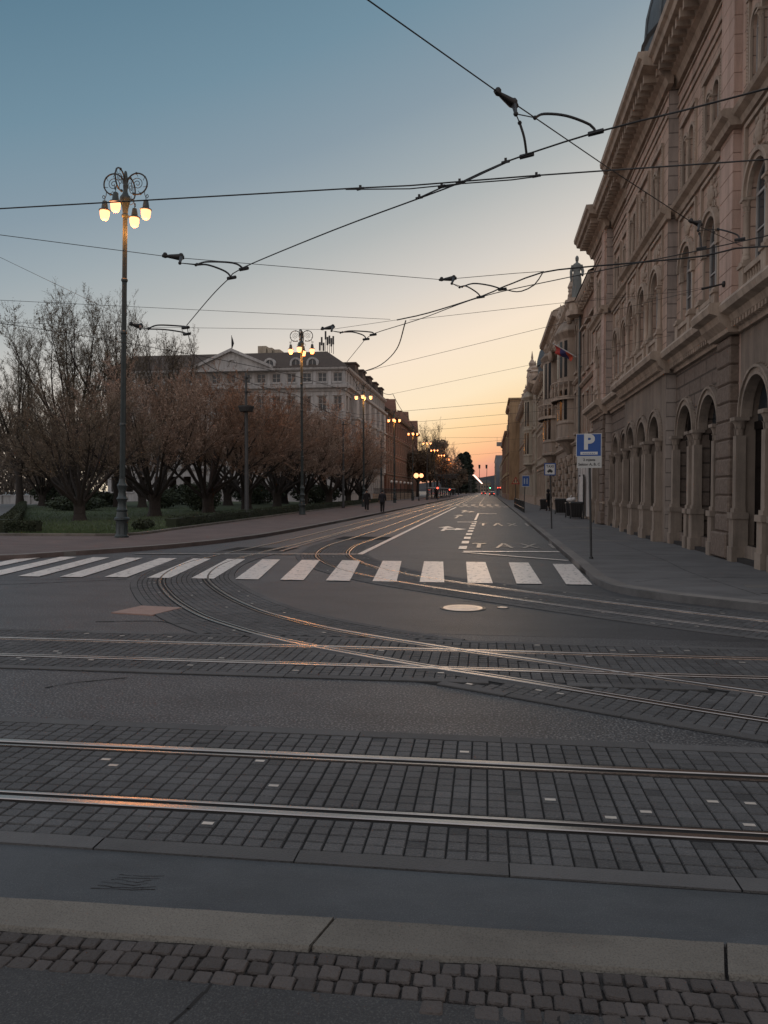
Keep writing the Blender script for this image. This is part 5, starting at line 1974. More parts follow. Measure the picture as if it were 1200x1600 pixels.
# ------------------------------------------------------------------ four-armed street lamps
def make_lamp():
    root = thing('street_lamp', '', 'street lamp', (0, 0, .12), 'ornate four-globe street lamps along the left pavement')
    z = 0.12
    m_ = MB()
    m_.lathe([(.24, z), (.24, z + .06), (.205, z + .1), (.195, z + .5), (.21, z + .58), (.27, z + .62), (.27, z + .68), (.20, z + .72), (.17, z + .9),
              (.19, z + .93), (.19, z + .98), (.155, z + 1.02), (.135, z + 1.22), (.17, z + 1.3), (.2, z + 1.36), (.15, z + 1.42), (.12, z + 1.6), (.165, z + 1.75), (.185, z + 1.82), (.13, z + 1.9), (.1, z + 2.05)], 0, 0, 0, 20)
    for k in range(8):
        a = 2 * math.pi * k / 8
        m_.box(.192 * math.cos(a) - .02, .192 * math.cos(a) + .02, .192 * math.sin(a) - .02, .192 * math.sin(a) + .02, z + .14, z + .46)
    m_.build('base', M['iron_green'], root, smooth=40)
    m_ = MB()
    n = 16                          # fluted shaft
    prev = None
    for zz, r in ((z + 2.0, .098), (5.5, .09), (6.2, .088), (11.25, .078)):
        r_ = []
        for k in range(2 * n):
            a = math.pi * k / n
            rr = r * (1.0 if k % 2 else .86)
            r_.append((rr * math.cos(a), rr * math.sin(a), zz))
        if prev:
            for k in range(2 * n):
                m_.face([prev[k], prev[(k + 1) % (2 * n)], r_[(k + 1) % (2 * n)], r_[k]])
        prev = r_
    for zz in (4.0, 7.2, 9.0):
        m_.lathe([(.09, zz), (.112, zz + .03), (.112, zz + .09), (.09, zz + .12)], 0, 0, 0, 14)
    m_.build('shaft', M['iron_green'], root)
    m_ = MB()
    m_.lathe([(.085, 11.2), (.12, 11.24), (.12, 11.3), (.085, 11.34), (.1, 11.5), (.14, 11.68), (.19, 11.82), (.18, 11.9), (.11, 12.0), (.075, 12.1), (.07, 12.6), (.05, 12.75), (.03, 12.8)], 0, 0, 0, 16)
    m_.build('collar', M['iron_green'], root, smooth=40)
    for k in range(4):
        a = math.pi / 2 * k
        ca, sa = math.cos(a), math.sin(a)
        P = lambda r, zz: (ca * r, sa * r, zz)
        m_ = MB()
        cx, cz, rr = .42, 12.36, .36
        arc = [P(cx + rr * math.cos(t), cz + rr * math.sin(t)) for t in [R(180) - R(290) * i / 26 for i in range(27)]]
        m_.tube(arc, .026, 8)
        m_.tube([P(.05, 12.1), P(.07, 12.3), P(cx - rr, cz)], .024, 6)
        sp = [P(cx + .01 + (.22 - .2 * i / 40) * math.cos(R(200) - i * .33), cz + (.22 - .2 * i / 40) * math.sin(R(200) - i * .33)) for i in range(41)]
        m_.tube(sp, .012, 6)
        for t in (150, 95, 40, -15, -70):
            m_.ball(P(cx + rr * math.cos(R(t)), cz + rr * math.sin(R(t))), .045 if t in (95, -70) else .034, 8)
            m_.tube([P(cx + rr * math.cos(R(t)), cz + rr * math.sin(R(t))), P(cx + .24 * math.cos(R(t - 12)), cz + .24 * math.sin(R(t - 12)))], .009, 5)
        e = arc[-1]
        m_.ball(e, .05, 8)
        # hook from the ring down to the lantern
        hk = [P(.68, 12.13), P(.70, 11.98), P(.74, 11.88), P(.80, 11.87), P(.83, 11.93), P(.80, 11.99), P(.755, 11.97), P(.74, 11.90), P(.745, 11.80)]
        m_.tube(hk, .013, 6)
        lw = [P(.10, 11.72), P(.2, 11.64), P(.29, 11.70), P(.29, 11.80), P(.22, 11.83), P(.19, 11.77)]
        m_.tube(lw, .011, 6)
        m_.build('scroll_arm', M['iron'], root)
        lx, ly, _ = P(.745, 0)
        m_ = MB()
        m_.lathe([(.03, 11.80), (.075, 11.79), (.085, 11.74), (.105, 11.62), (.115, 11.52), (.19, 11.49), (.195, 11.46), (.15, 11.455)], lx, ly, 0, 16)
        ln = m_.build('lantern', M['iron_green'], root, smooth=40)
        m_ = MB()
        m_.lathe([(.165, 11.452), (.168, 11.40), (.155, 11.28), (.125, 11.18), (.07, 11.135), (.005, 11.13)], lx, ly, 0, 16)
        m_.build('globe', M['lamp_glow'], ln, smooth=60)
    ld = bpy.data.lights.new('lamp_light', 'POINT')
    ld.energy = 90
    ld.color = (1.0, .36, .07)
    ld.shadow_soft_size = .16
    for k in (0, 1, 2, 3):
        lo = bpy.data.objects.new('lamp_light', ld)
        COL.objects.link(lo)
        lo.parent = root
        a = math.pi / 2 * k
        lo.location = (.745 * math.cos(a), .745 * math.sin(a), 10.72)
    return root


lamp = make_lamp()
lamp_labels = [
    (25.4, 'nearest tall iron lamp with four glowing globes at the corner of the lawn'),
    (51.7, 'tall four-globe lamp standing in front of the hotel front, second from the viewer'),
    (78, 'four-globe lamp against the street corner of the pale hotel'),
    (104, 'four-globe lamp between the hotel side and the brick house, tops overlapping the dark gap'),
    (129, 'four-globe lamp against the far end of the brick house gable'),
    (155, 'small four-globe lamp just past the brick house, before the round tree'),
    (182, 'tiny four-globe lamp in front of the round tree, nearest of that row'),
    (208, 'tiny lamp in the row over the round tree, second of that row'),
    (234, 'tiny lamp in the row over the round tree, third of that row'),
    (260, 'tiny lamp in the row over the round tree, fourth of that row'),
    (292, 'tiny lamp between the round tree and the conifers, higher one'),
    (330, 'tiny lamp between the round tree and the conifers, lowest and last one')]
for i, (y, lab) in enumerate(lamp_labels):
    o = lamp if i == 0 else copy_tree(lamp)
    o['label'] = lab
    o.location = (-12.75, y, .12)
    o.rotation_euler = (0, R(1.2) if i == 0 else rnd.uniform(-.006, .006), R(rnd.uniform(-1, 2)) if i == 0 else R(rnd.uniform(-2, 4)))
    if i == 5:
        o.location.x = -12.4
# road-side lamps far down the street: a chain of lights on curved arms
m0 = thing('road_lamp', '', 'street lamp', (-9, 400, .1), 'distant white street lights over the road')
m = MB()
m.tube([(-9.0, 400, .1), (-9.0, 400, 7.6), (-8.8, 400, 8.5), (-8.2, 400, 8.95), (-7.2, 400, 9.1)], [.12, .09, .08, .06, .05], 8)
m.build('pole', M['steel_pole'], m0)
m = MB()
m.box(-7.4, -6.1, 399.5, 400.5, 9.05, 9.3)
hd = m.build('lamp_head', M['steel_pole'], m0)
m = MB()
m.box(-7.3, -6.2, 399.4, 400.4, 8.75, 9.05)
m.build('light_panel', M['lamp_white'], hd)
for k in range(26):
    o = m0 if k == 0 else copy_tree(m0)
    o.location = (-9, 352 + k * 27, .1)
    o['label'] = 'bright white street light in the glowing streak at the end of the street'

# low twin globe lamp and the unlit globes on the terrace
tg = thing('twin_lamp', 'low post with two large glowing globes at the pavement before the brick house', 'street lamp', (-11.6, 128, .12))
m = MB()
m.lathe([(.14, .12), (.14, .3), (.06, .5), (.05, 3.6)], -11.6, 128, 0, 10)
m.tube([(-12.1, 128, 4.0), (-12.1, 128, 3.75), (-11.6, 128, 3.55), (-11.1, 128, 3.75), (-11.1, 128, 4.0)], .04, 6)
m.build('post', M['iron'], tg)
for x in (-12.05, -11.2):
    m = MB()
    m.ball((x, 128, 4.3), .42 if x < -11.6 else .36, 14)
    m.build('globe', M['lamp_glow'], tg, smooth=60)
for k in range(6):
    y = 128 + k * 6.6
    o = thing('globe_lamp', 'small unlit white globe on a post above the terrace wall', 'lamp', (-16.2, y, .12), 'unlit globe lamps above the terrace')
    m = MB()
    m.tube([(-16.2, y, .12), (-16.2, y, 3.1)], .05, 6)
    m.build('post', M['iron'], o)
    m = MB()
    m.ball((-16.2, y, 3.3), .25, 10)
    m.build('globe', M['globe_off'], o, smooth=60)

# ------------------------------------------------------------------ tram wire poles
def wire_pole(x, y, h, r, label, collar=None, arm=False):
    o = thing('tram_pole', label, 'pole', (x, y, .12), 'grey poles carrying the tram wires on the left pavement')
    m_ = MB()
    m_.lathe([(r * 1.5, .12), (r * 1.5, .5), (r * 1.1, .6), (r, .62), (r * .95, 3.0), (r * .8, 3.05), (r * .76, h * .75), (r * .62, h * .76), (r * .55, h), (.02, h + .08)], x, y, 0, 14)
    m_.build('shaft', M['steel_pole'], o, smooth=40)
    if collar:
        m_ = MB()
        m_.lathe([(r * .7, collar - .22), (.38, collar - .22), (.46, collar + .02), (.46, collar + .1), (r * .7, collar + .1)], x, y, 0, 18)
        m_.build('collar', M['steel_pole'], o)
    m_ = MB()
    for z in (h - .3, h - 1.1):
        m_.lathe([(r * .6, z), (r * .9, z + .01), (r * .9, z + .1), (r * .6, z + .11)], x, y, 0, 10)
        m_.box(x + r * .5, x + r * .5 + .25, y - .03, y + .03, z + .02, z + .08)
    m_.build('bracket', M['iron'], o)
    return o


wire_pole(-13.9, 43, 8.5, .128, 'stout grey tram pole with a wide round collar in front of the third tree', 6.55)
wire_pole(-13.75, 72, 8.3, .12, 'slim grey tram pole in front of the hotel corner')
wire_pole(-13.6, 97, 8.3, .14, 'slim dark tram pole beside the glowing hotel side door')
wire_pole(-11.2, 140, 8.3, .13, 'distant thin tram pole right of the low twin globe lamp')

# ------------------------------------------------------------------ overhead wires
def wire(pts, r, label, sag=0, name='contact_wire', cat='wire', smooth_=False, group=None):
    P = [Vector(p) for p in pts]
    if smooth_:
        P = catmull([tuple(p) for p in P], .4)
    out_ = []
    for a, b in zip(P, P[1:]):
        n = 1 if smooth_ else 8
        for k in range(n):
            t = k / n
            q = a.lerp(b, t)
            q.z -= sag * 4 * t * (1 - t)
            out_.append(q)
    out_.append(P[-1])
    m_ = MB()
    m_.tube(out_, r * .72, 6)
    o = m_.build(name, M['wire'], loc=P[0], smooth=60)
    tag(o, label, cat, group)
    return o


def Zs(z, *px):
    return [at_z(x, y, z) for x, y in px]


wire(Zs(5.0, (-160, 332), (0, 326), (555, 294), (640, 290), (840, 274), (1200, 249), (1330, 240)), .0105, 'nearly level black contact wire crossing the sky under the lamp heads, above the middle track')
wire(Zs(5.02, (540, 296), (640, 295), (720, 287), (800, 281), (845, 275)), .009, 'short second wire doubling the level contact wire at the crossing below the top insulator')
wire(Zs(5.05, (292, 508), (330, 463), (358, 435), (380, 418), (520, 360), (660, 308), (720, 285), (790, 253), (930, 207), (1070, 172), (1200, 138), (1300, 112)), .0115, 'curved contact wire sweeping from the lower left up to the top right edge', smooth_=True)
wire(Zs(5.03, (655, 309), (690, 293), (720, 287), (760, 268), (795, 252)), .012, 'thick short splice on the curved contact wire at the crossing')
c1p = Zs(5.05, (292, 508)) + [Vector((-7.0, 17.6, 5.03)), Vector((-7.25, 20.5, 5.0)), Vector((-6.6, 26, 5.05)), Vector((-6.6, 45, 5.05)), Vector((-6.6, 72, 5.1)), Vector((-6.6, 120, 5.1)), Vector((-6.6, 220, 5.1))]
wire(c1p, .012, 'contact wire hanging from the left pull-off arms and running down the left tram lane', sag=.06)
wire(Zs(5.05, (570, 531), (585, 521), (639, 504), (669, 494), (755, 463), (890, 433), (1080, 394), (1200, 368), (1290, 350)), .010, 'thin contact wire rising gently to the right across the palace front', smooth_=True)
wire([at_z(570, 531, 5.05), at_z(540, 568, 5.0), Vector((-4.3, 26, 5.0))], .009, 'short wire from the small middle pull-off arms down towards the hotel roof')
wire(Zs(5.12, (620, 500), (669, 489), (752, 463), (782, 450), (800, 443), (846, 426), (905, 418), (1010, 409), (1100, 400), (1150, 388), (1200, 385), (1290, 376)), .016, 'thick sagging feeder cable with a kink in front of the palace windows', smooth_=True)
wire(Zs(5.08, (782, 450), (800, 455), (815, 455), (835, 445), (848, 426)), .014, 'drooping cable loop joining the feeder to the contact wire before the statue', smooth_=True)
c2 = [at_z(634, 501, 5.1), at_z(620, 545, 5.05), at_z(595, 570, 5.0), at_z(567, 581, 5.05)]
wire(c2, .017, 'thick sagging cable dropping from the feeder end towards the hotel roof edge', smooth_=True)
wire([at_z(567, 581, 5.05), Vector((-3.45, 23.6, 4.95)), Vector((-3.3, 26.4, 5.1)), Vector((-3.6, 34, 5.05)), Vector((-4.2, 50, 5.1)), Vector((-4.3, 80, 5.1)), Vector((-4.4, 130, 5.1)), Vector((-4.5, 220, 5.1))], .013, 'contact wire over the right tram lane running away down the street', sag=.1)
L1 = Zs(5.6, (-180, 346), (0, 367), (270, 402), (690, 437), (805, 427), (850, 424))
wire(L1, .007, 'thin span wire from the left edge through both mid-height insulators', name='span_wire')
wire(Zs(5.6, (-160, 464), (0, 469), (610, 499)), .006, 'thin straight span wire passing just over the tall bare trees to the feeder end', name='span_wire')
wire(Zs(5.6, (640, 500), (880, 473)) + [at_x(1000, 458, 5.6)], .006, 'thin span wire from the feeder end to the palace, under the statue', name='span_wire')
wire(Zs(5.6, (-160, 500), (0, 503), (212, 511), (515, 515), (619, 500)), .006, 'lowest long span wire behind the nearest lamp shaft, through the lower insulators', name='span_wire')
p_l = Vector((-12.6, 25.5, 8.0))
wire([at_y(-100, 355, 18), at_y(0, 402, 20.5), p_l + Vector((0, 0, -.2))], .008, 'slanting stay wire from the top left to the nearest lamp shaft', name='stay_wire')
wire([at_y(-150, 492, 14), at_y(0, 505, 16), at_y(250, 545, 19), at_y(430, 580, 21.5), at_y(540, 610, 26)], .011, 'dark drooping cable with clips in front of the bare trees, falling to the hotel', name='feeder_cable', smooth_=True)
wire([at_z(520, -40, 5.6), at_z(575, 0, 5.6), at_z(795, 156, 5.6), at_z(950, 262, 5.6), at_z(1085, 350, 5.6), at_x(1160, 385, 5.5)], .0085, 'span wire slanting down from the top centre edge to the palace wall', name='span_wire')
aA, aB = at_x(1128, 444, 5.55), at_x(1048, 524, 5.45)
wire([at_z(567, 581, 5.05), aA], .0065, 'span wire rising from the sagging cable to the wall anchor beside the palace window', name='span_wire')
wire([at_x(1128, 444, 5.55), at_x(1060, 456, 4.8), at_z(880, 474, 5.7)], .006, 'upper span wire ending at the same palace wall anchor', name='span_wire')
wire([Vector((-3.3, 26.4, 5.1)), aB], .006, 'span wire across the street at the height of the flag', name='span_wire')
lab_span = ['far span wire meeting the pink house', 'far span wire meeting the baroque house below the flag', 'far span wire just over the hotel lamps, right end at the domed house', 'far span wire low over the street, ending at the spired house', 'lowest far span wire over the street before the orange house']
for k, (y, z, lab) in enumerate(zip((36, 48, 62, 92, 130), (5.6, 6.2, 6.8, 7.4, 7.8), lab_span)):
    wire([(-13.5, y, z + 1.2), (-6, y, z - .25), (5.5, y + 1, z + .7)], .010 + .002 * k, lab, name='span_wire')


def clamp(p, d, s=.035, label='', m_=None):
    d = Vector(d).normalized()
    m_ = m_ or MB()
    m_.tube([p - d * s * 1.6, p + d * s * 1.6], s * .55, 6)
    m_.box(p.x - s * .5, p.x + s * .5, p.y - s * .5, p.y + s * .5, p.z, p.z + s * 1.4)
    return m_


cl_lab = {(563, 295): 'first small black clamp on the level contact wire, left of the wire crossing', (655, 309): 'small black clamp on the curved wire just left of the wire crossing',
          (690, 291): 'small black clamp left in the wire crossing', (718, 285): 'small black clamp right in the wire crossing',
          (790, 253): 'small black clamp on the curved wire below the top insulator', (838, 275): 'small black clamp on the level wire right of the crossing'}
for (x, y), lab in cl_lab.items():
    p = at_z(x, y, 5.04)
    m_ = clamp(p, (1, -.4, 0), .026)
    tag(m_.build('wire_clamp', M['wire'], loc=p), lab, 'wire clamp')


def pulloff(body, link, arms, zc, label, s=1.0):
    """insulator on the span wire; arms of curved tube down to clamps on the contact wire"""
    (bx0, by0), (bx1, by1) = body
    z = 5.6
    a, b = at_z(bx0, by0, z), at_z(bx1, by1, z)
    root = thing('pull_off', label, 'wire fitting', (a + b) / 2)
    m_ = MB()
    d = (b - a).normalized()
    L = (b - a).length
    s *= .62
    m_.tube([a - d * .05, a, a + d * .04, a + d * L * .3, a + d * L * .7, b - d * .03, b + d * .05], [.03 * s, .05 * s, .035 * s, .045 * s, .065 * s, .075 * s, .04 * s], 10)
    m_.ball(a + Vector((0, 0, .03 * s)), .055 * s, 8)
    m_.ball(b + Vector((0, 0, .04 * s)), .06 * s, 8)
    m_.build('insulator', M['wire'], root, smooth=50)
    m_ = MB()
    k = at_z(*link, z - .25)
    m_.tube([b, b.lerp(k, .5) + Vector((0, 0, .0)), k], [.05 * s, .035 * s, .025 * s], 8)
    m_.ball(k, .04 * s, 8)
    m_.build('link', M['wire'], root)
    s *= 1.15
    for pts in arms:
        n = len(pts)
        P = []
        for i, q in enumerate(pts):
            t = i / (n - 1)
            P.append(at_z(q[0], q[1], (z - .25) * (1 - t) + zc * t))
        m_ = MB()
        m_.tube([k, P[0]], .008 * s, 5)
        m_.tube(catmull([tuple(p) for p in P], .05), .017 * s, 8)
        m_.ball(P[0], .03 * s, 8)
        e = P[-1]
        m_.tube([e + Vector((-.09 * s, .03, .0)), e + Vector((.09 * s, -.03, .0))], .032 * s, 6)
        m_.build('pull_arm', M['wire'], root)
    return root


pulloff(((778, 145), (803, 163)), (806, 178), [[(812, 192), (819, 215), (823, 243)], [(836, 184), (850, 178), (885, 181), (922, 195), (931, 207)]], 5.07, 'largest black insulator with two curved arms, high at the top centre of the sky', 1.0)
pulloff(((258, 400), (283, 402)), (281, 411), [[(306, 414), (325, 414), (352, 424), (362, 434)], [(308, 413), (325, 409), (365, 411), (381, 420)]], 5.06, 'black insulator with twin arms right of the nearest lamp, over the hotel roof', 1.15)
pulloff(((690, 437), (709, 435)), (706, 443), [[(718, 449), (728, 447), (745, 457), (751, 464)], [(722, 448), (740, 443), (765, 446), (785, 452)]], 5.1, 'black insulator with twin arms in the middle of the sky, left of the statue', 1.0)
pulloff(((205, 507), (220, 510)), (219, 514), [[(232, 513), (248, 508), (288, 510), (290, 512)], [(232, 514), (258, 515), (285, 519), (292, 522)]], 5.05, 'grey insulator with twin arms right beside the nearest lamp shaft', 1.3)
pulloff(((504, 514), (520, 511)), (518, 517), [[(532, 520), (548, 517), (580, 519), (583, 523)], [(535, 519), (552, 519), (568, 524), (572, 530)]], 5.05, 'black insulator with twin arms above the antennas on the hotel roof', 1.1)
pulloff(((1080, 346), (1093, 350)), (1091, 360), [[(1093, 365), (1095, 375), (1096, 388)], [(1122, 358), (1135, 361), (1152, 367), (1156, 374)]], 5.1, 'dark insulator with two arms in front of the palace windows', .9)
p = aA
an2 = thing('wall_anchor', 'round wall rosette holding two span wires beside a palace window', 'wire fitting', p)
m = MB()
m.tube([p + Vector((.3, 0, 0)), p + Vector((.02, 0, 0)), p], [.09, .075, .03], 10)
m.build('rosette', M['wire'], an2)
m = MB()
q0 = p
q1 = p.lerp(at_z(567, 581, 5.05), .05)
m.tube([q0, q1], [.02, .03], 8)
m.build('insulator', M['wire'], an2)

# ------------------------------------------------------------------ trees
def perp_spread(d, ang, az):
    o_ = d.orthogonal().normalized()
    q_ = d.cross(o_)
    return (d * math.cos(ang) + (o_ * math.cos(az) + q_ * math.sin(az)) * math.sin(ang)).normalized()


def blade(m_, a, b, w_, c):
    d = b - a
    s_ = d.cross(Vector((rnd.gauss(0, 1), rnd.gauss(0, 1), rnd.gauss(0, 1))))
    if s_.length < 1e-6:
        return
    s_ = s_.normalized() * w_
    m_.face([tuple(a - s_), tuple(a + s_), tuple(b)], c)


def twigs(m_, lf, p, d, L, n, w_, nleaf, ls):
    for _ in range(n):
        t = rnd.random()
        a = p + d * L * t
        e = perp_spread(d, rnd.uniform(.2, .9), rnd.random() * 6.28)
        e.z += .25
        e.normalize()
        b = a + e * rnd.uniform(.22, .55) * L
        blade(m_, a, b, w_, rnd.random())
        for _k in range(nleaf):
            c = a.lerp(b, rnd.uniform(.3, 1.0)) + Vector((rnd.gauss(0, .03), rnd.gauss(0, .03), rnd.gauss(0, .03)))
            u = Vector((rnd.gauss(0, 1), rnd.gauss(0, 1), rnd.gauss(0, 1))).normalized()
            v = u.orthogonal().normalized()
            s_ = ls * rnd.uniform(.5, 1.2)
            lf.face([tuple(c - u * s_), tuple(c + v * s_ * .6), tuple(c + u * s_), tuple(c - v * s_ * .6)], rnd.random())


def bend(p, d, L, n, up, wob):
    pts = [p.copy()]
    for _ in range(n):
        d = (d + Vector((rnd.gauss(0, wob), rnd.gauss(0, wob), rnd.gauss(0, wob) + up))).normalized()
        p = p + d * (L / n)
        pts.append(p.copy())
    return pts, d


def vase_tree(height, seed, nl=2):
    global rnd
    keep = rnd
    rnd = random.Random(seed)
    wood, tw_, lf = MB(), MB(), MB()
    th = height * .14
    n = 9
    prev = None
    for i, (z, r) in enumerate(((-.05, .50), (.12, .40), (.4, .33), (th * .75, .32), (th * 1.05, .40), (th * 1.25, .30))):
        r_ = [(r * (1 + .16 * math.sin(3 * k * 6.28 / 18 + i * .3)) * math.cos(6.28 * k / 18), r * (1 + .16 * math.sin(3 * k * 6.28 / 18 + i * .3)) * math.sin(6.28 * k / 18), z) for k in range(18)]
        if prev:
            for k in range(18):
                wood.face([prev[k], prev[(k + 1) % 18], r_[(k + 1) % 18], r_[k]])
        prev = r_
    wood.face(prev)
    limbs = 15
    for k in range(limbs):
        az = 2 * math.pi * k / limbs * 2.4 + rnd.uniform(-.3, .3)
        inc = R(14 + 46 * ((k * .618) % 1))
        d = Vector((math.sin(inc) * math.cos(az), math.sin(inc) * math.sin(az), math.cos(inc)))
        L = height * rnd.uniform(.62, .80) * (1.0 - .12 * (inc / R(60)))
        p = Vector((math.cos(az) * .2, math.sin(az) * .2, th * rnd.uniform(.75, 1.1)))
        pts, dd = bend(p, d, L, 9, .015, .055)
        rr = [.115 * (1 - .88 * i / 9) for i in range(10)]
        wood.tube(pts, rr, 6)
        for i in range(4, 10):
            for _ in range(2 if i < 9 else 4):
                d1 = (pts[i] - pts[i - 1]).normalized()
                e = perp_spread(d1, rnd.uniform(.35, .9), rnd.random() * 6.28)
                L1 = height * rnd.uniform(.12, .24)
                p1, d1e = bend(pts[i].lerp(pts[i - 1], rnd.random()), e, L1, 4, .07, .1)
                wood.tube(p1, [rr[i] * .55 + .008, rr[i] * .35 + .006, .010, .007, .004], 4, cap=False)
                for j in range(1, 5):
                    for _q in range(2 if j < 4 else 3):
                        e2 = perp_spread((p1[j] - p1[j - 1]).normalized(), rnd.uniform(.3, .9), rnd.random() * 6.28)
                        e2.z += .15
                        e2.normalize()
                        L2 = height * rnd.uniform(.05, .11)
                        b = p1[j] + e2 * L2
                        if p1[j].z < height * .27:
                            continue
                        blade(tw_, p1[j], b, .014, rnd.random())
                        twigs(tw_, lf, p1[j], e2, L2, 9, .011, nl, .042)
    rnd = keep
    return wood, tw_, lf


def tall_tree(height, seed, leafy=1):
    global rnd
    keep = rnd
    rnd = random.Random(seed)
    wood, tw_, lf = MB(), MB(), MB()
    trunk, dd = bend(Vector((0, 0, -.05)), Vector((0, 0, 1)), height * .28, 5, .05, .03)
    wood.tube(trunk, [.55, .42, .38, .36, .34, .32], 10)
    for k in range(13):
        az = k * 2.4 + rnd.uniform(-.3, .3)
        inc = R(6 + 34 * ((k * .618) % 1))
        d = Vector((math.sin(inc) * math.cos(az), math.sin(inc) * math.sin(az), math.cos(inc)))
        L = height * rnd.uniform(.52, .72)
        pts, _ = bend(trunk[rnd.choice((3, 4, 5, 5))], d, L, 11, .06, .05)
        rr = [.17 * (1 - .9 * i / 11) for i in range(12)]
        wood.tube(pts, rr, 6)
        for i in range(3, 12):
            for _ in range(2 if i < 11 else 4):
                d1 = (pts[i] - pts[i - 1]).normalized()
                e = perp_spread(d1, rnd.uniform(.25, .75), rnd.random() * 6.28)
                L1 = height * rnd.uniform(.08, .18)
                p1, _d = bend(pts[i].lerp(pts[i - 1], rnd.random()), e, L1, 4, .12, .09)
                wood.tube(p1, [rr[i] * .5 + .008, rr[i] * .3 + .007, .012, .009, .005], 4, cap=False)
                for j in range(1, 5):
                    for _q in range(2 if j < 4 else 3):
                        e2 = perp_spread((p1[j] - p1[j - 1]).normalized(), rnd.uniform(.3, .8), rnd.random() * 6.28)
                        L2 = height * rnd.uniform(.025, .055)
                        blade(tw_, p1[j], p1[j] + e2 * L2, .011, rnd.random())
                        twigs(tw_, lf, p1[j], e2, L2, 8, .010, leafy, .045)
    rnd = keep
    return wood, tw_, lf


def make_tree(parts, label, group, tm, lm, name='tree'):
    root = thing(name, label, 'tree', (0, 0, 0), group)
    wood, tw_, lf = parts
    wood.build('trunk', M['bark'], root, smooth=50)
    tw_.build('crown', tm, root)
    if lf.f:
        lf.build('buds', lm, root)
    return root


PG = 'bushy budding trees in a row along the park'
protos = [make_tree(vase_tree(8.6, 11), '', PG, M['twig'], M['leaf_red'], 'hornbeam_tree'),
          make_tree(vase_tree(8.6, 23), '', PG, M['twig'], M['leaf_red'], 'hornbeam_tree'),
          make_tree(vase_tree(8.6, 37), '', PG, M['twig'], M['leaf_red'], 'hornbeam_tree'),
          make_tree(vase_tree(8.6, 58, 1), '', PG, M['twig_olive'], M['leaf_olive'], 'hornbeam_tree')]
spots = [(-21.5, 38.2, .86, 3, 'broad dark vase-shaped tree nearest the viewer, left of the nearest lamp'),
         (-20.6, 45.3, 1.05, 1, 'reddish vase-shaped tree just right of the nearest lamp shaft'),
         (-19.7, 52.1, 1.16, 2, 'tall reddish tree between the nearest lamp and the collared tram pole'),
         (-19.3, 59.5, 1.18, 0, 'reddish tree directly behind the collared tram pole'),
         (-19.15, 67.9, 1.15, 1, 'rounded brown tree with a fan of stems right of the collared tram pole'),
         (-18.2, 74.5, 1.22, 2, 'rounded brown tree behind the second four-globe lamp'),
         (-17.5, 83.5, 1.15, 0, 'brown tree in front of the hotel corner, left of the slim tram pole'),
         (-17.0, 92, 1.08, 1, 'brown tree at the hotel corner, right of the slim tram pole'),
         (-16.9, 101, 1.0, 2, 'last brown tree of the row beside the hotel street side'),
         (-38.5, 66, 1.0, 3, 'dark bushy tree behind the nearest one, over the end of the pale path'),
         (-47, 76, 1.1, 3, 'dark bushy tree at the left edge above the pale path'),
         (-33, 70, 1.1, 3, 'bushy tree behind the gap between the first two trees'),
         (-28, 80, 1.3, 2, 'bushy tree in the second rank behind the third tree'),
         (-25, 92, 1.38, 1, 'bushy tree in the second rank in front of the hotel pediment')]
used = set()
for x, y, sc3, k, lab in spots:
    o = protos[k] if k not in used else copy_tree(protos[k])
    used.add(k)
    o['label'] = lab
    o.location = (x, y, .15)
    o.scale = (sc3, sc3, sc3)
    o.rotation_euler = (0, 0, rnd.random() * 6.28)
TG = 'tall bare trees behind the park'
tp = [make_tree(tall_tree(20, 5, 2), '', TG, M['twig_grey'], M['leaf'], 'bare_tree'), make_tree(tall_tree(20, 9, 2), '', TG, M['twig_grey'], M['leaf'], 'bare_tree')]
tspots = [(-40.4, 70, 1.0, 0, 'tallest bare tree rising behind the nearest bushy tree'),
          (-47, 72, .86, 1, 'bare tree with wide upright limbs left of the tallest one'),
          (-36.5, 72, .98, 1, 'bare tree right of the tallest one, just left of the nearest lamp shaft'),
          (-54, 76, .70, 0, 'bare tree cut off by the left edge'),
          (-38, 86, 1.0, 0, 'thin bare tree between the nearest lamp shaft and the left end of the hotel'),
          (-60, 96, .75, 1, 'faint bare tree farthest left behind the others')]
used = set()
for x, y, sc3, k, lab in tspots:
    o = tp[k] if k not in used else copy_tree(tp[k])
    used.add(k)
    o['label'] = lab
    o.location = (x, y, .15)
    o.scale = (sc3, sc3, sc3)
    o.rotation_euler = (0, 0, rnd.random() * 6.28)
rt = make_tree(tall_tree(17, 15, 3), 'round reddish tree crossed by a row of lamps, beyond the brick house', None, M['twig'], M['leaf_red'], 'round_tree')
rt.location = (-14.5, 243, .12)
rt.scale = (1.0, 1.0, .95)
for k, (x, y, sc3, lab) in enumerate(((-15.5, 205, .95, 'wispy bare tree just right of the brick house gable'), (-24, 262, .9, 'dark tree behind the round reddish tree'), (-17, 300, .75, 'low dark tree between the round tree and the conifers'),
                                      (-15, 345, .62, 'small dark tree at the foot of the conifers'))):
    o = copy_tree(rt if k else tp[1])
    o['label'] = lab
    o.location = (x, y, .12)
    o.scale = (sc3, sc3, sc3)
    o.rotation_euler = (0, 0, k * 1.3 + .4)


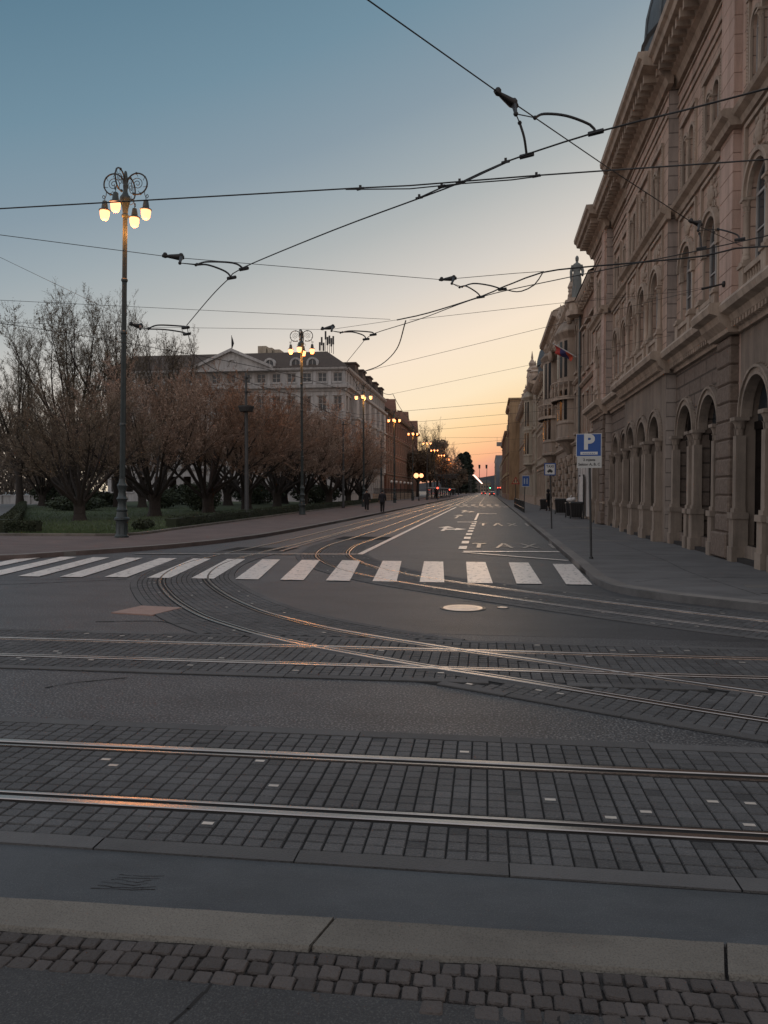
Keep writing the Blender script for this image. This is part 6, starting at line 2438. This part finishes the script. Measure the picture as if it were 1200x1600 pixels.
def dense_tree(x, y, h, r, label, cm='twig_olive'):
    root = thing('street_tree', label, 'tree', (x, y, .1), 'dark leafy trees at the far end of the street')
    m_ = MB()
    m_.tube([(x, y, .1), (x + .1, y, h * .35), (x, y, h * .7)], [.35, .28, .1], 8)
    for k in range(6):
        a = k * 1.05
        m_.tube([(x, y, h * .3), (x + math.cos(a) * r * .5, y + math.sin(a) * r * .5, h * .65)], [.16, .05], 6)
    m_.build('trunk', M['bark'], root)
    m_ = MB()
    lumps = [(x + rnd.gauss(0, .42) * r, y + rnd.gauss(0, .42) * r, h * rnd.uniform(.38, .86), r * rnd.uniform(.3, .5)) for _ in range(16)]
    for k in range(7000):
        lx, ly, lz, lr = lumps[k % 16]
        u = Vector((rnd.gauss(0, 1), rnd.gauss(0, 1), rnd.gauss(0, 1))).normalized() * lr * rnd.random() ** .5
        p = Vector((lx, ly, lz)) + u
        e = Vector((rnd.gauss(0, 1), rnd.gauss(0, 1), rnd.gauss(0, 1))).normalized() * rnd.uniform(.4, .9)
        blade(m_, p, p + e, .16, rnd.random())
    m_.build('crown', M[cm], root)


dense_tree(-14.0, 236, 19.5, 5.4, 'round brown street tree behind the row of lamps beyond the brick house', 'twig')
dense_tree(-17.5, 262, 15, 6, 'dark street tree just behind the round one')
dense_tree(-13.2, 285, 10.5, 4.5, 'low street tree between the round tree and the conifers')
dense_tree(-13.0, 330, 10, 4.5, 'low street tree at the foot of the pointed conifers')
dense_tree(-19, 205, 13, 4.5, 'street tree at the end of the terrace wall')
wd = MB()
for k in range(26000):
    y = rnd.uniform(150, 215)
    x = rnd.uniform(-215, -62)
    top = 11 + 5 * math.sin(x * .11) + 3 * math.sin(x * .31 + 1)
    z = .2 + (top + rnd.gauss(0, .8)) * rnd.random() ** .6
    p = Vector((x, y, max(.3, z)))
    e = Vector((rnd.gauss(0, .5), rnd.gauss(0, .5), 1)) * rnd.uniform(.8, 2.2)
    blade(wd, p, p + e, .22, rnd.random())
wo = wd.build('far_wood', M['twig_grey'])
wo['kind'] = 'stuff'


def conifer(x, y, h, r, label):
    root = thing('conifer', label, 'tree', (x, y, .1), 'dark conifers at the end of the street')
    m_ = MB()
    m_.tube([(x, y, .1), (x, y, h * .95)], [.4, .05], 8)
    m_.build('trunk', M['bark'], root)
    m_ = MB()
    for k in range(9000):
        t = rnd.random() ** .75
        z = .8 + (h - .8) * t
        rr = r * (1 - t) ** .62 * (.55 + .45 * abs(math.sin(t * 26 + rnd.uniform(-.5, .5)))) + .1
        a = rnd.random() * 6.28
        q = rr * rnd.random() ** .4
        p = Vector((x + q * math.cos(a), y + q * math.sin(a), z))
        e = Vector((math.cos(a), math.sin(a), -.35)) * rnd.uniform(.5, 1.1)
        blade(m_, p, p + e * 1.5, .3, rnd.random())
    m_.build('crown', M['needle'], root)


conifer(-15.0, 415, 22.0, 7.6, 'left one of two pointed dark conifers at the end of the street')
conifer(-12.6, 430, 23.5, 6.6, 'right and taller one of two pointed dark conifers at the end of the street')
conifer(-19.0, 425, 15.5, 5.5, 'shorter dark conifer left of the two pointed ones')

# ------------------------------------------------------------------ signs on the right pavement
def text_mesh(txt, size, p, right, up, depth, name, mt, parent, bold=0.0):
    cu = bpy.data.curves.new(name, 'FONT')
    cu.body = txt
    cu.size = size
    cu.align_x = 'CENTER'
    cu.align_y = 'CENTER'
    cu.extrude = depth
    cu.offset = bold
    tmp = bpy.data.objects.new('tmp_text', cu)
    COL.objects.link(tmp)
    dg = bpy.context.evaluated_depsgraph_get()
    me = bpy.data.meshes.new_from_object(tmp.evaluated_get(dg))
    bpy.data.objects.remove(tmp)
    nrm = right.cross(up)
    par = Vector((0, 0, 0))
    q = parent
    while q is not None:
        par += q.location
        q = q.parent
    for v in me.vertices:
        c = v.co.copy()
        v.co = p + right * c.x + up * c.y + nrm * c.z - par
    me.materials.clear()
    me.materials.append(mt)
    o = bpy.data.objects.new(name, me)
    COL.objects.link(o)
    o.parent = parent
    return o


def sign_frame(c, yaw):
    right = Vector((math.cos(yaw), math.sin(yaw), 0))
    return right, Vector((0, 0, 1)), Vector((math.sin(yaw), -math.cos(yaw), 0))     # right, up, towards the viewer


def plate(c, fr, w_, h, t, name, mt, parent, off=0):
    right, up, nn = fr
    m_ = MB()
    P = []
    for d in (0, t):
        for (sx, sy) in ((-1, -1), (1, -1), (1, 1), (-1, 1)):
            P.append(c + right * sx * w_ / 2 + up * sy * h / 2 + nn * (off + d))
    m_.hexa(P)
    return m_.build(name, mt, parent)


# parking sign
base = Vector((2.44, 18.93, .12))
ps = thing('parking_sign', 'blue parking sign with a white P over a small pale plate', 'sign', base)
m = MB()
top = at_y(920.5, 676, 18.85)
m.tube([base, base.lerp(top, .5), top], .028, 10)
m.lathe([(.05, .12), (.05, .16), (.03, .18)], base.x, base.y, 0, 10)
m.build('pole', M['steel_pole'], ps)
fr = sign_frame(None, R(-7))
cb = at_y(920, 695.5, 18.80)
sc_px = 18.95 / 1200
plate(cb, fr, 37 * sc_px, 34.5 * sc_px, .012, 'sign_panel', M['sign_white'], ps)
plate(cb, fr, 35.2 * sc_px, 32.7 * sc_px, .003, 'blue_face', M['sign_blue'], ps, .0125)
text_mesh('P', 30.0 * sc_px, cb + Vector((0, 0, 3.6 * sc_px)) + fr[2] * .019, fr[0], fr[1], .002, 'letter', M['sign_white'], ps, bold=.022)
plate(cb + fr[0] * .4 * sc_px - Vector((0, 0, 12.2 * sc_px)), fr, 25 * sc_px, 4.2 * sc_px, .003, 'tow_strip', M['sign_white'], ps, .0165)
m_ = MB()
for k in range(7):
    a = cb + fr[0] * (-8 + k * 2.7) * sc_px - Vector((0, 0, 12.6 * sc_px)) + fr[2] * .022
    m_.box(a.x - .012, a.x + .012, a.y - .001, a.y + .001, a.z - .006, a.z + .010)
m_.build('tow_marks', M['sign_blue'], ps)
cp = at_y(920.6, 722.3, 18.80)
plate(cp, fr, 36 * sc_px, 17 * sc_px, .012, 'time_plate', mat('plate_grey', (.50, .50, .48), (.44, .44, .42), scale=4, rough=.5), ps)
text_mesh('2 mjesta', 5.2 * sc_px, cp + Vector((0, 0, 3.6 * sc_px)) + fr[2] * .015, fr[0], fr[1], .001, 'lettering', M['sign_black'], ps, bold=.002)
text_mesh('Sektor A, B, C', 5.4 * sc_px, cp - Vector((0, 0, 3.2 * sc_px)) + fr[2] * .015, fr[0], fr[1], .001, 'lettering', M['sign_black'], ps, bold=.002)

# taxi sign
base = Vector((2.69, 33.8, .12))
ts = thing('taxi_sign', 'white TAXI sign with a blue rim and a car symbol on a thin dark pole', 'sign', base)
m = MB()
m.tube([base, at_y(859.5, 724, 33.75)], .03, 8)
m.build('pole', M['steel_pole'], ts)
fr = sign_frame(None, R(-3))
sp_ = 33.9 / 1200
cb = at_y(859.3, 733.2, 33.7)
plate(cb, fr, 17 * sp_, 18.6 * sp_, .012, 'sign_panel', M['sign_blue'], ts)
plate(cb, fr, 14 * sp_, 15.6 * sp_, .003, 'white_face', M['sign_white'], ts, .0125)
text_mesh('TAXI', 5.0 * sp_, cb + Vector((0, 0, 4.2 * sp_)) + fr[2] * .018, fr[0], fr[1], .001, 'lettering', M['sign_black'], ts, bold=.004)
m = MB()
car_o = [(-4, -2.2), (-4, .2), (-2.6, .8), (-1.6, 2.4), (1.6, 2.4), (2.6, .8), (4, .2), (4, -2.2), (2.6, -2.2), (2.6, -3.2), (1.4, -3.2), (1.4, -2.2), (-1.4, -2.2), (-1.4, -3.2), (-2.6, -3.2), (-2.6, -2.2)]
m.face([cb + fr[0] * x * sp_ + Vector((0, 0, (z - 2.4) * sp_)) + fr[2] * .018 for x, z in car_o])
m.build('car_symbol', M['sign_black'], ts)
# blue sign further on
base = Vector((2.65, 60.2, .12))
bs = thing('blue_sign', 'upright blue sign with pale marks on a pole near the domed house', 'sign', base)
m = MB()
m.tube([base, at_y(821.3, 743, 60.15)], .035, 8)
m.build('pole', M['steel_pole'], bs)
fr = sign_frame(None, R(-3))
sp_ = 60.3 / 1200
cb = at_y(821.5, 751.8, 60.1)
plate(cb, fr, 11 * sp_, 17 * sp_, .015, 'sign_panel', M['sign_white'], bs)
plate(cb, fr, 10.2 * sp_, 15.6 * sp_, .004, 'blue_face', M['sign_blue'], bs, .016)
m = MB()
for sx in (-2, 2):
    for (x, z, w_, h) in ((sx, 3.6, .9, .9), (sx, .8, 1.1, 2.2), (sx - .5, -2.6, .5, 1.6), (sx + .5, -2.6, .5, 1.6)):
        c = cb + fr[0] * x * sp_ + Vector((0, 0, z * sp_)) + fr[2] * .0215
        m.face([c + fr[0] * a * w_ * sp_ + Vector((0, 0, b * h * sp_)) for a, b in ((-1, -1), (1, -1), (1, 1), (-1, 1))])
m.build('figures', mat('sign_pale', (.30, .36, .45), (.26, .32, .4), scale=4, rough=.5), bs)
# triangular warning sign
base = Vector((2.62, 77.5, .12))
wsn = thing('warning_sign', 'triangular warning sign before the orange house wall', 'sign', base)
m = MB()
m.tube([base, base + Vector((0, 0, 3.0))], .035, 8)
m.build('pole', M['steel_pole'], wsn)
c = base + Vector((0, -.05, 2.62))
m = MB()
tri = [Vector((-.42, 0, -.32)), Vector((.42, 0, -.32)), Vector((0, 0, .42))]
ti = [v * .68 + Vector((0, 0, -.015)) for v in tri]
for k in range(3):
    a, b = k, (k + 1) % 3
    m.hexa([c + tri[a], c + tri[b], c + ti[b], c + ti[a]] + [c + v + Vector((0, -.02, 0)) for v in (tri[a], tri[b], ti[b], ti[a])])
m.build('red_rim', M['sign_red'], wsn)
m = MB()
m.face([c + v + Vector((0, -.004, 0)) for v in ti])
m.build('face', mat('sign_cream', (.50, .36, .22), (.45, .32, .2), scale=4, rough=.5), wsn)
m = MB()
for sx in (-.1, .1):
    m.box(c.x + sx - .035, c.x + sx + .035, c.y - .03, c.y - .006, c.z - .17, c.z + .02)
    m.ball((c.x + sx, c.y - .018, c.z + .06), .04, 8)
m.build('symbol', M['sign_black'], wsn)

# kerb railing
rl = thing('kerb_railing', 'low dark metal railing along the right kerb beyond the taxi sign', 'railing', (2.6, 66, .12))
m = MB()
for k in range(12):
    m.tube([(2.6, 58 + k * 2, .12), (2.6, 58 + k * 2, 1.05)], .04, 6)
m.build('post', M['iron'], rl)
m = MB()
for z in (.45, 1.0):
    m.tube([(2.6, 58, z), (2.6, 80, z)], .035, 6)
for k in range(66):
    m.tube([(2.6, 58.3 + k * .33, .45), (2.6, 58.3 + k * .33, 1.0)], .012, 4)
m.build('rail', M['iron'], rl)


# bins at the wall
def bin_(x, y, w_, h, label, lid_open=0, yaw=0):
    root = thing('wheelie_bin', label, 'bin', (x, y, .12), 'dark bins by the house walls')
    m_ = MB()
    b, t = w_ * .40, w_ * .5
    lo = [(x - b, y - b, .22), (x + b, y - b, .22), (x + b, y + b, .22), (x - b, y + b, .22)]
    hi = [(x - t, y - t, .12 + h * .9), (x + t, y - t, .12 + h * .9), (x + t, y + t, .12 + h * .9), (x - t, y + t, .12 + h * .9)]
    m_.hexa(lo + hi)
    m_.box(x - t * 1.06, x + t * 1.06, y - t * 1.06, y + t * 1.06, .12 + h * .86, .12 + h * .92)
    for s_ in (-.5, 0, .5):
        m_.box(x + s_ * b - .02, x + s_ * b + .02, y - t - .02, y - b + .05, .3, .12 + h * .84)
    m_.build('body', M['plastic_black'], root)
    m_ = MB()
    m_.hexa([(x - t * 1.1, y - t * 1.12, .125 + h * .92), (x + t * 1.1, y - t * 1.12, .125 + h * .92), (x + t * 1.1, y + t * 1.12, .125 + h * .92), (x - t * 1.1, y + t * 1.12, .125 + h * .92),
             (x - t * .95, y - t * .95, .12 + h * .98), (x + t * .95, y - t * .95, .12 + h * .98), (x + t * .95, y + t * .9, .12 + h), (x - t * .95, y + t * .9, .12 + h)])
    m_.tube([(x - t * .8, y + t * 1.15, .12 + h * .93), (x + t * .8, y + t * 1.15, .12 + h * .93)], .025, 6)
    m_.build('lid', M['plastic_black'], root)
    for s_ in (-1, 1):
        m_ = MB()
        m_.tube([(x + s_ * b, y + b * .8, .22), (x + s_ * (b + .06), y + b * .8, .22)], .10, 12)
        m_.build('wheel', M['iron'], root)


bin_(5.05, 45.9, .72, 1.0, 'black wheelie bin nearest the parking sign')
bin_(4.95, 48.0, .62, .95, 'black wheelie bin with a pale bag on its lid, middle of the bins')
bin_(5.0, 55.0, .85, 1.1, 'wide dark wheelie bin behind the taxi sign pole')
bin_(4.5, 65.0, .6, .95, 'small dark bin just left of the person in black')
bag = thing('rubbish_bag', 'crumpled pale bag lying on the middle wheelie bin', 'bag', (4.95, 47.9, 1.07))
m = MB()
m.ball((4.95, 47.9, 1.2), .24, 10, sx=1.2, sz=.6)
m.ball((5.1, 47.85, 1.24), .16, 8, sz=.8)
m.tube([(4.95, 47.9, 1.3), (4.93, 47.88, 1.42), (4.99, 47.88, 1.47)], [.05, .03, .05], 6)
m.build('sack', M['poster'], bag, smooth=60)


# ------------------------------------------------------------------ people
def person(x, y, yaw, label, coat, trou, shoe, stride=.22, coat_len=.80, scale=1.0, hood=False):
    root = thing('person', label, 'person', (x, y, .12))
    sk, ed, rad = [], [], []
    def v(p, r, parent=None):
        sk.append(p)
        rad.append(r)
        if parent is not None:
            ed.append((parent, len(sk) - 1))
        return len(sk) - 1
    pel = v((0, 0, .95), .125)
    sp1 = v((0, -.01, 1.14), .115, pel)
    ch = v((0, -.01, 1.34), .135, sp1)
    nk = v((0, .01, 1.49), .055, ch)
    hb = v((0, .025, 1.57), .07, nk)
    hd_ = v((0, .03, 1.645), .088, hb)
    v((0, .02, 1.72), .062, hd_)
    v((0, .118, 1.625), .014, hd_)
    legs = []
    for s_, st_ in ((-1, stride), (1, -stride)):
        sh = v((s_ * .17, -.01, 1.42), .062, ch)
        el = v((s_ * .25, -.05 - st_ * .25, 1.15), .046, sh)
        wr = v((s_ * .26, .03 - st_ * .6, .92), .03, el)
        pa = v((s_ * .26, .045 - st_ * .65, .865), .034, wr)
        for f_, (dy, L) in enumerate(((-.028, .068), (-.009, .08), (.010, .076), (.028, .06))):
            k1 = v((s_ * .262, .05 - st_ * .66 + dy, .82), .0095, pa)
            k2 = v((s_ * .255, .055 - st_ * .66 + dy, .82 - L * .55), .0085, k1)
            v((s_ * .243, .06 - st_ * .66 + dy, .82 - L), .007, k2)
        t1 = v((s_ * .245, .085 - st_ * .65, .85), .010, pa)
        v((s_ * .24, .098 - st_ * .65, .815), .008, t1)
        hp = v((s_ * .09, 0, .90), .09, pel)
        kn = v((s_ * .095, .03 + st_ * .55, .50), .062, hp)
        an_ = v((s_ * .10, st_ - .02, .10 + (.05 if st_ < 0 else 0)), .042, kn)
        v((s_ * .105, st_ + .10, .05), .038, an_)
        legs.append((hp, kn, an_))
    c_, s__ = math.cos(yaw), math.sin(yaw)
    def tr_(p):
        return (p[0] * c_ - p[1] * s__) * scale, (p[0] * s__ + p[1] * c_) * scale, p[2] * scale
    me = bpy.data.meshes.new('body')
    me.from_pydata([tr_(p) for p in sk], ed, [])
    me.materials.append(M['skin'])
    ob = bpy.data.objects.new('body', me)
    COL.objects.link(ob)
    ob.parent = root
    md = ob.modifiers.new('skin', 'SKIN')
    for i, sv_ in enumerate(me.skin_vertices[0].data):
        sv_.radius = (rad[i] * scale, rad[i] * scale)
        sv_.use_root = (i == 0)
    md.use_smooth_shade = True
    sb = ob.modifiers.new('sub', 'SUBSURF')
    sb.levels = sb.render_levels = 1
    def w3(p):
        q = tr_(p)
        return (q[0] + x, q[1] + y, q[2] + .12)
    # coat: torso and sleeves in one mesh
    m_ = MB()
    prev = None
    N_ = 16
    secs_ = [(coat_len, .20, .16), (coat_len + .12, .195, .155), (1.05, .175, .14), (1.2, .185, .145), (1.36, .205, .15), (1.43, .19, .13), (1.475, .12, .10), (1.51, .085, .085)]
    for (z, rx, ry) in secs_:
        r_ = [w3((rx * math.cos(2 * math.pi * k / N_), -.01 + ry * math.sin(2 * math.pi * k / N_), z)) for k in range(N_)]
        if prev:
            for k in range(N_):
                m_.face([prev[k], prev[(k + 1) % N_], r_[(k + 1) % N_], r_[k]])
        else:
            m_.face(r_[::-1])
        prev = r_
    m_.face(prev)
    for s_, st_ in ((-1, stride), (1, -stride)):
        m_.tube([w3((s_ * .15, -.01, 1.43)), w3((s_ * .19, -.02, 1.38)), w3((s_ * .25, -.05 - st_ * .25, 1.15)), w3((s_ * .26, .02 - st_ * .56, .93))], [.075 * scale, .078 * scale, .066 * scale, .055 * scale], 10)
    if hood:
        m_.ball(w3((0, -.01, 1.66)), .15 * scale, 12, sy=1.0, sz=1.15)
        m_.tube([w3((0, -.17, 1.38)), w3((0, -.2, 1.1)), w3((0, -.17, .95))], [.10 * scale, .15 * scale, .11 * scale], 10)
    m_.build('coat', coat, root, smooth=50)
    m_ = MB()
    for hp, kn, an_ in legs:
        a, b, c = sk[hp], sk[kn], sk[an_]
        m_.tube([w3((a[0], a[1], .98)), w3(a), w3(tuple(.5 * (a[i] + b[i]) for i in range(3))), w3(b), w3(c)], [.10 * scale, .108 * scale, .095 * scale, .08 * scale, .066 * scale], 10)
    m_.build('trousers', trou, root, smooth=50)
    m_ = MB()
    for hp, kn, an_ in legs:
        c = sk[an_]
        m_.ball(w3((c[0], c[1] + .05, .05)), .055 * scale, 10, sx=.9, sy=2.4 if abs(yaw) < 1 or abs(yaw) > 2.2 else .9, sz=.95)
        m_.tube([w3((c[0], c[1], .04)), w3((c[0], c[1], .14))], .055 * scale, 8)
    m_.build('shoes', shoe, root, smooth=60)
    if not hood:
        m_ = MB()
        m_.ball(w3((0, .0, 1.675)), .108 * scale, 12, sx=.92, sy=1.05, sz=.95)
        m_.build('hair', M['hair'], root, smooth=60)
    return root


person(-8.05, 58.0, R(4), 'person in a dark jacket walking away along the left kerb', M['cloth_blue'], M['cloth_dark'], M['shoe_dark'], stride=.16, scale=.97)
person(-9.65, 60.5, R(185), 'person in a long dark coat and pale shoes nearer the park hedge', M['cloth_dark'], M['cloth_dark'], M['shoe_pale'], stride=.12, coat_len=.55, scale=.98)
person(4.75, 63.5, R(60), 'person in a hooded long black coat with a backpack standing by the bins', M['cloth_dark'], M['cloth_dark'], M['shoe_dark'], stride=.08, coat_len=.42, scale=.98, hood=True)


# ------------------------------------------------------------------ far end of the street
def signal(x, y, h, red, label):
    root = thing('traffic_light', label, 'traffic light', (x, y, .1), 'traffic lights at the far junction')
    m_ = MB()
    m_.tube([(x, y, .1), (x, y, h + .5)], .06, 8)
    m_.build('pole', M['steel_pole'], root)
    m_ = MB()
    m_.box(x - .18, x + .18, y - .28, y - .07, h - .6, h + .4)
    m_.build('housing', M['plastic_black'], root)
    m_ = MB()
    m_.ball((x, y - .3, h + (.15 if red else -.35)), .16, 10, sy=.5)
    m_.build('lamp', M['stop_red'] if red else M['go_green'], root)


signal(2.6, 232, 2.55, True, 'red traffic light by the right kerb, left of a second red one')
signal(3.25, 226, 2.55, True, 'red traffic light nearest the yellowish house on the right')
signal(.35, 236, 3.0, False, 'green traffic light at the end of the street')
signal(-9.2, 182, 1.9, True, 'red traffic light on the left in front of the conifers')
signal(-9.0, 136, 2.1, True, 'red traffic light on the left under the round tree')
sh = thing('tram_shelter', 'long low tram stop shelter with a pale roof edge below the conifers on the left', 'shelter', (-11, 195, .12))
m = MB()
m.box(-12.2, -10.4, 150, 240, 2.25, 2.5)
m.build('roof', M['hotel_trim'], sh)
for k in range(10):
    m = MB()
    m.box(-11.9, -11.8, 151 + k * 9.7, 151.1 + k * 9.7, .12, 2.25)
    m.build('post', M['steel_pole'], sh)
m = MB()
m.box(-11.95, -11.9, 150.5, 239.5, .5, 2.1)
m.build('back_panel', M['glass'], sh)
ga = thing('sign_gantry', 'dark mast arm with a long pale sign panel before the conifers on the left', 'sign', (-11.8, 175, .12))
m = MB()
m.tube([(-11.8, 175, .12), (-11.8, 175, 5.6)], .13, 8)
m.tube([(-11.8, 175, 5.3), (-6.6, 175, 5.35)], .09, 8)
m.build('mast', M['steel_pole'], ga)
m = MB()
m.box(-10.6, -7.2, 174.7, 174.85, 4.6, 5.15)
m.build('panel', M['sign_black'], ga)
for k, (px, lab) in enumerate(((749, 'left floodlight mast on the pink horizon at the end of the street'), (760, 'right floodlight mast on the pink horizon at the end of the street'))):
    p = at_y(px, 760, 620)
    o = thing('floodlight_mast', lab, 'mast', (p.x, 620, 0))
    m = MB()
    m.tube([(p.x, 620, 0), (p.x + (.4 if k else 0), 620, 21)], [.3, .18], 8)
    m.build('pole', M['steel_pole'], o)
    m = MB()
    m.hexa([(p.x - .7, 619.6, 19.6), (p.x + .7, 619.6, 19.6), (p.x + .7, 620.4, 19.6), (p.x - .7, 620.4, 19.6), (p.x - .85, 619, 22.6), (p.x + .85, 619, 22.6), (p.x + .85, 620, 22.6), (p.x - .85, 620, 22.6)])
    m.build('lamp_panel', M['iron'], o)
m = MB()
hp = [(-900, 5), (-500, 42), (-260, 30), (-120, 46), (-30, 52), (60, 66), (240, 80), (500, 60), (900, 8)]
for (a, za), (b, zb) in zip(hp, hp[1:]):
    m.face([(a, 2600, -3), (b, 2600, -3), (b, 2900, zb), (a, 2900, za)])
    m.face([(a, 2900, za), (b, 2900, zb), (b, 3600, -3), (a, 3600, -3)])
struct(m.build('hills', M['hill']))
for k, (x0, x1, y, h, lab) in enumerate(((-30, -12, 520, 9.5, 'low far building left of the glowing streak'), (4.5, 26, 430, 9, 'low far building right of the road end'), (-13.5, 2, 760, 9.5, 'low dark building closing the far end of the street'))):
    o = thing('far_building', lab, 'building', ((x0 + x1) / 2, y, 0))
    m = MB()
    m.box(x0, x1, y, y + 25, 0, h)
    m.build('wall', M['rust_wall'], o)
    m = MB()
    m.hexa([(x0 - .4, y - .4, h), (x1 + .4, y - .4, h), (x1 + .4, y + 25.4, h), (x0 - .4, y + 25.4, h), (x0 + 2, y + 9, h + 3), (x1 - 2, y + 9, h + 3), (x1 - 2, y + 16, h + 3), (x0 + 2, y + 16, h + 3)])
    m.build('roof', M['roof_brown'], o)
    m = MB()
    for j in range(int((x1 - x0) / 2.6)):
        for z in (1.5, 5.0):
            m.box(x0 + 1 + j * 2.6, x0 + 2.2 + j * 2.6, y - .04, y + .1, z, z + 1.8)
    m.build('windows', M['glass'], o)


def car(x, y, label, c):
    root = thing('parked_car', label, 'car', (x, y, 0))
    m_ = MB()
    prof = [(-2.05, .35), (-2.1, .75), (-2.0, .95), (-1.55, 1.0), (-1.1, 1.42), (.45, 1.45), (1.15, 1.0), (2.0, .86), (2.1, .6), (2.05, .35)]
    for a, b in zip(prof, prof[1:]):
        m_.face([(x - .85, y + a[0], a[1]), (x + .85, y + a[0], a[1]), (x + .85, y + b[0], b[1]), (x - .85, y + b[0], b[1])])
    for s_ in (-.85, .85):
        m_.face([(x + s_, y + a, z) for a, z in prof])
    m_.build('body', c, root)
    m_ = MB()
    m_.face([(x - .72, y - 1.52, 1.05), (x + .72, y - 1.52, 1.05), (x + .66, y - 1.16, 1.38), (x - .66, y - 1.16, 1.38)])
    for s_ in (-.856, .856):
        m_.face([(x + s_, y + a, z) for a, z in ((-1.4, 1.02), (1.0, 1.02), (.4, 1.38), (-1.05, 1.36))])
    m_.build('glass', M['glass'], root)
    for sx in (-.8, .8):
        for sy in (-1.3, 1.3):
            m_ = MB()
            m_.tube([(x + sx - .09, y + sy, .32), (x + sx + .09, y + sy, .32)], .32, 14)
            m_.build('wheel', M['plastic_black'], root)
        m_ = MB()
        m_.box(x + sx * .85 - .13, x + sx * .85 + .13, y - 2.13, y - 2.04, .72, .88)
        m_.build('tail_light', M['tail_red'], root)


car(1.0, 262, 'dark car with red tail lights at the end of the right lane', M['car_paint'])
car(-2.2, 318, 'far dark car with red tail lights in the middle of the street', M['car_paint'])
for (x, y, z, w_, h, lab) in ((0, 0, 0, 0, 0, ''),):
    pass
p = at_y(780, 694, 150)
o = thing('hanging_sign', 'pale rectangular sign hung over the street before the yellowish house', 'sign', p)
m = MB()
m.box(p.x - .5, p.x + .5, 149.95, 150, p.z - .4, p.z + .4)
m.build('panel', M['hotel_trim'], o)
m = MB()
m.tube([(p.x - .4, 150, p.z + .4), (p.x - .4, 150, p.z + 1.3)], .02, 5)
m.tube([(p.x + .4, 150, p.z + .4), (p.x + .4, 150, p.z + 1.3)], .02, 5)
m.tube([(-11, 150, p.z + 1.35), (p.x, 150, p.z + 1.3), (3.6, 150, p.z + 1.5)], .02, 5)
m.build('hanger', M['wire'], o)
